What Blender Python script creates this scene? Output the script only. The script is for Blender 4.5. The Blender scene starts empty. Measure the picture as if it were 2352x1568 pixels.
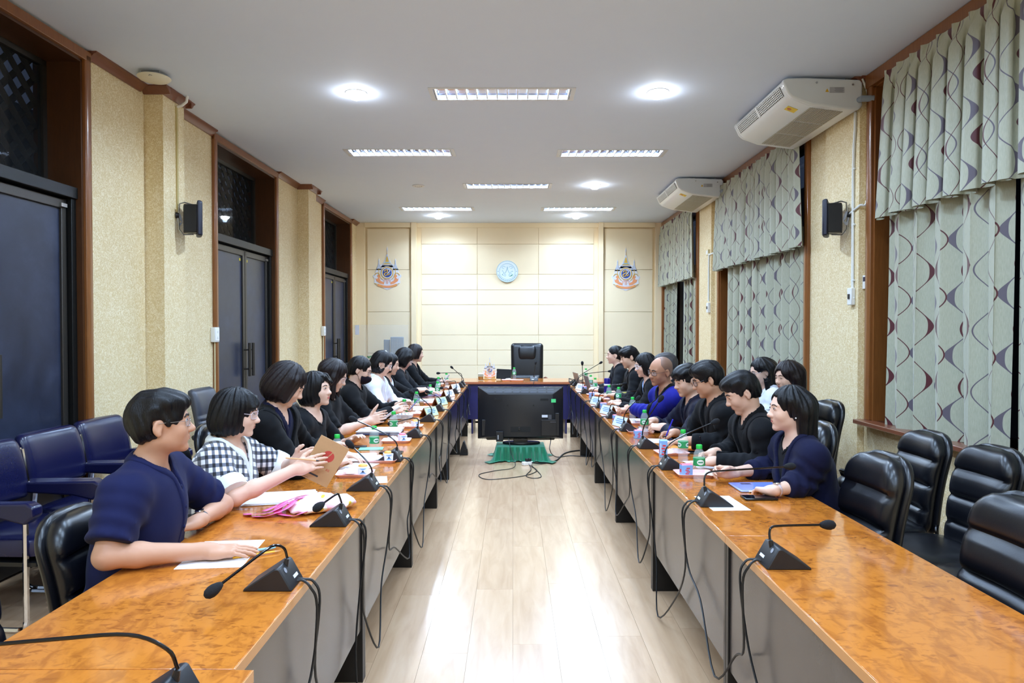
import bpy, bmesh, math, random
import numpy as np
from math import sin, cos, pi, atan2, sqrt, radians
from mathutils import Vector, Matrix, Euler

rnd = random.Random(7)
scene = bpy.context.scene
COL = scene.collection

# ------------------------------------------------------------------ camera
cam_d = bpy.data.cameras.new('camera')
cam = bpy.data.objects.new('camera', cam_d)
COL.objects.link(cam)
cam_d.sensor_width = 36.0
cam_d.lens = 24.0
cam_d.clip_start = 0.02
cam.location = (0, 0, 1.55)
cam.rotation_euler = (radians(90 - 0.986), 0, radians(0.073))
scene.camera = cam

# ------------------------------------------------------------------ world, lamps, exposure
vs = scene.view_settings
vs.view_transform = 'Standard'
vs.look = 'None'
vs.gamma = 1.0
vs.use_curve_mapping = False
vs.exposure = 1.06
scene.cycles.use_denoising = True
scene.cycles.max_bounces = 8
scene.cycles.diffuse_bounces = 4
scene.cycles.glossy_bounces = 4
scene.cycles.transmission_bounces = 6
scene.cycles.transparent_max_bounces = 12
scene.cycles.sample_clamp_indirect = 6.0
scene.cycles.caustics_reflective = False
scene.cycles.caustics_refractive = False

world = bpy.data.worlds.new('night')
scene.world = world
world.use_nodes = True
bg = world.node_tree.nodes['Background']
bg.inputs[0].default_value = (0.05, 0.07, 0.12, 1)
bg.inputs[1].default_value = 0.25

TUBE_W = 33.0          # watts of one recessed fluorescent fitting
BULB_E = 52.0         # emission strength of a downlight bulb
COOL = (0.51, 0.71, 1.0)
WARM = (1.0, 0.90, 0.74)


def area_lamp(name, loc, sx, sy, watts, color, spread=180):
    l = bpy.data.lights.new(name, 'AREA')
    l.shape = 'RECTANGLE'
    l.size = sx
    l.size_y = sy
    l.energy = watts
    l.color = color
    l.spread = radians(spread)
    o = bpy.data.objects.new(name, l)
    o.location = loc
    COL.objects.link(o)
    return o


# the fluorescent fittings of the room (those behind the camera are the same rows going on)
TROFFERS = [(-0.09, 5.83), (-1.27, 7.74), (1.115, 7.77), (-0.075, 9.53), (-1.25, 11.33), (1.08, 11.35),
            (-1.26, 3.95), (1.10, 3.95), (-0.09, 2.1), (-1.26, 0.3), (1.10, 0.3), (-0.09, -1.3)]
DOWNLIGHTS = [(-1.324, 5.80), (1.22, 5.78), (1.133, 9.483), (-1.306, 12.007), (1.107, 12.007),
              (-1.33, 2.1), (1.22, 2.1), (-1.33, -1.4), (1.22, -1.4)]
CEIL = 3.55
XR = 2.82               # right wall plane
YB = 12.85              # back wall plane
YF = -2.2               # wall behind the camera
LWR = 0.0163            # the left wall runs at a slight angle


def lw(y, d=0.0, z=0.0):
    """point d metres in front of the left wall, y metres down the room"""
    return Vector((-3.138 + LWR * y + d, y, z))


for i, (x, y) in enumerate(TROFFERS):
    for s in (-0.06, 0.06):
        area_lamp('fluorescent_tube_light', (x, y + s, CEIL + 0.045), 1.12, 0.02, TUBE_W / 2 * (0.68 if y < 4 else 1.0 if y < 7 else 1.3), COOL, 160)

SPOT_W = 75.0          # watts of a downlight bulb
for i, (x, y) in enumerate(DOWNLIGHTS):
    l = bpy.data.lights.new('downlight_glow', 'SPOT')
    l.energy = SPOT_W * (0.52 if y > 11 else 1.1 if y > 9 else 0.9 if y > 4 else 0.62)
    l.color = (0.57, 0.76, 1.0)
    l.spot_size = radians(168)
    l.spot_blend = 0.45
    l.shadow_soft_size = 0.04
    o = bpy.data.objects.new('downlight_glow', l)
    o.location = (x, y, CEIL - 0.066)
    COL.objects.link(o)

# ------------------------------------------------------------------ helpers
def lin(c):
    return tuple((v / 12.92 if v <= 0.04045 else ((v + 0.055) / 1.055) ** 2.4) for v in c)


def rgb(r, g, b):
    return lin((r / 255, g / 255, b / 255)) + (1,)


class NT:
    def __init__(self, name):
        self.m = bpy.data.materials.new(name)
        self.m.use_nodes = True
        self.t = self.m.node_tree
        self.b = self.t.nodes['Principled BSDF']

    def n(self, kind, **kw):
        nd = self.t.nodes.new(kind)
        for k, v in kw.items():
            if isinstance(k, str) and hasattr(nd, k):
                setattr(nd, k, v)
        return nd

    def l(self, a, b):
        self.t.links.new(a, b)

    def val(self, x):
        return x

    def math(self, op, a, b=None, c=None, clamp=False):
        nd = self.t.nodes.new('ShaderNodeMath')
        nd.operation = op
        nd.use_clamp = clamp
        for i, v in enumerate((a, b, c)):
            if v is None:
                continue
            if isinstance(v, (int, float)):
                nd.inputs[i].default_value = v
            else:
                self.l(v, nd.inputs[i])
        return nd.outputs[0]

    def mix(self, fac, a, b):
        nd = self.t.nodes.new('ShaderNodeMix')
        nd.data_type = 'RGBA'
        for s, v in ((nd.inputs[0], fac), (nd.inputs[6], a), (nd.inputs[7], b)):
            if isinstance(v, (int, float)):
                s.default_value = v
            elif isinstance(v, tuple):
                s.default_value = v
            else:
                self.l(v, s)
        return nd.outputs[2]

    def coord(self, which='Object', scale=(1, 1, 1), rot=(0, 0, 0)):
        tc = self.t.nodes.new('ShaderNodeTexCoord')
        mp = self.t.nodes.new('ShaderNodeMapping')
        mp.inputs['Scale'].default_value = scale
        mp.inputs['Rotation'].default_value = rot
        self.l(tc.outputs[which], mp.inputs[0])
        return mp.outputs[0]

    def noise(self, vec, scale, detail=2, rough=0.5, dist=0.0):
        nd = self.t.nodes.new('ShaderNodeTexNoise')
        nd.inputs['Scale'].default_value = scale
        nd.inputs['Detail'].default_value = detail
        nd.inputs['Roughness'].default_value = rough
        nd.inputs['Distortion'].default_value = dist
        if vec is not None:
            self.l(vec, nd.inputs['Vector'])
        return nd.outputs['Fac']

    def ramp(self, fac, stops):
        nd = self.t.nodes.new('ShaderNodeValToRGB')
        cr = nd.color_ramp
        while len(cr.elements) < len(stops):
            cr.elements.new(0.5)
        for e, (p, c) in zip(cr.elements, stops):
            e.position = p
            e.color = c if len(c) == 4 else tuple(c) + (1,)
        self.l(fac, nd.inputs[0])
        return nd.outputs[0]

    def bump(self, h, strength=0.2, dist=0.01):
        nd = self.t.nodes.new('ShaderNodeBump')
        nd.inputs['Strength'].default_value = strength
        nd.inputs['Distance'].default_value = dist
        self.l(h, nd.inputs['Height'])
        self.l(nd.outputs[0], self.b.inputs['Normal'])

    def set(self, **kw):
        for k, v in kw.items():
            nm = {'color': 'Base Color', 'rough': 'Roughness', 'metal': 'Metallic', 'coat': 'Coat Weight', 'coat_rough': 'Coat Roughness',
                  'spec': 'Specular IOR Level', 'trans': 'Transmission Weight', 'ior': 'IOR', 'alpha': 'Alpha',
                  'emit': 'Emission Color', 'emit_s': 'Emission Strength', 'sheen': 'Sheen Weight', 'sss': 'Subsurface Weight', 'aniso': 'Anisotropic'}[k]
            s = self.b.inputs[nm]
            if hasattr(v, 'is_linked') or hasattr(v, 'links'):
                self.l(v, s)
            else:
                s.default_value = v
        return self


MATS = {}


def mat(name, color, rough=0.5, var=0.06, scale=30.0, bump=0.0, **kw):
    """plain procedural material: base colour with a little noise in it"""
    if name in MATS:
        return MATS[name]
    t = NT(name)
    v = t.coord('Object')
    n = t.noise(v, scale, 3)
    dark = tuple(c * (1 - var) for c in color[:3]) + (1,)
    lite = tuple(min(1, c * (1 + var)) for c in color[:3]) + (1,)
    t.set(color=t.mix(n, dark, lite), rough=rough, **kw)
    if bump:
        t.bump(n, bump, 0.004)
    MATS[name] = t.m
    return t.m


def new_mesh(name, verts, faces, smooth=True):
    me = bpy.data.meshes.new(name)
    me.from_pydata([tuple(v) for v in verts], [], faces)
    me.update()
    if smooth:
        me.shade_smooth()
    return me


def link(o, parent=None):
    COL.objects.link(o)
    if parent is not None:
        o.parent = parent
    return o


def tag(o, label=None, cat=None, group=None, kind=None):
    if label:
        o['label'] = label
    if cat:
        o['category'] = cat
    if group:
        o['group'] = group
    if kind:
        o['kind'] = kind
    return o


def empty(name, loc=(0, 0, 0), rz=0.0, label=None, cat=None, group=None, kind=None):
    o = bpy.data.objects.new(name, None)
    o.empty_display_size = 0.05
    o.location = loc
    o.rotation_euler = (0, 0, rz)
    COL.objects.link(o)
    return tag(o, label, cat, group, kind)


class MB:
    """collects boxes, tubes, lathes and prisms into one mesh"""

    def __init__(self):
        self.v = []
        self.f = []
        self.mi = []
        self.uv = {}

    def add(self, vs, fs, M=None, mi=0):
        b = len(self.v)
        for p in vs:
            p = Vector(p)
            self.v.append(M @ p if M is not None else p)
        for f in fs:
            self.f.append([b + i for i in f])
            self.mi.append(mi)
        return self

    def box(self, c, s, M=None, mi=0, rot=None):
        hx, hy, hz = s[0] / 2, s[1] / 2, s[2] / 2
        vs = [Vector((x, y, z)) for x in (-hx, hx) for y in (-hy, hy) for z in (-hz, hz)]
        if rot is not None:
            R = Euler(rot).to_matrix()
            vs = [R @ p for p in vs]
        vs = [p + Vector(c) for p in vs]
        fs = [(0, 1, 3, 2), (4, 6, 7, 5), (0, 4, 5, 1), (2, 3, 7, 6), (0, 2, 6, 4), (1, 5, 7, 3)]
        return self.add(vs, fs, M, mi)

    def box2(self, a, b, M=None, mi=0):
        return self.box([(a[i] + b[i]) / 2 for i in range(3)], [abs(b[i] - a[i]) for i in range(3)], M, mi)

    def prism(self, poly, h0, h1, axis='z', M=None, mi=0):
        """extrude a 2D outline; axis z: (x,y), axis y: (x,z), axis x: (y,z)"""
        n = len(poly)
        def p3(p, h):
            return {'z': (p[0], p[1], h), 'y': (p[0], h, p[1]), 'x': (h, p[0], p[1])}[axis]
        vs = [p3(p, h0) for p in poly] + [p3(p, h1) for p in poly]
        fs = [tuple(range(n)), tuple(range(2 * n - 1, n - 1, -1))]
        for i in range(n):
            j = (i + 1) % n
            fs.append((i, i + n, j + n, j))
        return self.add(vs, fs, M, mi)

    def tube(self, pts, r, seg=8, M=None, mi=0, caps=True, closed=False):
        pts = [Vector(p) for p in pts]
        n = len(pts)
        rs = r if isinstance(r, (list, tuple)) else [r] * n
        up = None
        rings = []
        for i, p in enumerate(pts):
            a = pts[(i - 1) % n] if (i > 0 or closed) else p
            b = pts[(i + 1) % n] if (i < n - 1 or closed) else p
            d = (b - a)
            d = d.normalized() if d.length > 1e-9 else Vector((0, 0, 1))
            if up is None:
                up = Vector((0, 0, 1)) if abs(d.z) < 0.9 else Vector((1, 0, 0))
            s = d.cross(up)
            if s.length < 1e-6:
                s = d.orthogonal()
            s.normalize()
            up = s.cross(d).normalized()
            rings.append([p + (s * cos(2 * pi * k / seg) + up * sin(2 * pi * k / seg)) * rs[i] for k in range(seg)])
        vs = [q for rg in rings for q in rg]
        fs = []
        for i in range(n if closed else n - 1):
            j = (i + 1) % n
            for k in range(seg):
                k2 = (k + 1) % seg
                fs.append((i * seg + k, i * seg + k2, j * seg + k2, j * seg + k))
        if caps and not closed:
            fs.append(tuple(range(seg - 1, -1, -1)))
            fs.append(tuple((n - 1) * seg + k for k in range(seg)))
        return self.add(vs, fs, M, mi)

    def lathe(self, prof, seg=20, c=(0, 0, 0), M=None, mi=0, axis='z', sy=1.0):
        """prof: (r, h) pairs; closed at r == 0 ends, otherwise capped"""
        vs = []
        for r, h in prof:
            for k in range(seg):
                a = 2 * pi * k / seg
                x, y = r * cos(a), r * sin(a) * sy
                p = {'z': (x, y, h), 'x': (h, x, y), 'y': (x, h, y)}[axis]
                vs.append((p[0] + c[0], p[1] + c[1], p[2] + c[2]))
        fs = []
        for i in range(len(prof) - 1):
            for k in range(seg):
                k2 = (k + 1) % seg
                q = (i * seg + k, i * seg + k2, (i + 1) * seg + k2, (i + 1) * seg + k)
                fs.append(q if axis != 'y' else q[::-1])
        if prof[0][0] > 1e-6:
            fs.append(tuple(range(seg - 1, -1, -1)))
        if prof[-1][0] > 1e-6:
            fs.append(tuple((len(prof) - 1) * seg + k for k in range(seg)))
        return self.add(vs, fs, M, mi)

    def sphere(self, c, r, seg=14, rings=8, M=None, mi=0):
        rr = r if isinstance(r, (tuple, list)) else (r, r, r)
        vs = [(c[0], c[1], c[2] - rr[2])]
        for i in range(1, rings):
            t = -pi / 2 + pi * i / rings
            for k in range(seg):
                a = 2 * pi * k / seg
                vs.append((c[0] + rr[0] * cos(t) * cos(a), c[1] + rr[1] * cos(t) * sin(a), c[2] + rr[2] * sin(t)))
        vs.append((c[0], c[1], c[2] + rr[2]))
        fs = []
        for k in range(seg):
            fs.append((0, 1 + (k + 1) % seg, 1 + k))
        for i in range(rings - 2):
            for k in range(seg):
                a = 1 + i * seg + k
                b = 1 + i * seg + (k + 1) % seg
                fs.append((a, b, b + seg, a + seg))
        top = len(vs) - 1
        o = 1 + (rings - 2) * seg
        for k in range(seg):
            fs.append((o + k, o + (k + 1) % seg, top))
        return self.add(vs, fs, M, mi)

    def mesh(self, name, smooth_angle=35):
        me = bpy.data.meshes.new(name)
        me.from_pydata([tuple(p) for p in self.v], [], self.f)
        if any(self.mi):
            me.polygons.foreach_set('material_index', self.mi)
        me.update()
        bm = bmesh.new()
        bm.from_mesh(me)
        bmesh.ops.remove_doubles(bm, verts=bm.verts, dist=1e-6)
        bmesh.ops.recalc_face_normals(bm, faces=bm.faces)
        bm.to_mesh(me)
        bm.free()
        if smooth_angle is None:
            me.shade_flat()
        else:
            me.shade_smooth()
            me.set_sharp_from_angle(angle=radians(smooth_angle))
        return me

    def build(self, name, m, parent=None, bevel=0.0, seg=2, smooth=35, loc=None, rz=None):
        me = self.mesh(name, smooth)
        for x in (m if isinstance(m, (list, tuple)) else [m]):
            me.materials.append(x)
        o = bpy.data.objects.new(name, me)
        link(o, parent)
        if loc is not None:
            o.location = loc
        if rz is not None:
            o.rotation_euler = (0, 0, rz)
        if bevel:
            b = o.modifiers.new('bevel', 'BEVEL')
            b.width = bevel
            b.segments = seg
            b.limit_method = 'ANGLE'
            b.angle_limit = radians(40)
        return o


def children_of(o):
    return [c for c in bpy.data.objects if c.parent == o]


KIDS = {}


def copy_tree(o, parent=None, kids=None):
    """a thing, its parts and sub-parts, sharing mesh data"""
    if kids is None:
        kids = {}
        for c in bpy.data.objects:
            if c.parent is not None:
                kids.setdefault(c.parent.name, []).append(c)
    c = o.copy()
    COL.objects.link(c)
    if parent is not None:
        c.parent = parent
    for ch in kids.get(o.name, []):
        copy_tree(ch, c, kids)
    return c


def bez(p0, p1, p2, p3, n=10):
    p0, p1, p2, p3 = map(Vector, (p0, p1, p2, p3))
    out = []
    for i in range(n + 1):
        t = i / n
        out.append(p0 * (1 - t) ** 3 + p1 * 3 * t * (1 - t) ** 2 + p2 * 3 * t * t * (1 - t) + p3 * t ** 3)
    return out


def catmull(pts, n=6):
    pts = [Vector(p) for p in pts]
    P = [pts[0] * 2 - pts[1]] + pts + [pts[-1] * 2 - pts[-2]]
    out = []
    for i in range(1, len(P) - 2):
        a, b, c, d = P[i - 1], P[i], P[i + 1], P[i + 2]
        for k in range(n):
            t = k / n
            out.append(0.5 * ((2 * b) + (c - a) * t + (2 * a - 5 * b + 4 * c - d) * t * t + (3 * b - a - 3 * c + d) * t ** 3))
    out.append(pts[-1])
    return out
# ------------------------------------------------------------------ materials of the room
def m_wallpaper():
    t = NT('wallpaper')
    v = t.coord('Object')
    a = t.noise(v, 25, 1.2, 0.5, 1.8)
    b = t.noise(v, 31, 1.0, 0.5, 1.2)
    ra = t.math('ABSOLUTE', t.math('SUBTRACT', a, 0.5))
    rb = t.math('ABSOLUTE', t.math('SUBTRACT', b, 0.52))
    sa = t.ramp(ra, [(0.0, (1, 1, 1, 1)), (0.022, (1, 1, 1, 1)), (0.042, (0, 0, 0, 1))])
    sb = t.ramp(rb, [(0.0, (1, 1, 1, 1)), (0.016, (1, 1, 1, 1)), (0.034, (0, 0, 0, 1))])
    s = t.math('MAXIMUM', sa, t.math('MULTIPLY', sb, 0.8))
    base = t.mix(t.noise(v, 3, 2), rgb(220, 196, 146), rgb(226, 204, 156))
    t.set(color=t.mix(s, base, rgb(244, 229, 196)), rough=t.math('SUBTRACT', 0.62, t.math('MULTIPLY', s, 0.2)))
    t.bump(s, 0.25, 0.002)
    return t.m


def m_wood(name, c1, c2, scale=(3, 3, 26), rough=0.32, coat=0.3, along='z'):
    t = NT(name)
    sc = {'z': (26, 26, 2.2), 'y': (26, 2.2, 26), 'x': (2.2, 26, 26)}[along]
    v = t.coord('Object', sc)
    n = t.noise(v, 1.6, 4, 0.6, 1.2)
    t.set(color=t.mix(n, c1, c2), rough=rough, coat=coat, coat_rough=0.15)
    t.bump(n, 0.08, 0.002)
    return t.m


def m_floor():
    t = NT('laminate')
    v = t.coord('Object', (9, 1.1, 9))
    oi = t.t.nodes.new('ShaderNodeObjectInfo')
    va = t.t.nodes.new('ShaderNodeVectorMath')
    va.operation = 'ADD'
    t.l(v, va.inputs[0])
    cmb = t.t.nodes.new('ShaderNodeCombineXYZ')
    t.l(t.math('MULTIPLY', oi.outputs['Random'], 37.0), cmb.inputs[0])
    t.l(t.math('MULTIPLY', oi.outputs['Random'], 11.0), cmb.inputs[1])
    t.l(cmb.outputs[0], va.inputs[1])
    n = t.noise(va.outputs[0], 2.2, 5, 0.55, 0.6)
    k = t.math('ADD', t.math('MULTIPLY', n, 0.8), t.math('MULTIPLY', oi.outputs['Random'], 0.25))
    c = t.ramp(k, [(0.25, rgb(184, 148, 114)), (0.55, rgb(200, 165, 130)), (0.85, rgb(210, 177, 143))])
    t.set(color=c, rough=t.math('ADD', 0.16, t.math('MULTIPLY', n, 0.10)), coat=0.4, coat_rough=0.2)
    t.bump(n, 0.03, 0.001)
    return t.m


def m_glass(name='clear_glass', color=(1, 1, 1, 1), rough=0.0, ior=1.45):
    t = NT(name)
    t.set(color=color, rough=rough, trans=1.0, ior=ior)
    return t.m


def m_frosted():
    t = NT('frosted_film')
    v = t.coord('Object')
    n1 = t.noise(v, 2.2, 4, 0.6, 0.4)
    n2 = t.noise(v, 9, 3, 0.6)
    k = t.math('ADD', t.math('MULTIPLY', n1, 0.8), t.math('MULTIPLY', n2, 0.25))
    t.set(color=t.ramp(k, [(0.3, rgb(28, 33, 50)), (0.55, rgb(42, 49, 70)), (0.8, rgb(62, 70, 94))]), rough=t.math('ADD', 0.22, t.math('MULTIPLY', n1, 0.25)))
    return t.m


def m_emit(name, color, strength):
    t = NT(name)
    t.set(color=(0.9, 0.9, 0.9, 1), emit=color, emit_s=strength)
    return t.m


M_WALLP = m_wallpaper()
M_TRIM = m_wood('stained_wood', rgb(112, 64, 28), rgb(150, 94, 46))
M_TRIMY = m_wood('stained_wood_long', rgb(104, 58, 40), rgb(130, 76, 52), along='y')
M_JAMB = m_wood('dark_jamb_wood', rgb(62, 36, 18), rgb(86, 52, 28), coat=0.2)
M_FLOOR = m_floor()
M_CEIL = mat('ceiling_paint', rgb(222, 234, 255), 0.8, 0.015, 6)
M_CREAM = mat('cream_panel', rgb(247, 230, 196), 0.55, 0.02, 5)
M_CREAM2 = mat('cream_pillar', rgb(246, 227, 190), 0.6, 0.02, 5)
M_FROST = m_frosted()
def m_thin(name, color, alpha, rough=0.03):
    t = NT(name)
    t.set(color=color, rough=rough, alpha=alpha, spec=0.6)
    return t.m


M_GLASS = m_thin('clear_glass', (0.03, 0.035, 0.04, 1), 0.16)
M_ALU = mat('bronze_aluminium', rgb(74, 70, 66), 0.38, 0.05, 60, metal=0.7)
M_ALUD = mat('dark_aluminium', rgb(34, 34, 34), 0.4, 0.05, 60, metal=0.6)
M_STEEL = mat('brushed_steel', rgb(190, 190, 192), 0.28, 0.04, 80, metal=1.0)
M_CHROME = mat('chrome', rgb(222, 222, 226), 0.08, 0.02, 20, metal=1.0)
M_WPLAST = mat('white_plastic', rgb(232, 232, 230), 0.38, 0.02, 40)
M_BPLAST = mat('black_plastic', rgb(22, 22, 25), 0.42, 0.15, 90)
M_BGLOSS = mat('black_gloss', rgb(12, 12, 15), 0.16, 0.1, 60)
M_PAPER = mat('paper', rgb(246, 246, 250), 0.7, 0.012, 60)
M_PAPER2 = mat('paper_grey', rgb(226, 228, 238), 0.7, 0.02, 60)
M_INK = mat('ink', rgb(40, 40, 48), 0.6, 0.05, 60)
M_NIGHT = mat('night_wall', rgb(78, 80, 86), 0.9, 0.2, 3)

# ------------------------------------------------------------------ floor of laminate planks
fl = MB().box2((-3.6, YF - 0.2, -0.12), (3.3, YB + 0.3, -0.009)).build('floor', M_FLOOR)
tag(fl, kind='structure')
PW, PL = 0.217, 1.52
pm = MB().box((0, 0, -0.0047), (PW - 0.0012, PL - 0.0012, 0.0094)).mesh('plank')
pm.materials.append(M_FLOOR)
for i in range(-15, 14):
    off = (i * 0.53) % 1.0 * PL
    for j in range(0, 10):
        x = (i + 0.5) * PW
        y = 0.3 + off + (j - 0.5) * PL
        if y - PL / 2 > YB or x < -3.25 or x > 2.85:
            continue
        p = bpy.data.objects.new('plank', pm)
        p.location = (x, min(y, YB - PL / 2), 0)
        link(p, fl)

# ------------------------------------------------------------------ ceiling with openings for the fittings
TL, TWD = 1.20, 0.285
xs = sorted({-3.6, 3.3} | {round(x + s * TL / 2, 4) for x, y in TROFFERS for s in (-1, 1)})
ys = sorted({YF - 0.2, YB + 0.3} | {round(y + s * TWD / 2, 4) for x, y in TROFFERS for s in (-1, 1)})
mb = MB()
for i in range(len(xs) - 1):
    for j in range(len(ys) - 1):
        cx, cy = (xs[i] + xs[i + 1]) / 2, (ys[j] + ys[j + 1]) / 2
        if any(abs(cx - x) < TL / 2 and abs(cy - y) < TWD / 2 for x, y in TROFFERS):
            continue
        mb.add([(xs[i], ys[j], CEIL), (xs[i + 1], ys[j], CEIL), (xs[i + 1], ys[j + 1], CEIL), (xs[i], ys[j + 1], CEIL)], [(0, 3, 2, 1)])
mb.box2((-3.6, YF - 0.2, CEIL + 0.25), (3.3, YB + 0.3, CEIL + 0.35))  # unseen slab above the openings, added to block light
tag(mb.build('ceiling', M_CEIL), kind='structure')

# ------------------------------------------------------------------ walls
DOORS = [(3.22, 4.86), (6.95, 8.60), (10.68, 12.30)]
LWLOC, LWROT = (-3.138, 0, 0), -LWR
mb = MB()
edges = [YF] + [v for d in DOORS for v in d] + [YB + 0.2]
for a, b in zip(edges[0::2], edges[1::2]):
    mb.box2((-0.34, a, 0), (0, b, CEIL))
for a, b in DOORS:
    mb.box2((-0.34, a, 3.46), (0, b, CEIL))
wl = mb.build('wall_left', M_WALLP, loc=LWLOC, rz=LWROT)
tag(wl, kind='structure')
for a, b in ((5.67, 6.02), (9.48, 9.83)):
    MB().box2((-0.01, a, 0), (0.155, b, CEIL)).build('pilaster', M_WALLP, wl)
# crown moulding
CR = [(0, 0), (0.07, 0), (0.07, -0.012), (0.05, -0.02), (0.024, -0.048), (0.014, -0.06), (0, -0.06)]


def crown_run(mb, a, b, d):
    mb.prism([(d + x, CEIL + z) for x, z in CR], a, b, 'y')


mb = MB()
for a, b in ((YF, 3.15), (4.93, 5.60), (6.09, 6.88), (8.67, 9.41), (9.90, 10.61), (12.37, YB - 0.02)):
    crown_run(mb, a, b, 0)
for a, b in ((5.67, 6.02), (9.48, 9.83)):
    crown_run(mb, a, b, 0.155)
    for y, s in ((a, -1), (b, 1)):
        mb.prism([(y + s * x, CEIL + z) for x, z in CR], 0.0, 0.222, 'x')
tag(mb.build('trim_1', M_TRIMY, loc=LWLOC, rz=LWROT), kind='structure')

M_YEL = mat('yellow_sticker', rgb(214, 196, 60), 0.6)


def door(idx, a, b, seam):
    """a glazed double door: casing, jamb lining, transom light and two aluminium leaves"""
    D = empty('door_%d' % idx, LWLOC, LWROT, kind='structure')
    w = 0.07
    m = MB()
    for y0, y1 in ((a - w, a), (b, b + w)):
        m.prism([(0.0, y0), (0.028, y0), (0.036, y0 + 0.012), (0.036, y1 - 0.012), (0.028, y1), (0, y1)], 0, 3.50)
    m.box2((0, a - w, 3.46), (0.036, b + w, 3.53))
    m.build('casing', M_TRIM, D, 0.004)
    m = MB()
    m.box2((-0.33, a, 0), (0.01, a + 0.02, 3.46)).box2((-0.33, b - 0.02, 0), (0.01, b, 3.46)).box2((-0.33, a, 3.44), (0.01, b, 3.46))
    m.build('jamb', M_JAMB, D)
    a2, b2 = a + 0.02, b - 0.02
    # transom light
    m = MB()
    for y0, y1, z0, z1 in ((a2, a2 + 0.04, 2.55, 3.44), (b2 - 0.04, b2, 2.55, 3.44), (a2, b2, 3.40, 3.44), (a2, b2, 2.55, 2.58)):
        m.box2((-0.27, y0, z0), (-0.23, y1, z1))
    m.build('transom_frame', M_ALU, D, 0.003)
    MB().box2((-0.253, a2 + 0.04, 2.58), (-0.247, b2 - 0.04, 3.40)).build('pane', M_GLASS, D)
    # lattice beyond the glass
    m = MB()
    for k in range(-8, 18):
        for s in (-1, 1):
            y0 = a + k * 0.16
            y1 = y0 + s * 1.0
            pts = []
            # clip the strip to the opening
            P0, P1 = Vector((-0.31 - 0.008 * s, y0, 2.5)), Vector((-0.31 - 0.008 * s, y1, 3.5))
            t0, t1 = 0.0, 1.0
            lo, hi = a + 0.03, b - 0.03
            dy = P1.y - P0.y
            ta, tb = (lo - P0.y) / dy, (hi - P0.y) / dy
            t0, t1 = max(t0, min(ta, tb)), min(t1, max(ta, tb))
            if t1 - t0 > 0.05:
                m.tube([P0.lerp(P1, t0), P0.lerp(P1, t1)], 0.024, 4)
    m.build('lattice', mat('lattice_black', rgb(14, 14, 16), 0.8), D, smooth=None)
    # transom bar and outer aluminium frame
    m = MB()
    m.box2((-0.14, a2, 2.47), (-0.015, b2, 2.55))
    m.box2((-0.14, a2, 0), (-0.03, a2 + 0.05, 2.47)).box2((-0.14, b2 - 0.05, 0), (-0.03, b2, 2.47))
    m.build('door_frame', M_ALUD, D, 0.003)
    for y0, y1, s in ((a2 + 0.06, seam - 0.006, 1), (seam + 0.006, b2 - 0.06, -1)):
        leaf = empty('door_leaf', (0, 0, 0))
        leaf.parent = D
        m = MB()
        m.box2((-0.105, y0, 0.02), (-0.06, y0 + 0.05, 2.455)).box2((-0.105, y1 - 0.05, 0.02), (-0.06, y1, 2.455))
        m.box2((-0.105, y0, 2.39), (-0.06, y1, 2.455)).box2((-0.105, y0, 0.02), (-0.06, y1, 0.14))
        m.build('leaf_frame', M_ALU, leaf, 0.004)
        MB().box2((-0.09, y0 + 0.048, 0.135), (-0.078, y1 - 0.048, 2.395)).build('pane', M_FROST, leaf)
        hy = (y1 - 0.03) if s == 1 else (y0 + 0.06)
        m = MB()
        m.tube([(0.005, hy, 1.02), (0.005, hy, 1.40)], 0.017, 10)
        for z in (1.10, 1.32):
            m.tube([(-0.07, hy, z), (0.005, hy, z)], 0.008, 8)
        m.build('handle', M_ALU, leaf)
        m = MB().box2((-0.059, (y0 + 0.01 if s == 1 else y1 - 0.07), 2.40), (-0.045, (y0 + 0.07 if s == 1 else y1 - 0.01), 2.425))
        m.build('pivot_plate', M_STEEL, leaf)
        MB().box2((-0.0785, (y1 - 0.11 if s == 1 else y0 + 0.07), 2.33), (-0.0765, (y1 - 0.07 if s == 1 else y0 + 0.11), 2.36)).build('sticker', M_YEL, leaf)
    return D


door(1, *DOORS[0], 4.00)
door(2, *DOORS[1], 7.83)
door(3, *DOORS[2], 11.53)
# the dark passage outside
tag(MB().box2((-4.8, YF, -0.1), (-4.7, YB + 0.2, 3.7)).build('wall_passage', M_NIGHT), kind='structure')

# ------------------------------------------------------------------ right wall with three windows
WINS = [(2.65, 5.34), (6.56, 9.27), (10.43, 12.75)]
SILL = 0.84
mb = MB()
mb.box2((XR, YF, 0), (XR + 0.3, YB + 0.2, SILL))
edges = [YF] + [v for d in WINS for v in d] + [YB + 0.2]
for a, b in zip(edges[0::2], edges[1::2]):
    mb.box2((XR, a, SILL), (XR + 0.3, b, CEIL))
for a, b in WINS:
    mb.box2((XR, a, 3.46), (XR + 0.3, b, CEIL))
wr = mb.build('wall_right', M_WALLP)
tag(wr, kind='structure')
for a, b in ((5.48, 6.07), (9.55, 10.15)):
    MB().box2((XR - 0.052, a, 0), (XR + 0.01, b, CEIL)).build('pilaster', M_WALLP, wr)
mb = MB()


def crown_run_r(mb, a, b, d=0.0):
    mb.prism([(XR - d - x, CEIL + z) for x, z in CR], a, b, 'y')


for a, b in ((YF, 2.58), (5.41, 6.49), (9.34, 10.36), (12.8, YB - 0.02)):
    crown_run_r(mb, a, b)
for a, b in ((5.48, 6.07), (9.55, 10.15)):
    crown_run_r(mb, a - 0.05, b + 0.05, 0.052)
tag(mb.build('trim_2', M_TRIMY), kind='structure')


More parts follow.
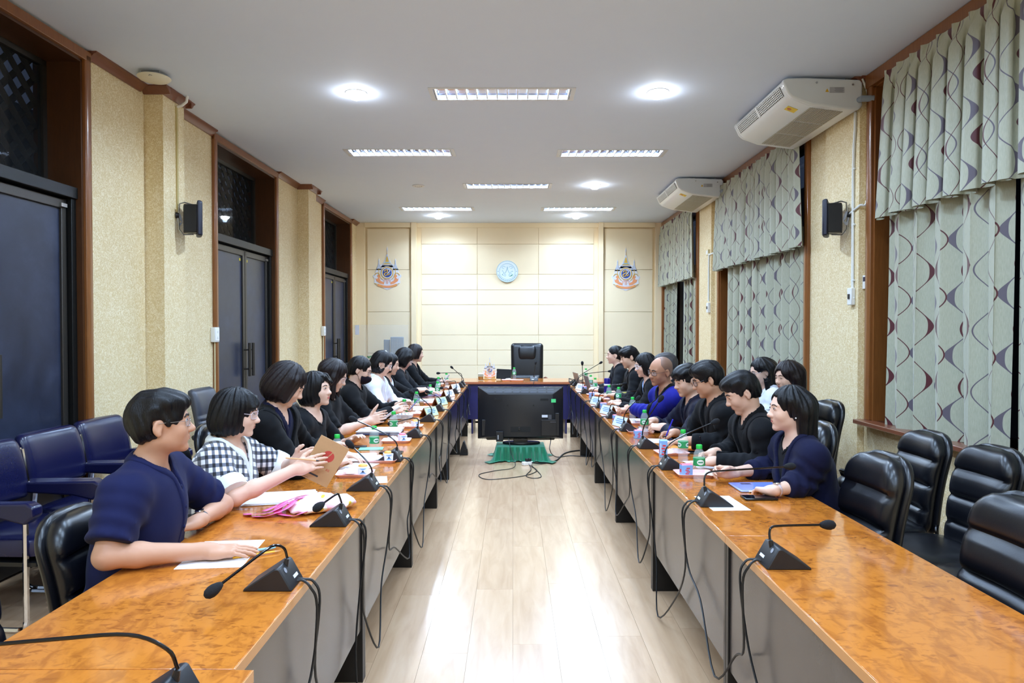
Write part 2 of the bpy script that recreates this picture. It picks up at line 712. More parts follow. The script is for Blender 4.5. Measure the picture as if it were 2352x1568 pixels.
def window(idx, a, b):
    D = empty('window_%d' % idx, (XR, 0, 0), 0, kind='structure')
    w = 0.075
    m = MB()
    for y0, y1 in ((a - w, a), (b, b + w)):
        m.prism([(0.0, y0), (-0.03, y0), (-0.04, y0 + 0.015), (-0.04, y1 - 0.015), (-0.03, y1), (0, y1)], SILL, 3.52)
    m.box2((-0.045, a - w, 3.44), (0, b + w, 3.545))
    m.build('casing', M_TRIM, D, 0.004)
    m = MB()
    m.box2((-0.01, a, SILL), (0.29, a + 0.02, 3.46)).box2((-0.01, b - 0.02, SILL), (0.29, b, 3.46)).box2((-0.01, a, 3.43), (0.29, b, 3.46))
    m.build('jamb', M_TRIM, D)
    MB().box2((-0.11, a - 0.10, SILL - 0.035), (0.29, b + 0.10, SILL)).build('window_sill', M_TRIMY, D, 0.006)
    m = MB()
    n = 3
    for k in range(n + 1):
        y = a + 0.03 + (b - a - 0.06) * k / n
        m.box2((0.20, y - 0.025, SILL), (0.25, y + 0.025, 3.43))
    for z in (SILL + 0.02, 2.55, 3.41):
        m.box2((0.20, a, z - 0.025), (0.25, b, z + 0.025))
    m.build('window_frame', M_ALUD, D)
    for k in range(n):
        y0 = a + 0.055 + (b - a - 0.06) * k / n
        y1 = a + 0.005 + (b - a - 0.06) * (k + 1) / n
        MB().box2((0.222, y0, SILL + 0.045), (0.228, y1, 3.385)).build('pane', M_GLASS, D)
    return D


for i, (a, b) in enumerate(WINS):
    window(i + 1, a, b)
tag(MB().box2((4.4, YF, -0.1), (4.5, YB + 0.2, 3.7)).build('wall_outside', M_NIGHT), kind='structure')

# ------------------------------------------------------------------ back wall of cream panels
wb = MB().box2((-3.4, YB, 0), (3.2, YB + 0.2, CEIL)).build('wall_back', M_CREAM2)
tag(wb, kind='structure')
G = 0.0028


def wall_panel(x0, x1, z0, z1, y0=YB - 0.012):
    MB().box2((x0 + G, y0, z0 + G), (x1 - G, YB, z1 - G)).build('panel', M_CREAM, wb, 0.003, 1)


ZR = [0.10, 0.88, 1.165, 1.45, 2.02, 2.296, 2.59, 3.155, 3.545]
XC = [-1.72, -0.67, 0.48, 1.52]
for i in range(3):
    for j in range(len(ZR) - 1):
        wall_panel(XC[i], XC[i + 1], ZR[j], ZR[j + 1])
for x0, x1 in ((-2.73, -1.93), (1.71, 2.62)):
    for z0, z1 in ((0.10, 1.11), (1.11, 1.885), (1.885, 2.675), (2.675, 3.44)):
        wall_panel(x0, x1, z0, z1, YB - 0.035)
# boxed pillars that frame the middle field
for x0, x1 in ((-1.90, -1.80), (1.60, 1.69)):
    MB().box2((x0, YB - 0.10, 0), (x1, YB, CEIL)).build('pilaster', M_CREAM2, wb, 0.004)
for x0, x1 in ((-2.95, -2.77), (2.66, XR)):
    MB().box2((x0, YB - 0.06, 0), (x1, YB, CEIL)).build('pilaster', M_CREAM2, wb, 0.004)
for x0, x1, y0 in ((-2.77, -1.90, 0.075), (1.69, 2.66, 0.075), (-1.80, 1.60, 0.03)):
    MB().box2((x0, YB - y0, 3.46), (x1, YB, CEIL)).build('lintel', M_CREAM2, wb, 0.003)
tag(MB().box2((-3.6, YF - 0.2, 0), (3.3, YF, CEIL)).build('wall_front', M_CREAM2), kind='structure')

# ------------------------------------------------------------------ ceiling fittings
M_REFL = mat('mirror_reflector', rgb(205, 210, 225), 0.18, 0.02, 10, metal=1.0)
M_BLADE = mat('louver_white', rgb(245, 246, 250), 0.35, 0.01, 10)
M_TUBE = m_emit('fluorescent_tube', (0.92, 0.95, 1.0, 1), 1.5)
M_RIM = mat('fitting_rim', rgb(215, 217, 222), 0.4, 0.02, 10)

blade = MB().prism([(-0.005, -0.004), (0.005, -0.004), (0.0015, 0.034), (-0.0015, 0.034)], -0.128, 0.128, 'y').mesh('louver')
blade.materials.append(M_BLADE)
TLAB = ['recessed fluorescent fitting with white louvers, the nearest one in mid ceiling',
        'recessed fluorescent fitting left of centre in the second row of the ceiling',
        'recessed fluorescent fitting right of centre in the second row of the ceiling',
        'recessed fluorescent fitting in mid ceiling beside the unlit and the single lit spot',
        'recessed fluorescent fitting at far left, just in front of a downlight',
        'recessed fluorescent fitting at far right, just in front of a downlight']
for i, (x, y) in enumerate(TROFFERS):
    if y < 4.5:
        continue
    T = empty('ceiling_light', (x, y, CEIL), 0, TLAB[i], 'ceiling light', 'recessed fluorescent fittings in the ceiling')
    m = MB()
    for s in (-1, 1):
        m.box2((-0.615, s * 0.130 if s > 0 else -0.158, -0.006), (0.615, 0.158 if s > 0 else -0.130, 0.002))
        m.box2((s * 0.575 if s > 0 else -0.615, -0.13, -0.006), (0.615 if s > 0 else -0.575, 0.13, 0.002))
    m.build('frame', M_RIM, T, 0.002)
    m = MB()
    prof = [(-0.131, 0.0), (-0.125, 0.05), (-0.095, 0.09), (-0.03, 0.09), (0, 0.03), (0.03, 0.09), (0.095, 0.09), (0.125, 0.05), (0.131, 0.0)]
    for a, b in zip(prof, prof[1:]):
        m.add([(-0.6, a[0], a[1]), (0.6, a[0], a[1]), (0.6, b[0], b[1]), (-0.6, b[0], b[1])], [(0, 1, 2, 3)])
    for s in (-0.6, 0.6):
        m.add([(s, p[0], p[1]) for p in prof], [tuple(range(len(prof)))])
    m.box2((-0.6, -0.135, 0.095), (0.6, 0.135, 0.1))
    m.build('reflector', M_REFL, T, smooth=None)
    for s in (-0.06, 0.06):
        MB().tube([(-0.56, s, 0.068), (0.56, s, 0.068)], 0.008, 8).build('tube', M_TUBE, T)
    for k in range(14):
        o = bpy.data.objects.new('louver', blade)
        o.location = (-0.565 + 1.13 * k / 13, 0, 0.002)
        link(o, T)

M_BULB = m_emit('led_bulb', (0.85, 0.92, 1.0, 1), BULB_E)
DLAB = ['lit round downlight on the ceiling, near left', 'lit round downlight on the ceiling, near right', 'single lit round downlight right of the third-row fluorescent fitting',
        'lit round downlight on the ceiling near the back wall, left', 'lit round downlight on the ceiling near the back wall, right']
for i, (x, y) in enumerate(DOWNLIGHTS):
    vis = y > 4.5
    if not vis:
        continue
    T = empty('downlight', (x, y, CEIL), 0, DLAB[i], 'downlight', 'round downlights in the ceiling')
    MB().lathe([(0.072, 0.0), (0.090, 0.0), (0.092, -0.003), (0.086, -0.007), (0.074, -0.008), (0.072, -0.004), (0.072, 0.0)], 28).build('ring', M_RIM, T)
    MB().lathe([(0.071, -0.001), (0.068, -0.02), (0.055, -0.042), (0.034, -0.055), (0.0, -0.060)], 24).build('bulb', M_BULB, T)
T = empty('downlight', (-1.311, 9.512, CEIL), 0, 'unlit round ceiling spot with a dark slotted middle', 'downlight', 'round downlights in the ceiling')
MB().lathe([(0.05, -0.002), (0.085, 0.0), (0.088, -0.005), (0.08, -0.012), (0.052, -0.012), (0.05, -0.004)], 28).build('ring', M_RIM, T)
m = MB().lathe([(0.0, -0.003), (0.051, -0.003), (0.051, -0.001)], 20)
m.build('grille', M_BPLAST, T)
for k in (-1, 0, 1):
    MB().box((k * 0.025, 0, -0.007), (0.011, 0.085, 0.006)).build('slat', M_WPLAST, T)
# ------------------------------------------------------------------ tables
def m_burl():
    t = NT('burl_laminate')
    v = t.coord('Object', (1, 1, 1))
    v2 = t.coord('Object', (1.6, 0.75, 1))
    n1 = t.noise(v2, 14, 4, 0.6, 0.8)
    n2 = t.noise(t.coord('Object', (1.0, 1.9, 1)), 24, 2.5, 0.55, 0.9)
    n3 = t.noise(v, 2.2, 2)
    base = t.mix(n3, rgb(186, 108, 36), rgb(204, 127, 50))
    fig = t.ramp(n1, [(0.45, (0, 0, 0, 1)), (0.62, (1, 1, 1, 1))])
    spots = t.ramp(n2, [(0.545, (0, 0, 0, 1)), (0.63, (1, 1, 1, 1))])
    c = t.mix(t.math('MULTIPLY', fig, 0.5), base, rgb(138, 72, 24))
    cl = t.ramp(t.noise(v, 5, 2), [(0.35, (0.15, 0.15, 0.15, 1)), (0.6, (1, 1, 1, 1))])
    c = t.mix(t.math('MULTIPLY', t.math('MULTIPLY', spots, cl), 0.6), c, rgb(122, 60, 22))
    t.set(color=c, rough=0.14, coat=0.35, coat_rough=0.06)
    return t.m


def m_panel():
    t = NT('modesty_panel')
    v = t.coord('Object')
    n = t.noise(v, 5, 5, 0.7)
    n2 = t.noise(v, 40, 3)
    k = t.ramp(n, [(0.3, rgb(62, 55, 52)), (0.6, rgb(82, 74, 70)), (0.8, rgb(92, 84, 78))])
    t.set(color=t.mix(t.math('MULTIPLY', n2, 0.2), k, rgb(50, 46, 44)), rough=0.26, coat=0.2, coat_rough=0.2)
    return t.m


M_BURL = m_burl()
M_PANEL = m_panel()
M_NAVYP = mat('navy_panel', rgb(36, 36, 88), 0.35, 0.08, 20)  # head table navy, lightened: the light falling on it is put into the colour
M_NAVYT = mat('dark_navy_panel', rgb(24, 24, 54), 0.3, 0.08, 20)
M_EDGE = mat('edge_band', rgb(206, 142, 78), 0.3, 0.06, 40, coat=0.3)
M_BLKP = mat('black_side_panel', rgb(18, 18, 20), 0.35, 0.1, 40)

LJ = [0.12, 1.595, 3.0, 4.45, 5.92, 7.05, 8.47, 9.93]
RJ = [-0.2, 1.22, 2.64, 4.05, 5.49, 6.90, 8.385, 9.85]
LX0, LX1 = -1.31, -0.655
RX0, RX1 = 0.825, 1.435


def table(y0, y1, side, label, navy=False):
    T = empty('table', ((LX1 + (0.045 if y0 < 1 else 0) if side < 0 else RX0), (y0 + y1) / 2, 0), 0, label, 'table', 'meeting tables in two long rows')
    W = (LX1 - LX0) if side < 0 else (RX1 - RX0)
    L = y1 - y0 - 0.003
    s = side                      # outwards from the aisle
    x0, x1 = (0, s * W)
    def bx(m, a, b, z0, z1, ya, yb):
        return m.box2((min(a, b), ya, z0), (max(a, b), yb, z1))
    bx(MB(), 0.003 * s, x1, 0.722, 0.75, -L / 2, L / 2).build('tabletop', M_BURL, T, 0.002)
    bx(MB(), 0, 0.0032 * s, 0.720, 0.7495, -L / 2, L / 2).build('edge_band', M_EDGE, T, 0.001)
    m = bx(MB(), 0.012 * s, 0.03 * s, 0.235, 0.722, -L / 2 + 0.028, L / 2 - 0.028)
    m.build('modesty_panel', M_NAVYT if navy else M_PANEL, T, 0.001)
    for e in (-1, 1):
        bx(MB(), 0.004 * s, s * (W - 0.05), 0.0, 0.722, e * (L / 2) - (0.026 if e > 0 else 0), e * (L / 2) + (0.026 if e < 0 else 0)).build('side_panel', M_BLKP, T, 0.002)
    return T


ordn = ['nearest', 'second', 'third', 'fourth', 'fifth', 'sixth', 'farthest']
for i in range(len(LJ) - 1):
    table(LJ[i], LJ[i + 1], -1, 'orange burl laminate table, %s of the left row of tables' % ordn[i], i >= 5)
for i in range(len(RJ) - 1):
    table(RJ[i], RJ[i + 1], 1, 'orange burl laminate table, %s of the right row of tables' % ordn[i], i >= 5)

T = empty('head_table', (0.08, 10.12, 0), 0, 'wide head table with navy front panel across the far end of the aisle', 'table')
MB().box2((-1.45, 0.003, 0.745), (1.45, 0.78, 0.775)).build('tabletop', M_BURL, T, 0.002)
MB().box2((-1.45, 0, 0.743), (1.45, 0.0035, 0.774)).build('edge_band', mat('reddish_edge', rgb(176, 104, 70), 0.35), T)
MB().box2((-1.40, 0.03, 0.215), (1.40, 0.05, 0.745)).build('modesty_panel', M_NAVYP, T, 0.002)
for x in (-1.42, -0.70, 0.70, 1.40):
    MB().box2((x, 0.035, 0), (x + 0.026, 0.72, 0.745)).build('side_panel', M_NAVYP, T, 0.002)

# ------------------------------------------------------------------ television on a cloth covered bench
M_TVB = mat('television_back', rgb(26, 26, 29), 0.34, 0.12, 120)
T = empty('television', (0.092, 8.22, 0.0), 0, 'black flat television seen from behind, standing low in the aisle', 'television')
m = MB()
w, z0, z1 = 0.515, 0.232, 0.862
m.prism([(-w, z0 + 0.005), (-w + 0.10, z0 + 0.005), (-w + 0.11, z0 - 0.012), (w - 0.11, z0 - 0.012), (w - 0.10, z0 + 0.005), (w, z0 + 0.005), (w, z1), (-w, z1)], 0.0, 0.03, 'y')
m.build('bezel', M_BGLOSS, T, 0.003)
m = MB()
o = [(-w + 0.004, 0, z0 + 0.01), (w - 0.004, 0, z0 + 0.01), (w - 0.004, 0, z1 - 0.003), (-w + 0.004, 0, z1 - 0.003)]
q = [(-w + 0.09, -0.055, z0 + 0.03), (w - 0.09, -0.055, z0 + 0.03), (w - 0.13, -0.055, z1 - 0.085), (-w + 0.13, -0.055, z1 - 0.085)]
m.add(o + q, [(0, 1, 5, 4), (1, 2, 6, 5), (2, 3, 7, 6), (3, 0, 4, 7), (4, 5, 6, 7), (3, 2, 1, 0)])
m.build('back_shell', M_TVB, T, 0.006)
slope = Vector((0, -0.055, -0.082)).normalized()
nrm = Vector((0, -0.83, 0.56))
m = MB()
for k in range(8):
    for r in range(2):
        cx = -0.36 + 0.103 * k
        c = Vector((cx, -0.018 - 0.02 * r, z1 - 0.030 - 0.03 * r))
        m.box(c, (0.075 if k % 2 else 0.09, 0.004, 0.016), rot=(radians(-34), 0, 0))
m.build('vent_slots', mat('vent_grey', rgb(58, 60, 70), 0.5), T)
m = MB()
for x, z, sx, sz in ((-0.27, 0.72, 0.095, 0.024), (0.285, 0.715, 0.095, 0.024), (-0.155, 0.645, 0.018, 0.018), (0.155, 0.645, 0.018, 0.018), (0.0, 0.355, 0.24, 0.065)):
    m.box((x, -0.055, z), (sx, 0.006, sz))
m.build('recess', mat('recess_black', rgb(4, 4, 5), 0.6), T)
MB().box((-0.015, -0.06, 0.365), (0.022, 0.012, 0.035)).build('bracket', M_TVB, T, 0.002)
MB().box((0.395, -0.056, 0.70), (0.055, 0.004, 0.042)).build('green_sticker', mat('green_sticker', rgb(84, 212, 128), 0.6), T)
m = MB().box((0.29, -0.056, 0.515), (0.07, 0.004, 0.03))
m.build('white_label', mat('label_white', rgb(214, 216, 224), 0.5), T)
MB().box((0.352, -0.056, 0.505), (0.04, 0.004, 0.055)).build('rating_label', mat('label_dark', rgb(66, 66, 72), 0.5), T)
m = MB().box2((0.25, -0.062, 0.28), (0.43, -0.05, 0.47))
m.build('port_cover', M_TVB, T, 0.003)
m = MB()
for k in range(6):
    m.box((0.36 + 0.012 * k, -0.063, 0.445), (0.006, 0.004, 0.006))
m.build('port', mat('port_grey', rgb(120, 120, 126), 0.5), T)
for x, zz, hx in ((-0.44, 0.40, 0.05), (0.44, 0.42, 0.05)):
    MB().box2((x - hx / 2, -0.05, 0.28), (x + hx / 2, -0.0, 0.55 if x > 0 else 0.47)).build('speaker_box', M_TVB, T, 0.004)
m = MB().box((-0.25, -0.08, 0.275), (0.085, 0.03, 0.12))
m.build('splitter_box', M_BPLAST, T, 0.003)
m = MB()
for k in range(5):
    m.box((-0.268, -0.0955, 0.245 + 0.011 * k), (0.014, 0.001, 0.006))
m.build('splitter_print', mat('print_white', rgb(200, 200, 206), 0.5), T)
MB().box2((-0.085, -0.03, 0.195), (0.085, 0.03, 0.24)).build('stand_neck', M_BGLOSS, T, 0.004)
m = MB().lathe([(0.0, 0.183), (0.225, 0.183), (0.228, 0.192), (0.22, 0.204), (0.0, 0.208)], 36, (0.01, -0.02, 0), sy=0.5)
m.build('stand_base', M_BGLOSS, T)

M_GREEN = mat('green_satin', rgb(4, 116, 82), 0.42, 0.1, 30, sheen=0.3)


def draped_bench():
    """low bench under a green pleated cloth"""
    T = empty('bench', (0.09, 8.16, 0), 0, 'low bench hidden under a pleated green cloth, carrying the television', 'bench')
    MB().box2((-0.27, -0.17, 0.15), (0.27, 0.17, 0.172)).build('bench_top', M_BLKP, T)
    for sx in (-0.24, 0.24):
        for sy in (-0.14, 0.14):
            MB().box((sx, sy, 0.075), (0.03, 0.03, 0.15)).build('leg', M_BLKP, T)
    N, R = 320, 11
    hw, hd = 0.285, 0.185
    def per(t):
        P = 4 * (hw + hd)
        d = t * P
        if d < 2 * hw:
            return Vector((-hw + d, -hd)), Vector((0, -1))
        d -= 2 * hw
        if d < 2 * hd:
            return Vector((hw, -hd + d)), Vector((1, 0))
        d -= 2 * hd
        if d < 2 * hw:
            return Vector((hw - d, hd)), Vector((0, 1))
        d -= 2 * hw
        return Vector((-hw, hd - d)), Vector((-1, 0))
    vs, fs = [], []
    r2 = random.Random(3)
    ph = [r2.uniform(0, 6) for _ in range(6)]
    for j in range(R):
        v = j / (R - 1)
        for i in range(N):
            t = i / N
            p, n = per(t)
            # corners flare out along the diagonal
            cx = abs(p.x) / hw
            cy = abs(p.y) / hd
            corner = max(0, (cx * cy) ** 6)
            tri = abs(((t * 26) % 1) - 0.5) * 2
            pleat = (1.0 if tri > 0.62 else (0.0 if tri < 0.38 else (tri - 0.38) / 0.24)) * 0.026 - 0.013 + 0.006 * sin(t * 40 + ph[0])
            out = v * 0.012 + min(1, v * 2.5) * pleat + corner * v ** 3 * 0.06 + 0.010 * v * sin(t * 17 + ph[1])
            d = (n + Vector((p.x, p.y)).normalized() * corner).normalized()
            q = p + d * out
            z = 0.176 - v * (0.172 + 0.0 * sin(t * 25))
            if v > 0.92:
                q += d * (0.025 * (0.5 + 0.5 * sin(t * 63 + ph[2])) + corner * 0.05)
                z = 0.006 + 0.012 * (0.5 + 0.5 * sin(t * 50))
            vs.append((q.x, q.y, z))
    for j in range(R - 1):
        for i in range(N):
            k = (i + 1) % N
            fs.append((j * N + i, j * N + k, (j + 1) * N + k, (j + 1) * N + i))
    fs.append(tuple(range(N)))
    me = new_mesh('cloth', vs, fs)
    me.set_sharp_from_angle(angle=radians(50))
    me.materials.append(M_GREEN)
    link(bpy.data.objects.new('cloth', me), T)


draped_bench()

T = empty('power_strip', (0.165, 7.80, 0.0), 0.5, 'white power strip lying on the floor against the green cloth', 'power strip')
MB().box2((-0.06, -0.028, 0.0), (0.06, 0.028, 0.04)).build('strip_body', M_WPLAST, T, 0.006)
for k in range(2):
    MB().box2((-0.02 + 0.035 * k, -0.02, 0.04), (0.01 + 0.035 * k, 0.02, 0.075)).build('plug', M_BPLAST, T, 0.005)

M_CABLE = mat('black_cable', rgb(16, 16, 18), 0.45, 0.1, 60)


def cable(name, pts, r, label, group=None, m=None, loc=None, n=8):
    o = MB().tube(catmull(pts, n), r, 6).build(name, m or M_CABLE)
    tag(o, label, 'cable', group)
    return o


cable('floor_cable', [(0.19, 7.74, 0.01), (0.26, 7.45, 0.006), (0.10, 7.18, 0.006), (-0.25, 7.02, 0.006), (-0.36, 7.25, 0.006), (-0.2, 7.45, 0.006), (0.02, 7.6, 0.02), (-0.02, 7.9, 0.12), (-0.05, 8.1, 0.26)], 0.004,
      'thin black cable looping on the floor in front of the green cloth')
cable('floor_cable', [(0.21, 7.75, 0.01), (0.30, 7.2, 0.006), (0.22, 7.08, 0.006), (0.14, 7.2, 0.006), (0.2, 7.5, 0.01), (0.18, 7.7, 0.03)], 0.004,
      'small loop of thin black cable by the white power strip')
cable('floor_cable', [(0.22, 7.78, 0.03), (0.34, 7.85, 0.01), (0.5, 8.0, 0.008), (0.65, 8.5, 0.008), (0.85, 8.7, 0.008), (1.1, 8.7, 0.008)], 0.009,
      'thick black mains cable running from the power strip under the right tables')
cable('floor_cable', [(0.46, 8.2, 0.24), (0.44, 8.1, 0.12), (0.52, 8.2, 0.02), (0.7, 8.35, 0.006), (0.9, 8.3, 0.006), (1.1, 8.35, 0.006)], 0.005,
      'black cable hanging from the right end of the television down to the floor')

# black wedge of a spare microphone standing on the floor by the left row
# ------------------------------------------------------------------ curtains
def m_curtain():
    t = NT('ogee_curtain')
    uvn = t.t.nodes.new('ShaderNodeUVMap')
    sp = t.t.nodes.new('ShaderNodeSeparateXYZ')
    t.l(uvn.outputs[0], sp.inputs[0])
    u, v = sp.outputs[0], sp.outputs[1]
    PU, PV = 0.62, 0.37

    def strand(off, phase, amp, w0, w1, thick_phase):
        ang = t.math('ADD', t.math('MULTIPLY', v, 2 * pi / PV), phase)
        x = t.math('MULTIPLY', t.math('SINE', ang), amp)
        uu = t.math('ADD', u, off)
        fr = t.math('SUBTRACT', t.math('FRACT', t.math('DIVIDE', uu, PU)), 0.5)
        d = t.math('ABSOLUTE', t.math('SUBTRACT', t.math('MULTIPLY', fr, PU), x))
        th = t.math('MAXIMUM', t.math('SINE', t.math('ADD', ang, thick_phase)), 0.0)
        w = t.math('ADD', t.math('MULTIPLY', t.math('POWER', th, 3.0), w1), w0)
        return t.math('LESS_THAN', d, w)

    m1 = t.math('MAXIMUM', strand(0.0, 0.0, 0.066, 0.0044, 0.021, 0.0), strand(0.32, pi, 0.060, 0.0036, 0.016, pi))
    g1 = t.math('MAXIMUM', strand(0.155, pi, 0.066, 0.0044, 0.019, 0.0), strand(0.48, 0.5, 0.066, 0.0044, 0.018, pi))
    m1 = t.math('MAXIMUM', m1, strand(0.20, 0.3, 0.045, 0.0026, 0.005, 0.0))
    vv = t.t.nodes.new('ShaderNodeVectorMath')
    vv.operation = 'MULTIPLY'
    vv.inputs[1].default_value = (60, 9, 1)
    t.l(uvn.outputs[0], vv.inputs[0])
    n = t.noise(vv.outputs[0], 3, 4, 0.6)
    base = t.mix(n, rgb(148, 150, 128), rgb(190, 190, 170))
    c = t.mix(g1, base, rgb(92, 84, 96))
    c = t.mix(m1, c, rgb(78, 16, 26))
    t.set(color=c, rough=0.5, sheen=0.25)
    t.bump(n, 0.12, 0.002)
    return t.m


M_CURT = m_curtain()


def curtain_sheet(name, y0, y1, z0, z1, x, pitch, amp, seed, valance=False, full=1.7, parent=None):
    r = random.Random(seed)
    span = y1 - y0
    N = int(span / 0.011)
    zs = [z1 - (z1 - z0) * t for t in ([0, .02, .05, .09, .14, .22, .32, .45, .6, .75, .9, 1] if valance else [0, .06, .14, .25, .37, .5, .62, .75, .87, 1])]
    npl = max(2, round(span / pitch))
    ph = [r.uniform(0, 2 * pi) for _ in range(8)]
    jit = [r.uniform(-0.2, 0.2) for _ in range(npl + 3)]
    ampk = [r.uniform(0.7, 1.25) for _ in range(npl + 3)]
    vs, uv = [], []
    for j, z in enumerate(zs):
        t = (z1 - z) / (z1 - z0)
        for i in range(N + 1):
            s = i / N
            y = y0 + span * s
            k = s * npl
            ki = int(k)
            f = k - ki
            kk = k + (jit[ki] * (1 - f) + jit[ki + 1] * f) * 0.8
            a = amp * (ampk[ki] * (1 - f) + ampk[ki + 1] * f)
            if valance:
                e = min(1, t / 0.16)
                e = e * e * (3 - 2 * e)
                # pinched heading at the top opens into round folds
                top = 0.034 * math.exp(-(((kk % 1) - 0.5) / 0.10) ** 2) - 0.012
                fold = a * (sin(2 * pi * kk) + 0.25 * sin(4 * pi * kk + ph[0]))
                off = top * (1 - e) + fold * e * (0.75 + 0.35 * t)
                yy = (y0 + y1) / 2 + (y - (y0 + y1) / 2) * (1 + 0.07 * t) + e * 0.02 * sin(4 * pi * kk + ph[1]) + 0.006 * t * sin(3 * kk + ph[2])
            else:
                off = a * (0.8 + 0.25 * t) * (sin(2 * pi * kk + 0.25 * sin(3 * t + ph[3])) + 0.22 * sin(4 * pi * kk + ph[0] + t))
                yy = y + 0.018 * sin(4 * pi * kk + ph[1]) + 0.012 * t * sin(1.7 * kk + ph[2])
            zz = z
            if t > 0.99:
                zz += 0.006 * sin(kk * 2.1 + ph[4])
            vs.append((x - off, yy, zz))
            uv.append((s, z))
    fs = []
    M = N + 1
    for j in range(len(zs) - 1):
        for i in range(N):
            fs.append((j * M + i, j * M + i + 1, (j + 1) * M + i + 1, (j + 1) * M + i))
    jr = int(len(zs) * 0.7)
    row = np.array(vs[jr * M:(jr + 1) * M])[:, :2]
    arc = np.concatenate([[0], np.cumsum(np.linalg.norm(np.diff(row, axis=0), axis=1))]) + y0
    uv = [(arc[k % M], q[1]) for k, q in enumerate(uv)]
    me = new_mesh(name, vs, fs)
    ul = me.uv_layers.new(name='UVMap')
    li = np.zeros(len(me.loops), dtype=np.int32)
    me.loops.foreach_get('vertex_index', li)
    ul.data.foreach_set('uv', np.array(uv, dtype=np.float32)[li].ravel())
    me.materials.append(M_CURT)
    o = bpy.data.objects.new(name, me)
    link(o, parent)
    return o


VZ = [(2.33, 3.44), (2.33, 3.44), (2.33, 3.44)]
wn = ['nearest', 'middle', 'farthest']
for i, (a, b) in enumerate(WINS):
    o = curtain_sheet('valance', a - (0.02 if i else -0.05), b - (0.10 if i else 0.28), 2.34 if i else 2.38, 3.435, XR - 0.095, 0.15, 0.042, 11 + i, True, 1.55)
    tag(o, 'upper tier of sage curtain with maroon and grey wavy lines, over the %s window' % wn[i], 'curtain', 'ogee curtains on the right wall')
LOW = [[(3.88, 5.12, 'far'), (2.66, 3.85, 'near')], [(7.92, 8.98, 'far'), (6.60, 7.90, 'near')], [(11.85, 12.72, 'far'), (10.5, 11.36, 'near')]]
for i, pr in enumerate(LOW):
    for j, (a, b, nm) in enumerate(pr):
        o = curtain_sheet('curtain', a, b, 0.80 - 0.02 * j, 2.55, XR + 0.02 - 0.035 * (0 if i else 1), 0.23, 0.052, 31 + 3 * i + j, False, 1.35)
        tag(o, 'floorless lower curtain with maroon and grey wavy lines, %s half of the %s window' % (nm, wn[i]), 'curtain', 'ogee curtains on the right wall')
        o['label'] = 'lower curtain with maroon and grey wavy lines, %s half of the %s window' % (nm, wn[i])

# ------------------------------------------------------------------ air conditioners under the ceiling
M_ACW = mat('air_conditioner_white', rgb(222, 226, 230), 0.3, 0.015, 10, coat=0.4)
M_ACG = mat('grille_dark', rgb(60, 60, 62), 0.5, 0.1, 60)


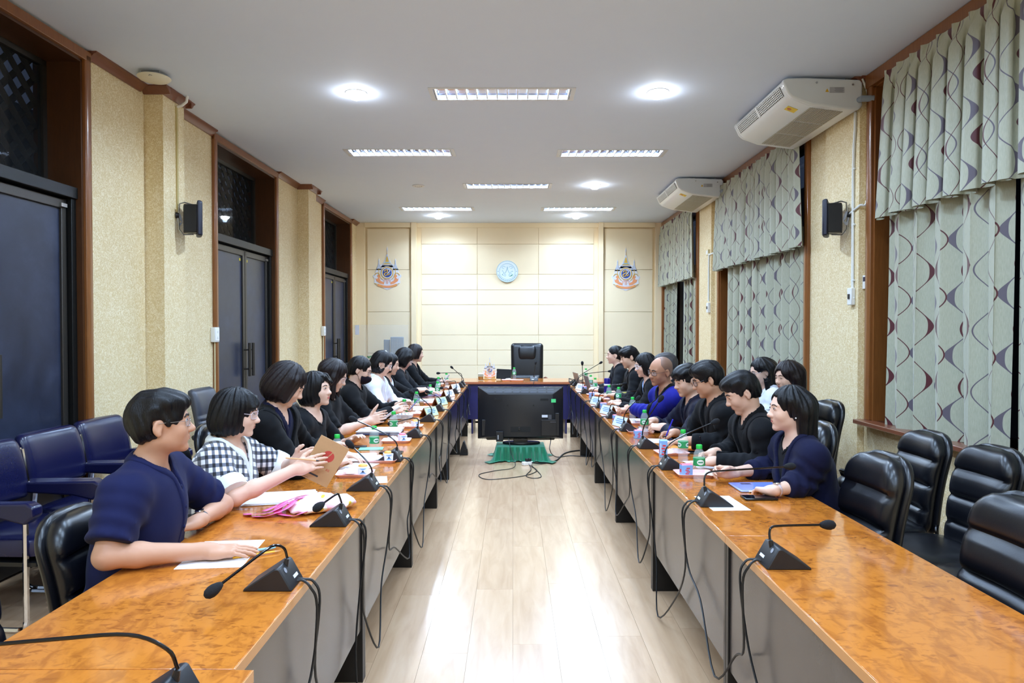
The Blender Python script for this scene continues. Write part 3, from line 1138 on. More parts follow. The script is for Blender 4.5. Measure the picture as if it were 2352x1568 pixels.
def air_conditioner(y, label):
    """long ceiling unit: back at x=0, nose towards -x, length along +y"""
    T = empty('air_conditioner', (XR - 0.07, y, 0), 0, label, 'air conditioner', 'white air conditioners along the right wall')
    L = 1.17
    # outline (x, z): flat top, curved nose with outlet, sloped bottom
    P = [(-0.02, 3.515), (-0.45, 3.53), (-0.585, 3.527), (-0.622, 3.512), (-0.620, 3.49), (-0.580, 3.408), (-0.545, 3.378), (-0.40, 3.325), (-0.10, 3.288), (-0.03, 3.285), (0.0, 3.31), (0.0, 3.49)]
    m = MB().prism(P, 0.02, L - 0.02, 'y')
    m.build('body', M_ACW, T, 0.012, 3, 50)
    for y0, y1 in ((-0.012, 0.03), (L - 0.03, L + 0.012)):
        c = Vector((-0.3, 3.39))
        Q = [((p[0] - c.x) * 1.012 + c.x, (p[1] - c.y) * 1.03 + c.y) for p in P]
        MB().prism(Q, y0, y1, 'y').build('end_cap', M_ACW, T, 0.014, 3, 50)
    # outlet on the nose: dark slot and louvers
    a, b = Vector((-0.507, 3.520)), Vector((-0.598, 3.470))
    d = (b - a).normalized()
    nx = Vector((d.y, -d.x)) * -1
    nn = Vector((-0.48, 0.88)).normalized()
    def slab(mm, t0, t1, y0, y1, h0, h1):
        q0, q1 = a.lerp(b, t0), a.lerp(b, t1)
        pts = [q0 + nn * h0, q1 + nn * h0, q1 + nn * h1, q0 + nn * h1]
        mm.prism([(p.x, p.y) for p in pts], y0, y1, 'y')
    # the nose carries the outlet a little lower
    a, b = Vector((-0.619, 3.486)), Vector((-0.584, 3.414))
    nn = Vector((-0.90, -0.437))
    m = MB()
    for y0, y1 in ((0.07, L / 2 - 0.012), (L / 2 + 0.012, L - 0.07)):
        slab(m, 0.0, 1.0, y0, y1, -0.004, 0.004)
    m.build('outlet', M_ACG, T)
    for k in range(5):
        m = MB()
        slab(m, 0.08 + 0.19 * k, 0.15 + 0.19 * k, 0.07, L - 0.07, 0.002, 0.010)
        m.build('louver', M_ACW, T)
    m = MB()
    for k in range(34):
        y0 = 0.075 + (L - 0.15) * k / 33
        slab(m, 0.0, 1.0, y0 - 0.003, y0 + 0.003, 0.001, 0.007)
    m.build('fins', M_ACW, T)
    slabm = MB()
    slab(slabm, -0.05, 1.05, L / 2 - 0.012, L / 2 + 0.012, -0.002, 0.013)
    slabm.build('divider', M_ACW, T)
    # intake grille underneath
    m = MB()
    p0, p1 = Vector((-0.385, 3.3215)), Vector((-0.115, 3.288))
    nb = Vector((-0.13, -0.99))
    for s in range(3):
        for k in range(15):
            q = p0.lerp(p1, (k + 0.5) / 15)
            y0, y1 = 0.05 + s * (L - 0.1) / 3 + 0.01, 0.05 + (s + 1) * (L - 0.1) / 3 - 0.01
            pts = [q + Vector((-0.0055, 0.0006)), q + Vector((0.0055, -0.0008)), q + Vector((0.0055, -0.0008)) + nb * 0.003, q + Vector((-0.0055, 0.0006)) + nb * 0.003]
            m.prism([(p.x, p.y) for p in pts], y0, y1, 'y')
    m.build('intake_grille', mat('grille_beige', rgb(176, 170, 154), 0.5), T)
    # labels and screws on the end facing down the room, and the yellow energy label
    e = -0.0135
    MB().box((-0.20, e, 3.435), (0.115, 0.002, 0.045)).build('rating_plate', mat('plate_grey', rgb(176, 176, 182), 0.4), T)
    m = MB()
    for k in range(4):
        m.box((-0.185, e - 0.0012, 3.449 - 0.009 * k), (0.07 - 0.012 * (k % 2), 0.001, 0.0025))
    m.build('plate_print', mat('print_grey', rgb(110, 112, 120), 0.5), T)
    MB().prism([(-0.292, 3.42), (-0.264, 3.42), (-0.278, 3.446)], e - 0.001, e + 0.001, 'y').build('warning_label', mat('warning_yellow', rgb(226, 176, 30), 0.5), T)
    for x, z in ((-0.36, 3.494), (-0.075, 3.478)):
        MB().lathe([(0.0, e - 0.003), (0.008, e - 0.003), (0.008, e + 0.002)], 12, (x, 0, z), axis='y').build('screw', M_STEEL, T)
    ang = atan2(3.35 - 3.305, -0.56 + 0.40)
    m = MB().box((0, 0, 0), (0.085, 0.085, 0.002), Matrix.Translation((-0.475, 0.20, 3.3505)) @ Matrix.Rotation(0.353, 4, 'Y'))
    m.build('energy_label', mat('energy_yellow', rgb(232, 200, 60), 0.5), T)
    m = MB().lathe([(0.0, -0.0012), (0.017, -0.0012), (0.017, 0.0012), (0.0, 0.0012)], 16, (0, 0, 0), Matrix.Translation((-0.49, 0.20, 3.3545)) @ Matrix.Rotation(0.353, 4, 'Y'))
    m.build('energy_dial', mat('dial_red', rgb(206, 110, 70), 0.5), T)
    # hanging brackets
    for y0 in (0.06, L - 0.06):
        m = MB().box2((-0.40, y0 - 0.012, 3.522), (-0.06, y0 + 0.012, 3.53))
        m.box2((-0.38, y0 - 0.01, 3.53), (-0.355, y0 + 0.01, CEIL)).box2((-0.10, y0 - 0.01, 3.50), (-0.075, y0 + 0.01, CEIL))
        m.build('hanging_bracket', M_STEEL, T)
    # drain pipe
    m = MB().tube([(-0.03, 0.03, 3.36), (-0.02, -0.05, 3.355), (0.06, -0.07, 3.35)], 0.024, 10)
    m.build('pipe', mat('pipe_grey', rgb(150, 160, 172), 0.5), T)
    return T


air_conditioner(5.42, 'white ceiling air conditioner with yellow label, nearest the camera at upper right')
air_conditioner(8.97, 'white ceiling air conditioner farther down the right wall, above the middle window')

# ------------------------------------------------------------------ wall loudspeakers
M_SPK = mat('speaker_black', rgb(20, 21, 26), 0.45, 0.1, 90)
M_SPKF = mat('speaker_front', rgb(24, 27, 48), 0.5, 0.1, 120)


def wall_speaker(loc, rz, label):
    """local +x is the way the speaker faces, bracket at the origin on the wall"""
    T = empty('wall_speaker', loc, rz, label, 'speaker', 'black loudspeakers bracketed to the side walls')
    m = MB()
    m.prism([(0.06, -0.055), (0.165, -0.085), (0.165, 0.085), (0.06, 0.055)], -0.125, 0.115, 'z')
    m.build('cabinet', M_SPK, T, 0.008)
    m = MB().prism([(0.163, -0.105), (0.20, -0.085), (0.207, -0.06), (0.207, 0.06), (0.20, 0.085), (0.163, 0.105)], -0.150, 0.150, 'z')
    m.build('front_grille', M_SPKF, T, 0.012)
    m = MB()
    m.tube([(0.135, 0, 0.120), (0.07, 0, 0.135), (0.03, 0, 0.12), (0.02, 0, 0.02), (0.025, 0, -0.10), (0.06, 0, -0.142), (0.14, 0, -0.135)], 0.006, 6)
    m.build('bracket', M_STEEL, T)
    MB().lathe([(0.0, 0.026), (0.022, 0.024), (0.026, 0.004), (0.026, 0.0)], 16, (0, 0, 0.02), axis='x').build('wall_plate', M_SPK, T)
    m = MB()
    for k in range(3):
        m.tube(catmull([(0.02, 0.01 * k, 0.05), (0.035, 0.02, 0.03 - 0.02 * k), (0.05, 0.015 + 0.006 * k, -0.03), (0.025, 0.01, -0.045 - 0.01 * k), (0.012, 0, 0.0)], 5), 0.004, 5)
    m.build('wire', mat('wire_grey', rgb(176, 178, 184), 0.45), T)
    return T


p = lw(5.86, 0.155, 2.51)
wall_speaker(p, -LWR + 0.5, 'black loudspeaker on the left wall pilaster')
wall_speaker((XR - 0.052, 5.62, 2.475), pi - 0.5, 'black loudspeaker on the right wall between the windows')

# ------------------------------------------------------------------ small fixtures
M_CONDUIT = mat('white_conduit', rgb(226, 228, 226), 0.4, 0.02, 20)
xr = XR - 0.052
T = empty('cable_conduit', (0, 0, 0), 0, 'white cable pipe running down the right pilaster beside the big curtain', 'conduit')
MB().tube([(xr - 0.012, 5.53, 3.30), (xr - 0.012, 5.53, 3.16), (xr - 0.012, 5.545, 3.05), (xr - 0.012, 5.555, 2.8), (xr - 0.012, 5.55, 1.86), (xr - 0.012, 5.53, 1.80)], 0.011, 8).build('pipe', M_CONDUIT, T)
for z in (2.85, 2.4, 1.95):
    MB().box((xr - 0.008, 5.55, z), (0.02, 0.04, 0.015)).build('clip', M_CONDUIT, T, 0.003)
T = empty('cable_conduit', (0, 0, 0), 0, 'white cable pipe from the ceiling curving to the right loudspeaker', 'conduit')
MB().tube(catmull([(XR - 0.06, 5.43, 3.53), (XR - 0.02, 5.42, 3.40), (XR - 0.012, 5.425, 3.2), (XR - 0.012, 5.43, 2.6), (xr - 0.006, 5.45, 2.54), (xr - 0.012, 5.52, 2.52), (xr - 0.012, 5.6, 2.50)], 5), 0.009, 8).build('pipe', M_CONDUIT, T)
T = empty('thermostat', (XR - 0.001, 5.445, 1.93), 0, 'small white thermostat with dark screen beside the big curtain', 'thermostat')
MB().box2((-0.02, -0.035, -0.055), (0, 0.035, 0.055)).build('case', M_WPLAST, T, 0.004)
MB().box2((-0.0215, -0.022, 0.005), (-0.019, 0.022, 0.04)).build('screen', mat('screen_navy', rgb(26, 32, 70), 0.2), T)
T = empty('breaker_box', (xr, 5.56, 1.82), 0, 'white breaker switch box below the white cable pipe', 'breaker')
MB().box2((-0.035, -0.035, -0.07), (0, 0.035, 0.07)).build('case', M_WPLAST, T, 0.006)
MB().box2((-0.044, -0.012, -0.02), (-0.033, 0.012, 0.02)).build('toggle', M_BPLAST, T, 0.002)
x2 = XR - 0.052
T = empty('cable_conduit', (0, 0, 0), 0, 'white cable pipe on the far right wall between the two farther windows', 'conduit')
MB().tube(catmull([(XR - 0.012, 9.42, 2.62), (x2 - 0.01, 9.56, 2.60), (x2 - 0.012, 9.62, 2.55), (x2 - 0.012, 9.63, 1.95)], 4), 0.012, 8).build('pipe', M_CONDUIT, T)
T = empty('breaker_box', (x2, 9.62, 1.86), 0, 'white breaker switch box on the far right wall', 'breaker')
MB().box2((-0.035, -0.045, -0.07), (0, 0.045, 0.07)).build('case', M_WPLAST, T, 0.006)
MB().box2((-0.044, -0.012, -0.02), (-0.033, 0.012, 0.02)).build('toggle', M_BPLAST, T, 0.002)
T = empty('junction_box', (x2, 9.66, 2.64), 0, 'small cream junction box above the far breaker box', 'junction box')
MB().box2((-0.03, -0.05, -0.04), (0, 0.05, 0.04)).build('case', mat('cream_plastic', rgb(226, 214, 176), 0.5), T, 0.004)
MB().box2((-0.033, -0.035, -0.025), (-0.029, 0.035, 0.025)).build('lid', M_WPLAST, T, 0.002)

for y, z, lab in ((6.90, 1.50, 'white light switch beside the middle glass door'), (10.62, 1.53, 'white light switch beside the farthest glass door')):
    p = lw(y - 0.02, 0.0, z)
    T = empty('light_switch', p, -LWR, lab, 'light switch', 'light switches on the left wall')
    MB().box2((0, -0.05, -0.075), (0.045, 0.05, 0.075)).build('box', M_WPLAST, T, 0.004)
    MB().box2((0.045, -0.04, -0.062), (0.05, 0.04, 0.062)).build('plate', mat('switch_plate', rgb(246, 246, 246), 0.3), T, 0.003)
    for k in (-1, 1):
        MB().box2((0.05, -0.012, k * 0.03 - 0.012), (0.055, 0.012, k * 0.03 + 0.012)).build('rocker', M_WPLAST, T, 0.002)
    MB().tube([(0.02, 0, -0.075), (0.02, 0, -1.3)], 0.008, 6).build('cable_duct', mat('duct_beige', rgb(206, 196, 160), 0.5), T)

T = empty('cable_duct', lw(5.88, 0.155, 0), -LWR, 'thin beige cable duct running down the left pilaster to the loudspeaker', 'cable duct')
MB().box2((0, -0.012, 2.56), (0.012, 0.012, 3.46)).build('duct', mat('duct_tan', rgb(196, 178, 122), 0.6), T)
m = MB().tube([(0.006, 0, 3.46), (0.05, 0.0, 3.47), (0.09, 0.0, 3.50), (0.10, 0.0, 3.55)], 0.012, 6)
m.build('duct_elbow', M_WPLAST, T)

# wireless access point under the ceiling
T = empty('access_point', (-2.80, 5.36, CEIL), 0, 'white oval wireless access point under the ceiling by the left pilaster', 'access point')
MB().lathe([(0.0, -0.065), (0.06, -0.063), (0.105, -0.052), (0.122, -0.036), (0.118, -0.03), (0.0, -0.028)], 32).build('housing', mat('ap_cream', rgb(232, 226, 204), 0.35), T)
MB().box2((-0.07, -0.06, -0.03), (0.07, 0.06, 0.0)).build('mounting_plate', M_STEEL, T)
m = MB().tube(catmull([(0.035, -0.098, -0.052), (0.02, -0.108, -0.05), (0.01, -0.098, -0.054)], 4), 0.002, 5)
m.build('logo_mark', mat('mark_grey', rgb(90, 90, 96), 0.5), T)
# ------------------------------------------------------------------ chairs
M_LEATH = mat('black_leather', rgb(10, 11, 17), 0.31, 0.2, 160, bump=0.05)
M_NAVYL = mat('navy_vinyl', rgb(18, 20, 58), 0.26, 0.12, 120, bump=0.03)
M_GREYL = mat('grey_leather', rgb(60, 62, 72), 0.38, 0.12, 120, bump=0.05)


def pad(w_bot, w_top, h, t, ribs=(), groove=0.016, rc=0.10, lean=0.0, bow=0.02, nu=18, nv=40, sharp=7.0):
    """upholstered back panel in the YZ plane, front towards +x, foot at z = 0"""
    mb = MB()
    def hw(v):
        b = (w_bot + (w_top - w_bot) * v) / 2
        z = v * h
        for d in (h - z, z):
            r = rc if d == h - z else rc * 0.6
            if d < r:
                b -= r * (1 - sqrt(max(0, 1 - ((r - d) / r) ** 2)))
        return max(b, 0.01)
    fr, bk = [], []
    for j in range(nv + 1):
        v = 0.5 - 0.5 * cos(pi * j / nv) if not ribs else j / nv
        for i in range(nu + 1):
            u = -cos(pi * i / nu)
            prof = max(0.0, (1 - abs(u) ** sharp) * (1 - abs(2 * v - 1) ** (sharp * 2))) ** 0.5
            g = 0.0
            for rv in ribs:
                g += groove * math.exp(-((v - rv) * h / 0.011) ** 2)
            if ribs:
                g -= 0.014 * (abs(sin(pi * self_v(v, ribs))) ** 0.7)
            y = u * hw(v)
            x0 = lean * v * h + bow * (u * u) + 0.03 * sin(pi * v) * 0.6
            fr.append((x0 + t / 2 * prof - g * prof, y, v * h))
            bk.append((x0 - t / 2 * prof, y, v * h))
    n = nu + 1
    fs = []
    for j in range(nv):
        for i in range(nu):
            a = j * n + i
            fs.append((a, a + 1, a + n + 1, a + n))
    off = len(fr)
    fb = [tuple(off + k for k in reversed(f)) for f in fs]
    mb.add(fr + bk, fs + fb)
    return mb


def self_v(v, ribs):
    e = [0.0] + sorted(ribs) + [1.0]
    for a, b in zip(e, e[1:]):
        if a <= v <= b:
            return (v - a) / (b - a)
    return 0.0


def seat_pad(w, d, t, z, r=0.08, crown=0.015):
    mb = MB()
    prof = []
    n = 28
    rings = [(1.0, -t / 2 * 0.6), (1.03, 0.0), (1.0, t * 0.35), (0.93, t * 0.5), (0.6, t * 0.5 + crown * 0.7), (0.0, t * 0.5 + crown)]
    vs = []
    for s, h in rings:
        for k in range(n):
            a = 2 * pi * k / n
            c, sn = cos(a), sin(a)
            e = 0.45
            x = math.copysign(abs(c) ** e, c) * d / 2 * s
            y = math.copysign(abs(sn) ** e, sn) * w / 2 * s
            vs.append((x, y, z + h))
    fs = [tuple(range(n - 1, -1, -1))]
    for j in range(len(rings) - 1):
        for k in range(n):
            k2 = (k + 1) % n
            fs.append((j * n + k, j * n + k2, (j + 1) * n + k2, (j + 1) * n + k))
    return mb.add(vs, fs)


def visitor_chair(loc, rz, label, group, mat_=None, ribs=(0.26, 0.50, 0.74), bh=0.58):
    """ribbed leather chair on a chrome cantilever frame; faces local +x"""
    T = empty('office_chair', loc, rz, label, 'chair', group)
    m = mat_ or M_LEATH
    seat_pad(0.48, 0.46, 0.10, 0.43).build('seat', m, T, smooth=60)
    b = pad(0.37, 0.40, bh, 0.085, ribs, lean=-0.16, rc=0.13).build('backrest', m, T, smooth=60)
    b.location = (-0.24, 0, 0.42)
    # rear shell edge
    s = pad(0.39, 0.42, bh + 0.01, 0.055, (), lean=-0.16, nv=24, nu=12, rc=0.14).build('back_shell', M_LEATH, T, smooth=60)
    s.location = (-0.282, 0, 0.415)
    mb = MB()
    for sy in (-0.22, 0.22):
        mb.tube(catmull([(-0.25, sy, 0.50), (-0.22, sy, 0.385), (0.05, sy, 0.375), (0.2, sy, 0.36), (0.235, sy, 0.28), (0.225, sy, 0.1), (0.2, sy, 0.025), (0.1, sy, 0.014), (-0.24, sy, 0.014)], 5), 0.0125, 8)
    mb.tube([(-0.24, -0.22, 0.014), (-0.24, 0.22, 0.014)], 0.0125, 8)
    mb.build('frame', M_CHROME, T)
    return T


def armchair(loc, rz, label):
    """navy vinyl armchair on flat chrome sled legs"""
    T = empty('armchair', loc, rz, label, 'chair', 'navy armchairs along the left wall')
    T.scale = (1, 1, 1.06)
    s = seat_pad(0.50, 0.50, 0.11, 0.40).build('seat', M_NAVYL, T, smooth=60)
    b = pad(0.50, 0.50, 0.33, 0.085, (), lean=-0.22, rc=0.05, nv=20, sharp=9).build('backrest', M_NAVYL, T, smooth=60)
    b.location = (-0.27, 0, 0.54)
    for sy in (-1, 1):
        m = MB().prism([(-0.24, 0.625), (0.18, 0.635), (0.22, 0.615), (0.222, 0.57), (0.17, 0.53), (0.05, 0.555), (-0.24, 0.565)], sy * 0.255 - 0.036, sy * 0.255 + 0.036, 'y')
        m.build('armrest', M_NAVYL, T, 0.012, 3)
        m = MB()
        m.tube([(0.15, sy * 0.255, 0.58), (0.15, sy * 0.255, 0.06), (0.14, sy * 0.255, 0.02), (0.10, sy * 0.255, 0.012), (-0.22, sy * 0.255, 0.012), (-0.26, sy * 0.255, 0.03), (-0.265, sy * 0.255, 0.07), (-0.20, sy * 0.255, 0.585)], 0.014, 6)
        m.tube([(-0.24, sy * 0.255, 0.57), (-0.29, sy * 0.262, 0.80)], 0.013, 6)
        m.build('leg_frame', M_CHROME, T)
    MB().box((0.0, 0, 0.33), (0.40, 0.50, 0.02)).build('seat_board', M_BLKP, T)
    return T


armchair(lw(3.72, 0.46), -0.06, 'navy vinyl armchair at the left wall, cut by the left edge of the picture')
armchair(lw(4.28, 0.44), -0.06, 'navy vinyl armchair at the left wall, second from the left edge')
armchair(lw(4.84, 0.42), -0.05, 'navy vinyl armchair at the left wall right behind the man in navy')

# dark grey high-backed chair farther along the left wall
T = empty('office_chair', lw(6.2, 0.50), -0.05, 'dark grey high-backed armchair by the left wall beside the middle glass door', 'chair')
seat_pad(0.50, 0.50, 0.10, 0.44).build('seat', M_LEATH, T, smooth=60)
b = pad(0.46, 0.40, 0.56, 0.08, (0.42, 0.5, 0.58), 0.006, rc=0.035, lean=-0.2, sharp=9).build('backrest', M_GREYL, T, smooth=60)
b.location = (-0.22, 0, 0.46)
for sy in (-1, 1):
    MB().tube(catmull([(-0.25, sy * 0.25, 0.60), (-0.05, sy * 0.28, 0.68), (0.15, sy * 0.28, 0.66), (0.18, sy * 0.27, 0.55), (0.1, sy * 0.26, 0.44)], 5), 0.024, 8).build('armrest', M_LEATH, T)
MB().lathe([(0.03, 0.08), (0.03, 0.40)], 12).build('gas_column', M_CHROME, T)
m = MB()
for k in range(5):
    a = 2 * pi * k / 5
    m.tube([(0, 0, 0.10), (0.27 * cos(a), 0.27 * sin(a), 0.06)], 0.02, 6)
    m.sphere((0.27 * cos(a), 0.27 * sin(a), 0.03), 0.03, 8, 6)
m.build('star_base', M_CHROME, T)

GW = 'black ribbed chairs along the right wall'
T = visitor_chair((2.08, 3.95, 0), pi, 'black ribbed wall chair holding a black bag, left one of three', GW)
T.scale = (1, 1, 0.96)
T = visitor_chair((2.10, 3.42, 0), pi + 0.05, 'black ribbed chair at the right wall under the big curtain, middle of three', GW)
T.scale = (1, 1, 0.96)
T = visitor_chair((2.12, 2.90, 0), pi, 'black ribbed chair at the right wall, cut by the right edge of the picture', GW)
visitor_chair((2.13, 5.28, 0), pi + 0.05, 'black ribbed chair of the dark brown haired woman by the right wall', GW)
visitor_chair((2.13, 5.83, 0), pi + 0.05, 'black ribbed chair of the woman in white by the right wall', GW)
GT = 'black ribbed chairs drawn up to the tables'
visitor_chair((1.31, 3.0, 0), pi + 0.05, 'empty black ribbed chair pushed up to the right table beside the woman in navy', GT)
visitor_chair((1.36, 2.22, 0), pi + 0.02, 'empty black ribbed chair nearest the camera on the right', GT)
visitor_chair((-1.24, 1.76, 0), 0, 'black chair nearest the camera at the left edge of the picture', GT)

# the chairman's chair
T = empty('executive_chair', (0.245, 11.45, 0), -pi / 2, 'empty high-backed black leather executive chair at the head table', 'chair')
seat_pad(0.54, 0.52, 0.13, 0.47).build('seat', M_LEATH, T, smooth=60)
b = pad(0.54, 0.56, 0.76, 0.13, (), rc=0.06, lean=-0.12, sharp=8, nv=30).build('backrest', M_LEATH, T, smooth=60)
b.location = (-0.26, 0, 0.56)
b = pad(0.30, 0.32, 0.27, 0.10, (), rc=0.09, lean=-0.12, sharp=4).build('headrest', M_LEATH, T, smooth=60)
b.location = (-0.285, 0, 1.02)
m = MB().box((-0.235, 0, 0.86), (0.02, 0.006, 0.34), rot=(0, -0.12, 0))
m.build('centre_seam', M_BGLOSS, T)
b = pad(0.46, 0.44, 0.14, 0.07, (), rc=0.03, lean=-0.1).build('lumbar_pad', M_LEATH, T, smooth=60)
b.location = (-0.19, 0, 0.64)
for sy in (-1, 1):
    MB().tube(catmull([(-0.2, sy * 0.30, 0.72), (0.1, sy * 0.31, 0.74), (0.22, sy * 0.31, 0.72)], 5), 0.026, 8).build('armrest', mat('brown_wood_arm', rgb(120, 56, 36), 0.3), T)
    MB().tube([(0.1, sy * 0.30, 0.72), (0.12, sy * 0.28, 0.45)], 0.02, 8).build('arm_post', M_CHROME, T)
MB().lathe([(0.032, 0.08), (0.032, 0.42)], 12).build('gas_column', M_CHROME, T)
m = MB()
for k in range(5):
    a = 2 * pi * k / 5
    m.tube([(0, 0, 0.10), (0.3 * cos(a), 0.3 * sin(a), 0.06)], 0.022, 6)
    m.sphere((0.3 * cos(a), 0.3 * sin(a), 0.03), 0.03, 8, 6)
m.build('star_base', M_CHROME, T)

# black bag on the first wall chair
T = empty('backpack', (2.02, 3.93, 0.50), pi, 'black leather bag lying on a chair at the right wall', 'bag')
m = MB()
m.sphere((0, 0, 0.11), (0.15, 0.19, 0.115), 20, 12)
m.build('bag_body', M_LEATH, T, smooth=60)
MB().tube(catmull([(0.06, -0.12, 0.19), (0.10, -0.05, 0.23), (0.10, 0.05, 0.23), (0.06, 0.12, 0.19)], 5), 0.011, 6).build('handle', M_LEATH, T)
MB().tube(catmull([(0.12, -0.16, 0.12), (0.15, 0.0, 0.145), (0.12, 0.16, 0.12)], 5), 0.005, 5).build('zip', M_STEEL, T)
# ------------------------------------------------------------------ microphones
M_MIC = mat('microphone_black', rgb(26, 27, 32), 0.42, 0.12, 150)
M_FOAM = mat('foam_black', rgb(15, 15, 19), 0.95, 0.3, 400, bump=0.4)
M_LABEL = mat('white_label', rgb(225, 227, 232), 0.4)
M_LOGO = mat('logo_grey', rgb(150, 152, 160), 0.35)

TZ = 0.75
WP = [(0.0, 0.0), (0.005, 0.0095), (0.037, 0.066), (0.043, 0.070), (0.055, 0.0685), (0.148, 0.007), (0.152, 0.0)]
_b = MB().prism(WP, -0.06, 0.06, 'y')
MIC_BASE = None


def microphone(x, y, side, ball, label, z=TZ, lift=0.06, rz=None, bend=None):
    """wedge desk microphone: aisle face at local x = 0, slope running outwards; ball is the foam head in the world"""
    global MIC_BASE
    T = empty('microphone', (x, y, z), (0 if side > 0 else pi) + (rz or 0), label, 'microphone', 'gooseneck conference microphones on the tables')
    if MIC_BASE is None:
        MIC_BASE = MB().prism(WP, -0.06, 0.06, 'y').build('base', M_MIC, T, 0.004, 2)
    else:
        o = MIC_BASE.copy()
        link(o, T)
        o.parent = T
    ang = atan2(0.0565, 0.032)
    F = Matrix.Translation((0.021, 0, 0.038)) @ Matrix.Rotation(-(pi / 2 - ang) + pi / 2 - ang, 4, 'Y')
    # things on the sloped face: local frame u along the face (up), n outwards
    def face(u, v, w):
        d = Vector((0.032, 0, 0.0565)).normalized()
        n = Vector((-d.z, 0, d.x))
        p = Vector((0.005, 0, 0.0095)) + d * u + n * w
        return Vector((p.x, v, p.z))
    def plate(nm, m_, u0, u1, v0, v1, w=0.0012):
        vs = [face(u, v, h) for h in (0.0, w) for u, v in ((u0, v0), (u1, v0), (u1, v1), (u0, v1))]
        MB().add(vs, [(0, 3, 2, 1), (4, 5, 6, 7), (0, 1, 5, 4), (1, 2, 6, 5), (2, 3, 7, 6), (3, 0, 4, 7)]).build(nm, m_, T)
    sd = 1 if side > 0 else -1
    plate('label', M_LABEL, 0.012, 0.022, *sorted((sd * 0.0, sd * 0.036)))
    n = 14
    vs = [face(0.052 + 0.009 * cos(2 * pi * k / n), sd * -0.0 + -sd * 0.028 + 0.009 * sin(2 * pi * k / n), 0.0012) for k in range(n)]
    MB().add(vs, [tuple(range(n))]).build('badge', M_LOGO, T)
    # gooseneck
    M = T.matrix_basis
    Rz = Matrix.Rotation(-T.rotation_euler.z, 3, 'Z')
    b = Rz @ (Vector(ball) - Vector((x, y, z)))
    s0 = Vector((0.036, 0, 0.064))
    MB().tube([s0 + Vector((0.004, 0, -0.006)), s0 + Vector((-0.002, 0, 0.018))], [0.0095, 0.007], 10).build('socket', M_BPLAST, T)
    s1 = s0 + Vector((-0.003, 0, 0.02))
    if bend is None:
        up = s1 + Vector((0, 0, lift))
        c2 = s1 + (b - s1) * 0.25 + Vector((0, 0, lift * 0.9))
        pts = bez(s1, up, c2, b, 16)
    else:
        pts = catmull([s1] + [Rz @ (Vector(q) - Vector((x, y, z))) for q in bend] + [b], 5)
    MB().tube(pts, 0.0042, 8).build('gooseneck', M_BGLOSS, T)
    d = (pts[-1] - pts[-2]).normalized()
    q = d.to_track_quat('Z', 'Y').to_matrix().to_4x4()
    hm = MB().lathe([(0.0, -0.020), (0.007, -0.019), (0.012, -0.010), (0.0165, 0.004), (0.0175, 0.016), (0.014, 0.029), (0.007, 0.036), (0.0, 0.038)], 16, M=Matrix.Translation(b) @ q)
    hm.build('foam_head', M_FOAM, T, smooth=80)
    return T


LXE, RXE = LX1 - 0.02, RX0 + 0.02
LM = [  # y, ball, label tail, lift, bend
    (1.43, (-1.19, 1.37, 0.90), 'nearest on the left tables, its base cut by the bottom edge', 0.05, [(-0.725, 1.42, 0.88), (-0.80, 1.41, 0.915), (-0.95, 1.395, 0.912)]),
    (2.13, (-0.845, 1.93, 0.815), 'second on the left tables, head bent down before the man in navy', 0.1, [(-0.715, 2.12, 0.868), (-0.735, 2.09, 0.886), (-0.76, 2.05, 0.875)]),
    (2.81, (-0.765, 2.70, 0.852), 'in front of the pink flowered bag, head turned to the camera', 0.08, [(-0.715, 2.80, 0.865), (-0.72, 2.785, 0.877), (-0.74, 2.74, 0.868)]),
    (3.42, (-0.815, 3.43, 0.967), 'between the pink flowered bag and the first left tray', 0.03, None),
    (4.17, (-0.97, 4.17, 1.00), 'with long neck stretched out before the woman with red lips', 0.045, None),
    (5.08, (-0.895, 5.06, 0.857), 'fifth along the left tables, neck bent level', 0.09, [(-0.705, 5.07, 0.88), (-0.73, 5.07, 0.893), (-0.78, 5.07, 0.885)]),
    (5.95, (-0.877, 5.95, 1.00), 'beside the first green name plate on the left', 0.05, None),
    (6.72, (-0.83, 6.7, 0.935), 'behind the first green name plate on the left', 0.04, None),
    (7.60, (-0.80, 7.7, 0.893), 'behind the second green name plate on the left', 0.07, None),
    (8.55, (-0.945, 8.75, 0.875), 'between the two white name plates on the left', 0.09, [(-0.72, 8.6, 0.89), (-0.75, 8.64, 0.90), (-0.85, 8.7, 0.885)]),
    (9.45, (-1.03, 9.5, 0.945), 'second from the far end of the left tables, neck bent level', 0.12, [(-0.71, 9.46, 0.92), (-0.75, 9.47, 0.95), (-0.88, 9.49, 0.95)]),
    (9.80, (-0.875, 9.85, 1.0), 'farthest on the left tables, neck standing up against the back wall', 0.02, None),
]
for y, b, tail, lf, bd in LM:
    microphone(LXE, y, -1, b, 'black gooseneck microphone, ' + tail, lift=lf, bend=bd)
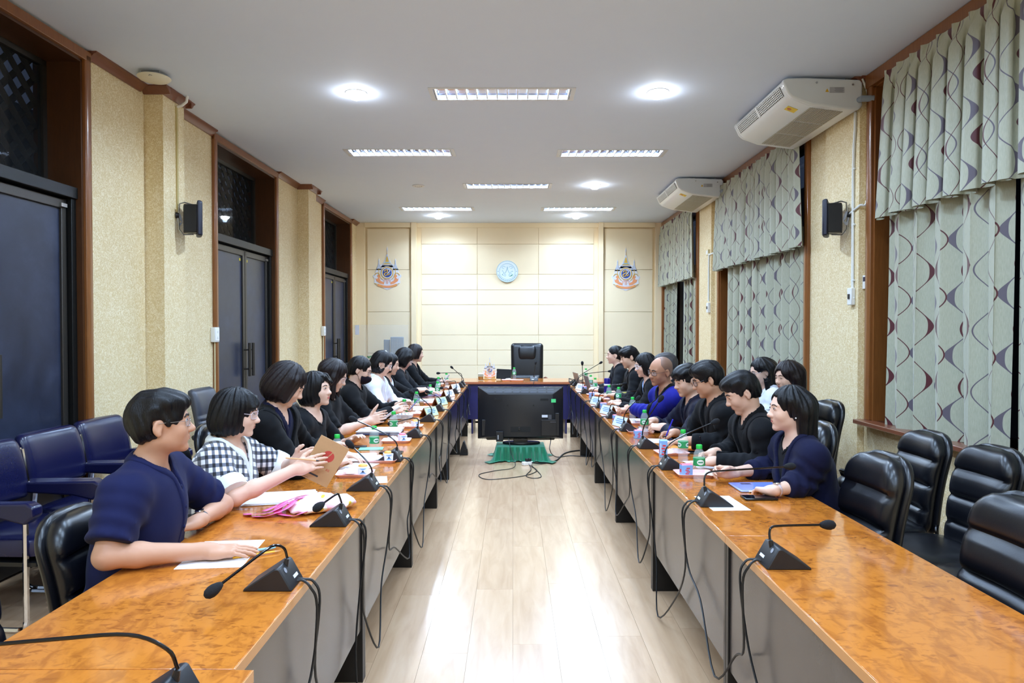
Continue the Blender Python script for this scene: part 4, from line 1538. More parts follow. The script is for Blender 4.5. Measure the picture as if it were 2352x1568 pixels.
RM = [
    (1.18, (1.25, 1.2, 0.93), 'nearest on the right tables, at the bottom right corner', 0.1, [(0.885, 1.19, 0.87), (0.90, 1.19, 0.905), (0.96, 1.19, 0.918), (1.10, 1.2, 0.925)]),
    (2.32, (1.085, 2.36, 0.873), 'alone on the empty part of the right table', 0.07, [(0.88, 2.33, 0.855), (0.89, 2.335, 0.872), (0.93, 2.34, 0.876)]),
    (3.12, (1.277, 3.16, 0.915), 'reaching towards the woman in the navy blazer', 0.09, [(0.883, 3.13, 0.875), (0.91, 3.135, 0.895), (1.0, 3.14, 0.902)]),
    (3.93, (1.165, 3.95, 1.013), 'before the man writing in a black blazer', 0.06, None),
    (4.62, (0.997, 4.62, 1.075), 'beside the blue drink carton on the right table', 0.06, None),
    (5.40, (0.985, 5.40, 1.0), 'with a half raised neck at the first right name plate', 0.05, None),
    (6.18, (0.957, 6.05, 0.874), 'under the outstretched hand of the bald man', 0.06, [(0.885, 6.17, 0.86), (0.89, 6.15, 0.872), (0.92, 6.1, 0.874)]),
    (7.00, (1.36, 7.0, 0.93), 'between the second and third right name plates, neck stretched level', 0.1, [(0.885, 7.0, 0.87), (0.91, 7.0, 0.895), (1.0, 7.0, 0.905)]),
    (7.55, (1.22, 7.5, 0.955), 'behind the third right name plate, neck lying over the dark flask', 0.1, [(0.885, 7.55, 0.87), (0.91, 7.55, 0.90), (1.0, 7.54, 0.925)]),
    (8.55, (0.87, 8.55, 1.12), 'with its neck upright near the far laptops', 0.04, None),
    (9.30, (1.30, 9.2, 0.99), 'farther right one of the pair at the far right laptops', 0.1, None),
    (9.72, (1.25, 9.75, 1.075), 'farthest on the right tables, pointing at the speaking woman', 0.02, None),
]
for y, b, tail, lf, bd in RM:
    microphone(RXE, y, 1, b, 'black gooseneck microphone, ' + tail, lift=lf, bend=bd)
microphone(0.32, 10.30, 1, (0.345, 10.36, 1.04), 'black gooseneck microphone in the middle of the head table', z=0.775, lift=0.02, rz=pi / 2)


def edge_cable(side, y0, y1, low, mid, k, label, two=True):
    """pair of leads from one microphone over the table edge, hanging down and up to the next"""
    xe = (LX1 if side < 0 else RX0)
    s = -side
    rr = random.Random(int(y0 * 100) + k)
    pts = [(xe - s * 0.022, y0, TZ + 0.012), (xe - s * 0.004, y0, TZ + 0.013), (xe + s * 0.022, y0 - 0.01, TZ - 0.005), (xe + s * 0.04, y0, TZ - 0.07), (xe + s * 0.028, y0 + 0.02, TZ - 0.30),
           (xe + s * 0.02, y0 + (mid - y0) * 0.45, (low + 0.3) * 0.72), (xe + s * 0.05, mid, low), (xe + s * 0.02, mid + (y1 - mid) * 0.6, (low + 0.32) * 0.72),
           (xe + s * 0.025, y1 - 0.02, TZ - 0.28), (xe + s * 0.045, y1 + 0.012, TZ - 0.06), (xe + s * 0.025, y1 + 0.018, TZ + 0.002), (xe - s * 0.004, y1 + 0.012, TZ + 0.013), (xe - s * 0.022, y1 + 0.012, TZ + 0.013)]
    o = MB().tube(catmull(pts, 5), 0.0042, 6).build('microphone_cable', M_CABLE)
    tag(o, label, 'cable', 'microphone leads hanging along the table edges')


ly = [m[0] for m in LM]
lows = [0.20, 0.03, 0.12, 0.22, 0.10, 0.28, 0.14, 0.22, 0.30, 0.26, 0.35]
names = ['first', 'second', 'third', 'fourth', 'fifth', 'sixth', 'seventh', 'eighth', 'ninth', 'tenth', 'eleventh', 'twelfth']
for i in range(len(ly) - 1):
    edge_cable(-1, ly[i], ly[i + 1], lows[i], ly[i] + (ly[i + 1] - ly[i]) * (0.72 if i % 2 else 0.4), i, 'black lead drooping between the %s and %s microphones of the left row' % (names[i], names[i + 1]))
ry = [m[0] for m in RM]
lows = [0.10, 0.22, 0.02, 0.12, 0.16, 0.04, 0.2, 0.12, 0.26, 0.2, 0.3]
for i in range(len(ry) - 1):
    edge_cable(1, ry[i], ry[i + 1], lows[i], ry[i] + (ry[i + 1] - ry[i]) * (0.35 if i % 2 else 0.62), i, 'black lead drooping between the %s and %s microphones of the right row' % (names[i], names[i + 1]))
o = MB().tube(catmull([(0.32, 10.32, 0.79), (0.31, 10.2, 0.782), (0.31, 10.11, 0.775), (0.29, 10.09, 0.70), (0.27, 10.1, 0.5)], 5), 0.004, 6).build('microphone_cable', M_CABLE)
tag(o, 'black lead hanging over the front edge of the head table', 'cable')

# ------------------------------------------------------------------ water bottles
M_PET = m_thin('clear_bottle_plastic', (0.86, 0.90, 0.95, 1), 0.17, 0.08)
M_CAP = mat('green_cap', rgb(40, 190, 76), 0.35, 0.04, 60)


def m_label():
    t = NT('bottle_label')
    tc = t.t.nodes.new('ShaderNodeTexCoord')
    sp = t.t.nodes.new('ShaderNodeSeparateXYZ')
    t.l(tc.outputs['Object'], sp.inputs[0])
    a = t.math('ARCTAN2', sp.outputs[1], sp.outputs[0])
    a3 = t.math('SUBTRACT', t.math('FRACT', t.math('ADD', t.math('MULTIPLY', a, 3 / (2 * pi)), 5.25)), 0.5)
    e = t.math('ADD', t.math('POWER', t.math('MULTIPLY', a3, 3.4), 2.0), t.math('POWER', t.math('MULTIPLY', t.math('SUBTRACT', sp.outputs[2], 0.104), 72.0), 2.0))
    oval = t.math('LESS_THAN', e, 1.0)
    line = t.math('MULTIPLY', t.math('LESS_THAN', t.math('ABSOLUTE', t.math('SUBTRACT', sp.outputs[2], 0.104)), 0.0035), t.math('LESS_THAN', t.math('ABSOLUTE', a3), 0.2))
    n = t.noise(t.coord('Object'), 90, 2)
    c = t.mix(n, rgb(28, 128, 78), rgb(60, 172, 104))
    c = t.mix(oval, c, rgb(226, 236, 230))
    c = t.mix(line, c, rgb(60, 140, 110))
    t.set(color=c, rough=0.35)
    return t.m


M_BLABEL = m_label()
BPROF = [(0.0, 0.004), (0.018, 0.002), (0.026, 0.0), (0.030, 0.006), (0.0305, 0.02), (0.0285, 0.03), (0.0305, 0.04), (0.0285, 0.05), (0.0305, 0.06), (0.0295, 0.072), (0.031, 0.082), (0.031, 0.128), (0.030, 0.136), (0.027, 0.15), (0.020, 0.164), (0.0135, 0.173), (0.0128, 0.178)]
_bt = None


def bottle(x, y, label, z=TZ, spin=0.0):
    global _bt
    if _bt is None:
        _bt = (MB().lathe(BPROF, 24).mesh('bottle_body', 60), MB().lathe([(0.0313, 0.084), (0.0315, 0.086), (0.0315, 0.122), (0.0313, 0.124)], 24).mesh('bottle_wrap', 60),
               MB().lathe([(0.0155, 0.172), (0.0160, 0.174), (0.0160, 0.190), (0.0145, 0.193), (0.0, 0.1935)], 20).mesh('bottle_cap', 50),
               MB().lathe([(0.0, 0.005), (0.024, 0.004), (0.0285, 0.01), (0.027, 0.05), (0.029, 0.08), (0.029, 0.125), (0.0265, 0.142), (0.0, 0.142)], 20).mesh('bottle_water', 60))
        for me, m_ in zip(_bt, (M_PET, M_BLABEL, M_CAP, M_PET)):
            me.materials.append(m_)
    T = empty('water_bottle', (x, y, z), spin, label, 'bottle', 'small water bottles with green caps')
    for me, nm in zip(_bt[:3], ('body', 'paper_wrap', 'cap')):
        link(bpy.data.objects.new(nm, me), T)
    return T


LB = [(-1.02, 3.95, 'half hidden behind the brown notebook'), (-0.876, 4.30, 'standing on the second left tray'), (-0.886, 5.06, 'beside the microphone with the level neck, left row'), (-0.95, 5.96, 'before the stack of white booklets'),
      (-0.944, 6.68, 'under the phone of the masked woman'), (-0.915, 7.55, 'before the smiling woman on the left'), (-0.885, 8.0, 'in front of the curling page, left row'), (-0.955, 8.75, 'between the white name plates, left row'), (-0.93, 9.55, 'farthest on the left tables')]
for i, (x, y, t) in enumerate(LB):
    bottle(x, y, 'clear water bottle with green cap, ' + t, spin=i * 0.7)
RB = [(0.985, 3.60, 'nearest on the right tables, by the pink tray'), (1.035, 4.14, 'before the hands of the man writing in a blazer'), (0.997, 5.16, 'behind the pink drink carton, right row'), (1.08, 6.15, 'under the blue sleeve of the bald man'),
      (1.12, 7.22, 'before the white bracelet, right row'), (1.055, 7.48, 'standing right beside the dark blue flask'), (1.04, 8.62, 'left of the dark blue flask'), (1.045, 9.15, 'behind the leaning laptop, right row'), (1.10, 10.28, 'on the right end of the head table')]
for i, (x, y, t) in enumerate(RB):
    bottle(x, y, 'clear water bottle with green cap, ' + t, spin=i * 0.9, z=TZ if y < 10.1 else 0.775)
bottle(0.02, 10.52, 'clear water bottle with green cap and label, in the middle of the head table', z=0.775)

# ------------------------------------------------------------------ trays with snacks
M_PINK = mat('pink_tray', rgb(240, 190, 184), 0.4, 0.03, 30)
M_WRAP = None


def m_wrap():
    t = NT('plastic_wrap')
    t.set(color=(0.92, 0.90, 0.93, 1), rough=0.15, alpha=0.5)
    n = t.noise(t.coord('Object'), 60, 3)
    t.bump(n, 0.6, 0.01)
    return t.m


M_WRAP = m_wrap()
M_PASTRY = mat('pastry', rgb(232, 172, 96), 0.7, 0.15, 60, bump=0.2)
M_CARTONB = mat('carton_blue', rgb(132, 176, 232), 0.4, 0.06, 50)
M_CARTONW = mat('carton_white', rgb(230, 236, 246), 0.4, 0.03, 50)
M_CARTONP = mat('carton_pink', rgb(238, 120, 140), 0.45, 0.1, 60)
M_ORANGE = mat('orange_print', rgb(240, 172, 76), 0.5, 0.12, 80)
_tray = None


def tray(x, y, rz, label, z=TZ):
    global _tray
    T = empty('snack_tray', (x, y, z), rz, label, 'tray', 'pink snack trays on the tables')
    if _tray is None:
        m = MB()
        def rr(w, d, r, n=4):
            out = []
            for cx, cy, a0 in ((w - r, d - r, 0), (-w + r, d - r, 90), (-w + r, -d + r, 180), (w - r, -d + r, 270)):
                for k in range(n + 1):
                    a = radians(a0 + 90 * k / n)
                    out.append((cx + r * cos(a), cy + r * sin(a)))
            return out
        rings = [(rr(0.088, 0.064, 0.02), 0.0), (rr(0.100, 0.076, 0.022), 0.016), (rr(0.102, 0.078, 0.022), 0.018), (rr(0.098, 0.074, 0.021), 0.018), (rr(0.086, 0.062, 0.02), 0.004)]
        vs = [(p[0], p[1], h) for r, h in rings for p in r]
        n = len(rings[0][0])
        fs = [tuple(range(n - 1, -1, -1)), tuple((len(rings) - 1) * n + k for k in range(n))]
        for j in range(len(rings) - 1):
            for k in range(n):
                fs.append((j * n + k, j * n + (k + 1) % n, (j + 1) * n + (k + 1) % n, (j + 1) * n + k))
        _tray = MB().add(vs, fs).mesh('tray_dish', 40)
        _tray.materials.append(M_PINK)
    link(bpy.data.objects.new('dish', _tray), T)
    return T


def carton(x, y, z, rz, kind, label):
    T = empty('drink_carton', (x, y, z), rz, label, 'carton', 'small drink cartons and snack boxes')
    if kind == 'cube':
        MB().prism([(-0.024, 0), (0.024, 0), (0.028, 0.05), (-0.028, 0.05)], -0.026, 0.026, 'y').build('box_body', M_CARTONW, T, 0.003)
        m = MB()
        for s in (-1, 1):
            for yy, q in ((s * 0.0265, None),):
                m.add([(-0.018, yy, 0.012), (0.018, yy, 0.012), (0.0, yy, 0.03), (-0.02, yy, 0.042), (0.02, yy, 0.042)], [(0, 1, 2), (2, 4, 3)])
        m.build('print', M_CARTONB, T)
        m = MB().sphere((0, 0, 0.052), (0.026, 0.025, 0.012), 12, 6)
        m.build('snack', M_ORANGE if int(y * 10) % 2 else M_CARTONP, T)
    else:
        h = 0.105 if kind == 'tall' else 0.058
        w = 0.048 if kind == 'tall' else 0.062
        top = M_CARTONB if kind == 'tall' else M_CARTONP
        MB().box2((-w / 2, -0.02, 0), (w / 2, 0.02, h)).build('box_body', M_CARTONB, T, 0.002)
        MB().prism([(-0.019, h), (0.019, h), (0.010, h + 0.006), (-0.010, h + 0.006)], -w / 2 + 0.001, w / 2 - 0.001, 'x').build('gable', top, T)
        m = MB()
        r3 = random.Random(int(x * 1000))
        for s in (-1, 1):
            for k in range(4):
                zz = h * (0.2 + 0.17 * k)
                m.box((0.006 * (k % 2) - 0.002, s * 0.0203, zz), (0.020, 0.0006, h * 0.1))
            m.box((s * (w / 2 + 0.0003), 0, h * 0.45), (0.0006, 0.02, h * 0.3))
        m.build('print', mat('print_red', rgb(214, 60, 72), 0.5), T)
        if kind == 'tall':
            MB().tube([(-0.017, -0.0215, 0.02), (-0.017, -0.0215, 0.088)], 0.003, 6).build('straw', M_CARTONW, T)
    return T


def pastry(x, y, z, rz, label):
    T = empty('wrapped_pastry', (x, y, z), rz, label, 'pastry', 'pastries in clear wrapping')
    MB().sphere((0, 0, 0.012), (0.036, 0.026, 0.013), 14, 8).build('bun', M_PASTRY, T)
    # crumpled wrapper: a ring of folded film around the bun
    m = MB()
    r3 = random.Random(int((x + 5) * 997 + y * 131))
    n = 18
    vs = [(0, 0, 0.028)]
    for j, (rad, h) in enumerate(((0.6, 0.026), (1.0, 0.013), (1.35, 0.004))):
        for k in range(n):
            a = 2 * pi * k / n
            q = r3.uniform(0.85, 1.15)
            vs.append((0.042 * rad * q * cos(a) * 1.2, 0.032 * rad * q * sin(a), h + r3.uniform(0, 0.008)))
    fs = [(0, 1 + k, 1 + (k + 1) % n) for k in range(n)]
    for j in range(2):
        for k in range(n):
            fs.append((1 + j * n + k, 1 + (j + 1) * n + k, 1 + (j + 1) * n + (k + 1) % n, 1 + j * n + (k + 1) % n))
    m.add(vs, fs)
    m.build('wrapper', M_WRAP, T)
    return T


LT = [(-0.865, 3.74, 'first', 0.1), (-0.80, 4.14, 'second', -0.05), (-0.83, 4.86, 'third', 0.05), (-0.84, 5.58, 'fourth', 0), (-0.86, 6.42, 'fifth', 0.05), (-0.855, 7.35, 'sixth', 0), (-0.86, 8.35, 'seventh', 0), (-0.85, 9.2, 'eighth', 0)]
for i, (x, y, n_, r) in enumerate(LT):
    tray(x, y, pi / 2 * 0 + r, 'pink plastic snack tray, %s from the camera on the left tables' % n_)
    carton(x + 0.045, y - 0.02, TZ + 0.0045, 0.2 + 0.15 * i, 'cube', 'white and blue snack box on the %s left tray' % n_)
    pastry(x - 0.035, y + 0.01, TZ + 0.005, 0.5 * i, 'pastry in clear wrapping on the %s left tray' % n_)
RT = [(0.995, 3.74, 'first', 0.0), (1.02, 4.38, 'second', 0.1), (0.99, 5.30, 'third', 0.0), (1.00, 5.78, 'fourth', 0), (0.99, 6.55, 'fifth', 0), (1.00, 7.75, 'sixth', 0), (1.00, 8.3, 'seventh', 0)]
for i, (x, y, n_, r) in enumerate(RT):
    tray(x, y, r, 'pink plastic snack tray, %s from the camera on the right tables' % n_)
    if i:
        pastry(x + 0.015, y, TZ + 0.005, 0.4 * i, 'pastry in clear wrapping on the %s right tray' % n_)
carton(0.948, 3.725, TZ + 0.0045, 0.15, 'small', 'pink topped blue drink carton lying on the first right tray')
carton(0.945, 4.28, TZ, -0.1, 'tall', 'tall blue drink carton standing beside a microphone on the right table')
carton(0.925, 5.02, TZ, 0.1, 'small', 'pink topped blue drink carton on the right table beside the third tray')
carton(0.90, 5.92, TZ, 0.2, 'small', 'blue drink carton with pink top, fourth on the right tables')
carton(0.915, 6.9, TZ, 0.1, 'small', 'blue drink carton with pink top below the bald man')
carton(0.93, 8.05, TZ, 0.1, 'small', 'blue drink carton with pink top beside the flask')
carton(0.93, 8.9, TZ, 0.1, 'small', 'blue drink carton with pink top near the far laptops')
m = MB().prism([(-0.05, -0.03), (0.05, -0.03), (0.05, 0.03), (-0.05, 0.03)], 0, 0.0008, 'z').build('tissue', M_PAPER, loc=(1.075, 3.70, TZ + 0.019), rz=0.9)
tag(m, 'white paper napkin on the edge of the first right tray', 'napkin')

# ------------------------------------------------------------------ name plates
M_PLG = mat('plate_green', rgb(196, 222, 178), 0.5, 0.02, 40)
M_PLB = mat('plate_blue', rgb(206, 224, 248), 0.5, 0.02, 40)
M_PLW = mat('plate_white', rgb(238, 240, 246), 0.5, 0.02, 40)
M_PLBR = mat('plate_wood', rgb(128, 76, 40), 0.4, 0.1, 50)
M_PTXT = mat('plate_text', rgb(104, 132, 178), 0.6)


def name_plate(x, y, side, m_, label, rz=0.0):
    """wooden tent with a printed card, card facing the aisle"""
    T = empty('name_plate', (x, y, TZ), (pi if side < 0 else 0) + rz, label, 'name plate', 'tent name plates on the tables')
    # card side towards local -x (the aisle)
    MB().prism([(0.0, 0.0), (0.006, 0.0), (0.045, 0.082), (0.04, 0.086)], -0.105, 0.105, 'y').build('front_board', M_PLBR, T)
    MB().prism([(0.09, 0.0), (0.084, 0.0), (0.04, 0.080), (0.044, 0.086)], -0.105, 0.105, 'y').build('rear_board', M_PLBR, T)
    d = Vector((0.04, 0, 0.086)).normalized()
    n = Vector((-d.z, 0, d.x))
    def quad(u0, u1, v0, v1, w):
        return [Vector((0, v, 0)) + d * u + n * w for u, v in ((u0, v0), (u1, v0), (u1, v1), (u0, v1))]
    MB().add(quad(0.004, 0.09, -0.1, 0.1, 0.0015) + quad(0.004, 0.09, -0.1, 0.1, 0.0), [(0, 3, 2, 1), (4, 5, 6, 7), (0, 1, 5, 4), (1, 2, 6, 5), (2, 3, 7, 6), (3, 0, 4, 7)]).build('card', m_, T)
    m = MB()
    for u, w in ((0.062, 0.062), (0.046, 0.072), (0.030, 0.05)):
        m.add(quad(u, u + 0.008, -w, w, 0.0022), [(0, 3, 2, 1)])
    m.build('print', M_PTXT, T)
    return T


name_plate(-0.735, 6.30, -1, M_PLG, 'tent name plate with green card, nearer one on the left tables', rz=-0.42)
name_plate(-0.735, 7.22, -1, M_PLG, 'tent name plate with green card, farther one on the left tables', rz=-0.42)
name_plate(-0.735, 8.10, -1, M_PLW, 'tent name plate with white card, nearer one on the left tables', rz=-0.42)
name_plate(-0.735, 9.0, -1, M_PLW, 'tent name plate with white card, farther one on the left tables', rz=-0.42)
name_plate(0.865, 5.62, 1, M_PLB, 'tent name plate with pale blue card, nearest on the right tables', rz=0.35)
name_plate(0.865, 6.45, 1, M_PLB, 'tent name plate with pale blue card, second on the right tables', rz=0.35)
name_plate(0.865, 7.28, 1, M_PLB, 'tent name plate with pale blue card, third on the right tables', rz=0.35)
name_plate(0.87, 9.05, 1, M_PLW, 'small tent name plate with white card at the far end of the right tables', rz=0.35)

# ------------------------------------------------------------------ papers, books, phones
def sheets(name, x, y, rz, w, d, n, label, cat, m_=None, z=TZ, spread=0.006, th=0.0012):
    T = empty(name, (x, y, z), rz, label, cat)
    r3 = random.Random(int(abs(x) * 1000 + y * 77))
    for k in range(n):
        MB().box((r3.uniform(-spread, spread), r3.uniform(-spread, spread), th * (k + 0.5)), (w, d, th * 0.92), rot=(0, 0, r3.uniform(-0.05, 0.05) if n > 1 else 0)).build('sheet', m_ or M_PAPER, T)
    return T


def ink_lines(T, rows, w, x0, y0, dy, z, seed=1, m_=None):
    r3 = random.Random(seed)
    m = MB()
    for k in range(rows):
        ww = w * r3.uniform(0.55, 1.0)
        m.box((x0 + ww / 2, y0 - dy * k, z), (ww, 0.0022, 0.0003))
    m.build('print', m_ or mat('print_ink', rgb(120, 122, 140), 0.6), T)


def slab_thing(name, loc, rz, size, label, cat, m_, bevel=0.003, screen=None):
    T = empty(name, loc, rz, label, cat)
    w, d, h = size
    MB().box2((-w / 2, -d / 2, 0), (w / 2, d / 2, h)).build('case', m_, T, bevel)
    if screen:
        MB().box2((-w / 2 + 0.006, -d / 2 + 0.006, h), (w / 2 - 0.006, d / 2 - 0.006, h + 0.0006)).build('screen', screen, T)
    return T


M_SCR = mat('screen_black', rgb(14, 16, 26), 0.06, 0.05, 20)
M_SCRB = mat('screen_blue', rgb(120, 140, 205), 0.07, 0.1, 12)
M_CASEB = mat('case_lilac', rgb(146, 160, 220), 0.25, 0.05, 30)
M_PURP = mat('purple_cover', rgb(126, 100, 186), 0.4, 0.06, 30)
M_NAVYC = mat('navy_cover', rgb(44, 52, 92), 0.4, 0.06, 30)
M_LAP = mat('laptop_grey', rgb(150, 154, 160), 0.35, 0.04, 30, metal=0.6)
M_KRAFT = mat('kraft_cover', rgb(186, 146, 104), 0.7, 0.05, 90)
M_RED = mat('red_disc', rgb(186, 62, 54), 0.6, 0.05, 60)

# left row
T = sheets('paper_sheet', -1.04, 2.43, 0.10, 0.22, 0.30, 1, 'blank white sheet under the hand of the man in navy', 'paper')
T = empty('pen', (-0.92, 2.44, TZ + 0.0025), 0.55, 'pale blue pen lying on the blank sheet', 'pen')
MB().tube([(-0.07, 0, 0.005), (0.05, 0, 0.005), (0.065, 0, 0.005)], [0.005, 0.005, 0.002], 8).build('barrel', mat('pen_blue', rgb(140, 196, 226), 0.3), T)
MB().tube([(-0.07, 0, 0.005), (-0.085, 0, 0.005)], [0.0055, 0.004], 8).build('pen_cap', mat('pen_clear', rgb(210, 226, 236), 0.2), T)
T = empty('pencil', (-0.905, 2.40, TZ + 0.0025), 0.5, 'yellow pencil lying beside the pale blue pen', 'pencil')
MB().tube([(-0.08, 0, 0.004), (0.06, 0, 0.004)], 0.0037, 6).build('shaft', mat('pencil_yellow', rgb(240, 176, 40), 0.4), T)
MB().tube([(0.06, 0, 0.004), (0.08, 0, 0.004)], [0.0037, 0.0008], 6).build('point', mat('pencil_wood', rgb(214, 168, 120), 0.6), T)
sheets('paper_stack', -1.10, 3.22, 0.25, 0.30, 0.22, 8, 'loose stack of white papers before the woman in checks', 'paper', spread=0.012)
T = sheets('open_document', -1.02, 4.25, 0.15, 0.30, 0.26, 4, 'large white printed document before the woman in dark blazer', 'paper', spread=0.01)
ink_lines(T, 7, 0.08, -0.02, 0.06, 0.014, 0.0054)
sheets('paper_sheet', -0.90, 3.98, -0.2, 0.16, 0.20, 2, 'small white sheets beside the second left tray', 'paper')
sheets('paper_sheet', -0.735, 3.62, 0.2, 0.12, 0.16, 1, 'white slip under the edge of the fourth left microphone', 'paper')
slab_thing('clipboard', (-1.10, 4.62, TZ), 0.05, (0.21, 0.05, 0.012), 'black flat case on the left table before the woman with red lips', 'case', M_BPLAST)
slab_thing('booklet', (-0.95, 4.56, TZ), 0.1, (0.16, 0.10, 0.006), 'green and blue booklet under the printed document', 'booklet', mat('booklet_green', rgb(120, 178, 160), 0.5))
slab_thing('phone', (-0.79, 4.42, TZ), 0.0, (0.15, 0.075, 0.009), 'black phone behind the fifth left microphone', 'phone', M_BGLOSS, screen=M_SCR)
T = sheets('paper_stack', -1.03, 5.30, 0.0, 0.32, 0.24, 12, 'thick stack of white papers on a blue folder before the woman with phone', 'paper', z=TZ + 0.012)
slab_thing('folder', (-1.03, 5.28, TZ), 0.0, (0.33, 0.25, 0.011), 'dark blue folder under the thick white stack', 'folder', M_NAVYC)
T = empty('booklet', (-1.02, 6.18, TZ), 0.05, 'stapled white booklets lying curled before the masked woman', 'booklet', 'white booklets')
for k in range(3):
    MB().box((0.004 * k, 0.003 * k, 0.008 + 0.013 * k), (0.21, 0.20, 0.012)).build('volume', M_PAPER if k != 1 else M_PAPER2, T, 0.004)
m = MB()
for k in range(6):
    m.box((-0.075 + 0.03 * k, -0.03, 0.0415), (0.006, 0.09, 0.0006), rot=(0, 0, 0.2))
m.build('print', M_INK, T)
sheets('paper_sheet', -0.93, 6.95, 0.1, 0.24, 0.34, 2, 'white sheets before the woman in white', 'paper')
sheets('paper_stack', -1.0, 7.70, 0.1, 0.30, 0.24, 8, 'stack of white papers before the smiling woman', 'paper')
slab_thing('folder', (-1.02, 8.30, TZ), 0.15, (0.30, 0.22, 0.012), 'purple folder under the turned up page', 'folder', M_PURP)
T = empty('paper_stack', (-0.98, 8.52, TZ), 0.0, 'white page curling upwards before the curly haired woman', 'paper')
vs, fs = [], []
for i in range(13):
    t = i / 12
    a = t * 2.3
    px_ = 0.10 - 0.12 * sin(a * 0.8) - 0.03 * t
    pz_ = 0.012 + 0.085 * (1 - cos(a)) * 0.62
    for v in (-0.15, 0.15):
        vs.append((-0.02 + px_, v, pz_))
for i in range(12):
    fs.append((2 * i, 2 * i + 1, 2 * i + 3, 2 * i + 2))
me = new_mesh('curled_page', vs, fs)
me.materials.append(M_PAPER)
o = link(bpy.data.objects.new('curled_page', me), T)
MB().box((0.02, 0, 0.006), (0.22, 0.30, 0.011)).build('pages', M_PAPER, T)
sheets('paper_sheet', -0.96, 9.30, 0.1, 0.22, 0.30, 3, 'white sheets before the farthest woman on the left', 'paper')

# pink flowered pouch with ribbons
def m_pouch():
    t = NT('flowered_cloth')
    v = t.coord('Object')
    vo = t.t.nodes.new('ShaderNodeTexVoronoi')
    vo.inputs['Scale'].default_value = 17
    t.l(v, vo.inputs['Vector'])
    d = vo.outputs['Distance']
    n = t.noise(v, 14, 2)
    base = t.mix(t.ramp(n, [(0.45, (0, 0, 0, 1)), (0.55, (1, 1, 1, 1))]), rgb(250, 238, 232), rgb(246, 196, 210))
    petal = t.math('LESS_THAN', d, 0.42)
    c = t.mix(petal, base, rgb(252, 250, 244))
    c = t.mix(t.math('LESS_THAN', d, 0.17), c, rgb(226, 200, 70))
    t.set(color=c, rough=0.75)
    return t.m


T = empty('cloth_pouch', (-0.86, 3.02, TZ), 0.15, 'crumpled white and pink flowered cloth pouch with pink ribbons', 'pouch')
m = MB().sphere((0, 0, 0.030), (0.150, 0.095, 0.034), 30, 14)
r3 = random.Random(5)
for i, p in enumerate(m.v):
    a = atan2(p.y, p.x)
    k = 1 + 0.06 * sin(3 * a + 1) + 0.04 * sin(7 * a)
    w = 0.007 * sin(p.x * 60 + 2 * sin(p.y * 40)) + 0.006 * sin(p.y * 80 + p.x * 30)
    m.v[i] = Vector((p.x * k, p.y * k, max(0.001, p.z + w * (1 if p.z > 0.02 else 0) - 0.02 * max(0, -p.x / 0.15))))
m.build('pouch', m_pouch(), T, smooth=80)
M_RIB = mat('pink_ribbon', rgb(250, 110, 178), 0.35, 0.05, 40)


def ribbon(T, pts, w, m_):
    P = catmull(pts, 5)
    vs, fs = [], []
    for i, p in enumerate(P):
        d = (P[min(i + 1, len(P) - 1)] - P[max(i - 1, 0)]).normalized()
        s = d.cross(Vector((0, 0.25, 1))).normalized() * w / 2
        vs += [p - s, p + s]
    for i in range(len(P) - 1):
        fs.append((2 * i, 2 * i + 1, 2 * i + 3, 2 * i + 2))
    me = new_mesh('ribbon', vs, fs)
    me.materials.append(m_)
    o = link(bpy.data.objects.new('ribbon', me), T)
    s = o.modifiers.new('thick', 'SOLIDIFY')
    s.thickness = 0.0012


for pts in ([(-0.07, 0.03, 0.055), (-0.13, -0.01, 0.04), (-0.2, -0.06, 0.014), (-0.28, -0.07, 0.01), (-0.30, -0.03, 0.004)], [(-0.09, 0.05, 0.05), (-0.15, 0.03, 0.035), (-0.17, -0.05, 0.012), (-0.10, -0.11, 0.008), (-0.04, -0.09, 0.02)],
            [(-0.10, -0.02, 0.05), (-0.14, -0.07, 0.025), (-0.21, -0.10, 0.008), (-0.26, -0.09, 0.006)], [(-0.06, 0.06, 0.055), (-0.12, 0.07, 0.04), (-0.19, 0.02, 0.02), (-0.23, -0.03, 0.012)]):
    ribbon(T, pts, 0.034, M_RIB)

# right row
T = sheets('paper_sheet', 0.965, 3.14, 0.06, 0.17, 0.26, 1, 'white sheet partly under the microphone before the woman in navy', 'paper')
T = slab_thing('tablet', (1.245, 3.44, TZ), 0.04, (0.255, 0.185, 0.010), 'lilac cased tablet lying before the woman in navy', 'tablet', M_CASEB, 0.005, M_SCRB)
MB().tube([(-0.09, -0.097, 0.007), (0.07, -0.097, 0.007)], 0.0045, 8).build('stylus', M_WPLAST, T)
MB().box((-0.05, 0.05, 0.0110), (0.05, 0.025, 0.0006)).build('window_tile', mat('tile_dark', rgb(60, 66, 96), 0.3), T)
MB().box((0.03, -0.05, 0.0110), (0.06, 0.02, 0.0006)).build('window_tile', mat('tile_dark', rgb(60, 66, 96), 0.3), T)
slab_thing('phone', (1.165, 3.22, TZ), 0.02, (0.155, 0.076, 0.011), 'black phone lying beside the lilac tablet', 'phone', M_BGLOSS, 0.004, M_SCR)
sheets('notebook', 1.13, 4.02, 0.15, 0.16, 0.22, 5, 'open white notebook under the hands of the man in black blazer', 'notebook')
T = slab_thing('folder', (1.19, 4.62, TZ), 0.05, (0.28, 0.20, 0.014), 'orange folder under the phones on the right table', 'folder', mat('folder_orange', rgb(236, 158, 74), 0.4))
slab_thing('phone', (1.20, 4.66, TZ + 0.0146), 0.1, (0.19, 0.095, 0.018), 'black phone wallet on the orange folder', 'phone', M_BGLOSS, 0.003, M_SCR)
slab_thing('phone', (1.19, 4.42, TZ), 0.02, (0.165, 0.075, 0.010), 'dark phone lying before the orange folder', 'phone', mat('phone_olive', rgb(58, 58, 52), 0.3), 0.003, M_SCR)
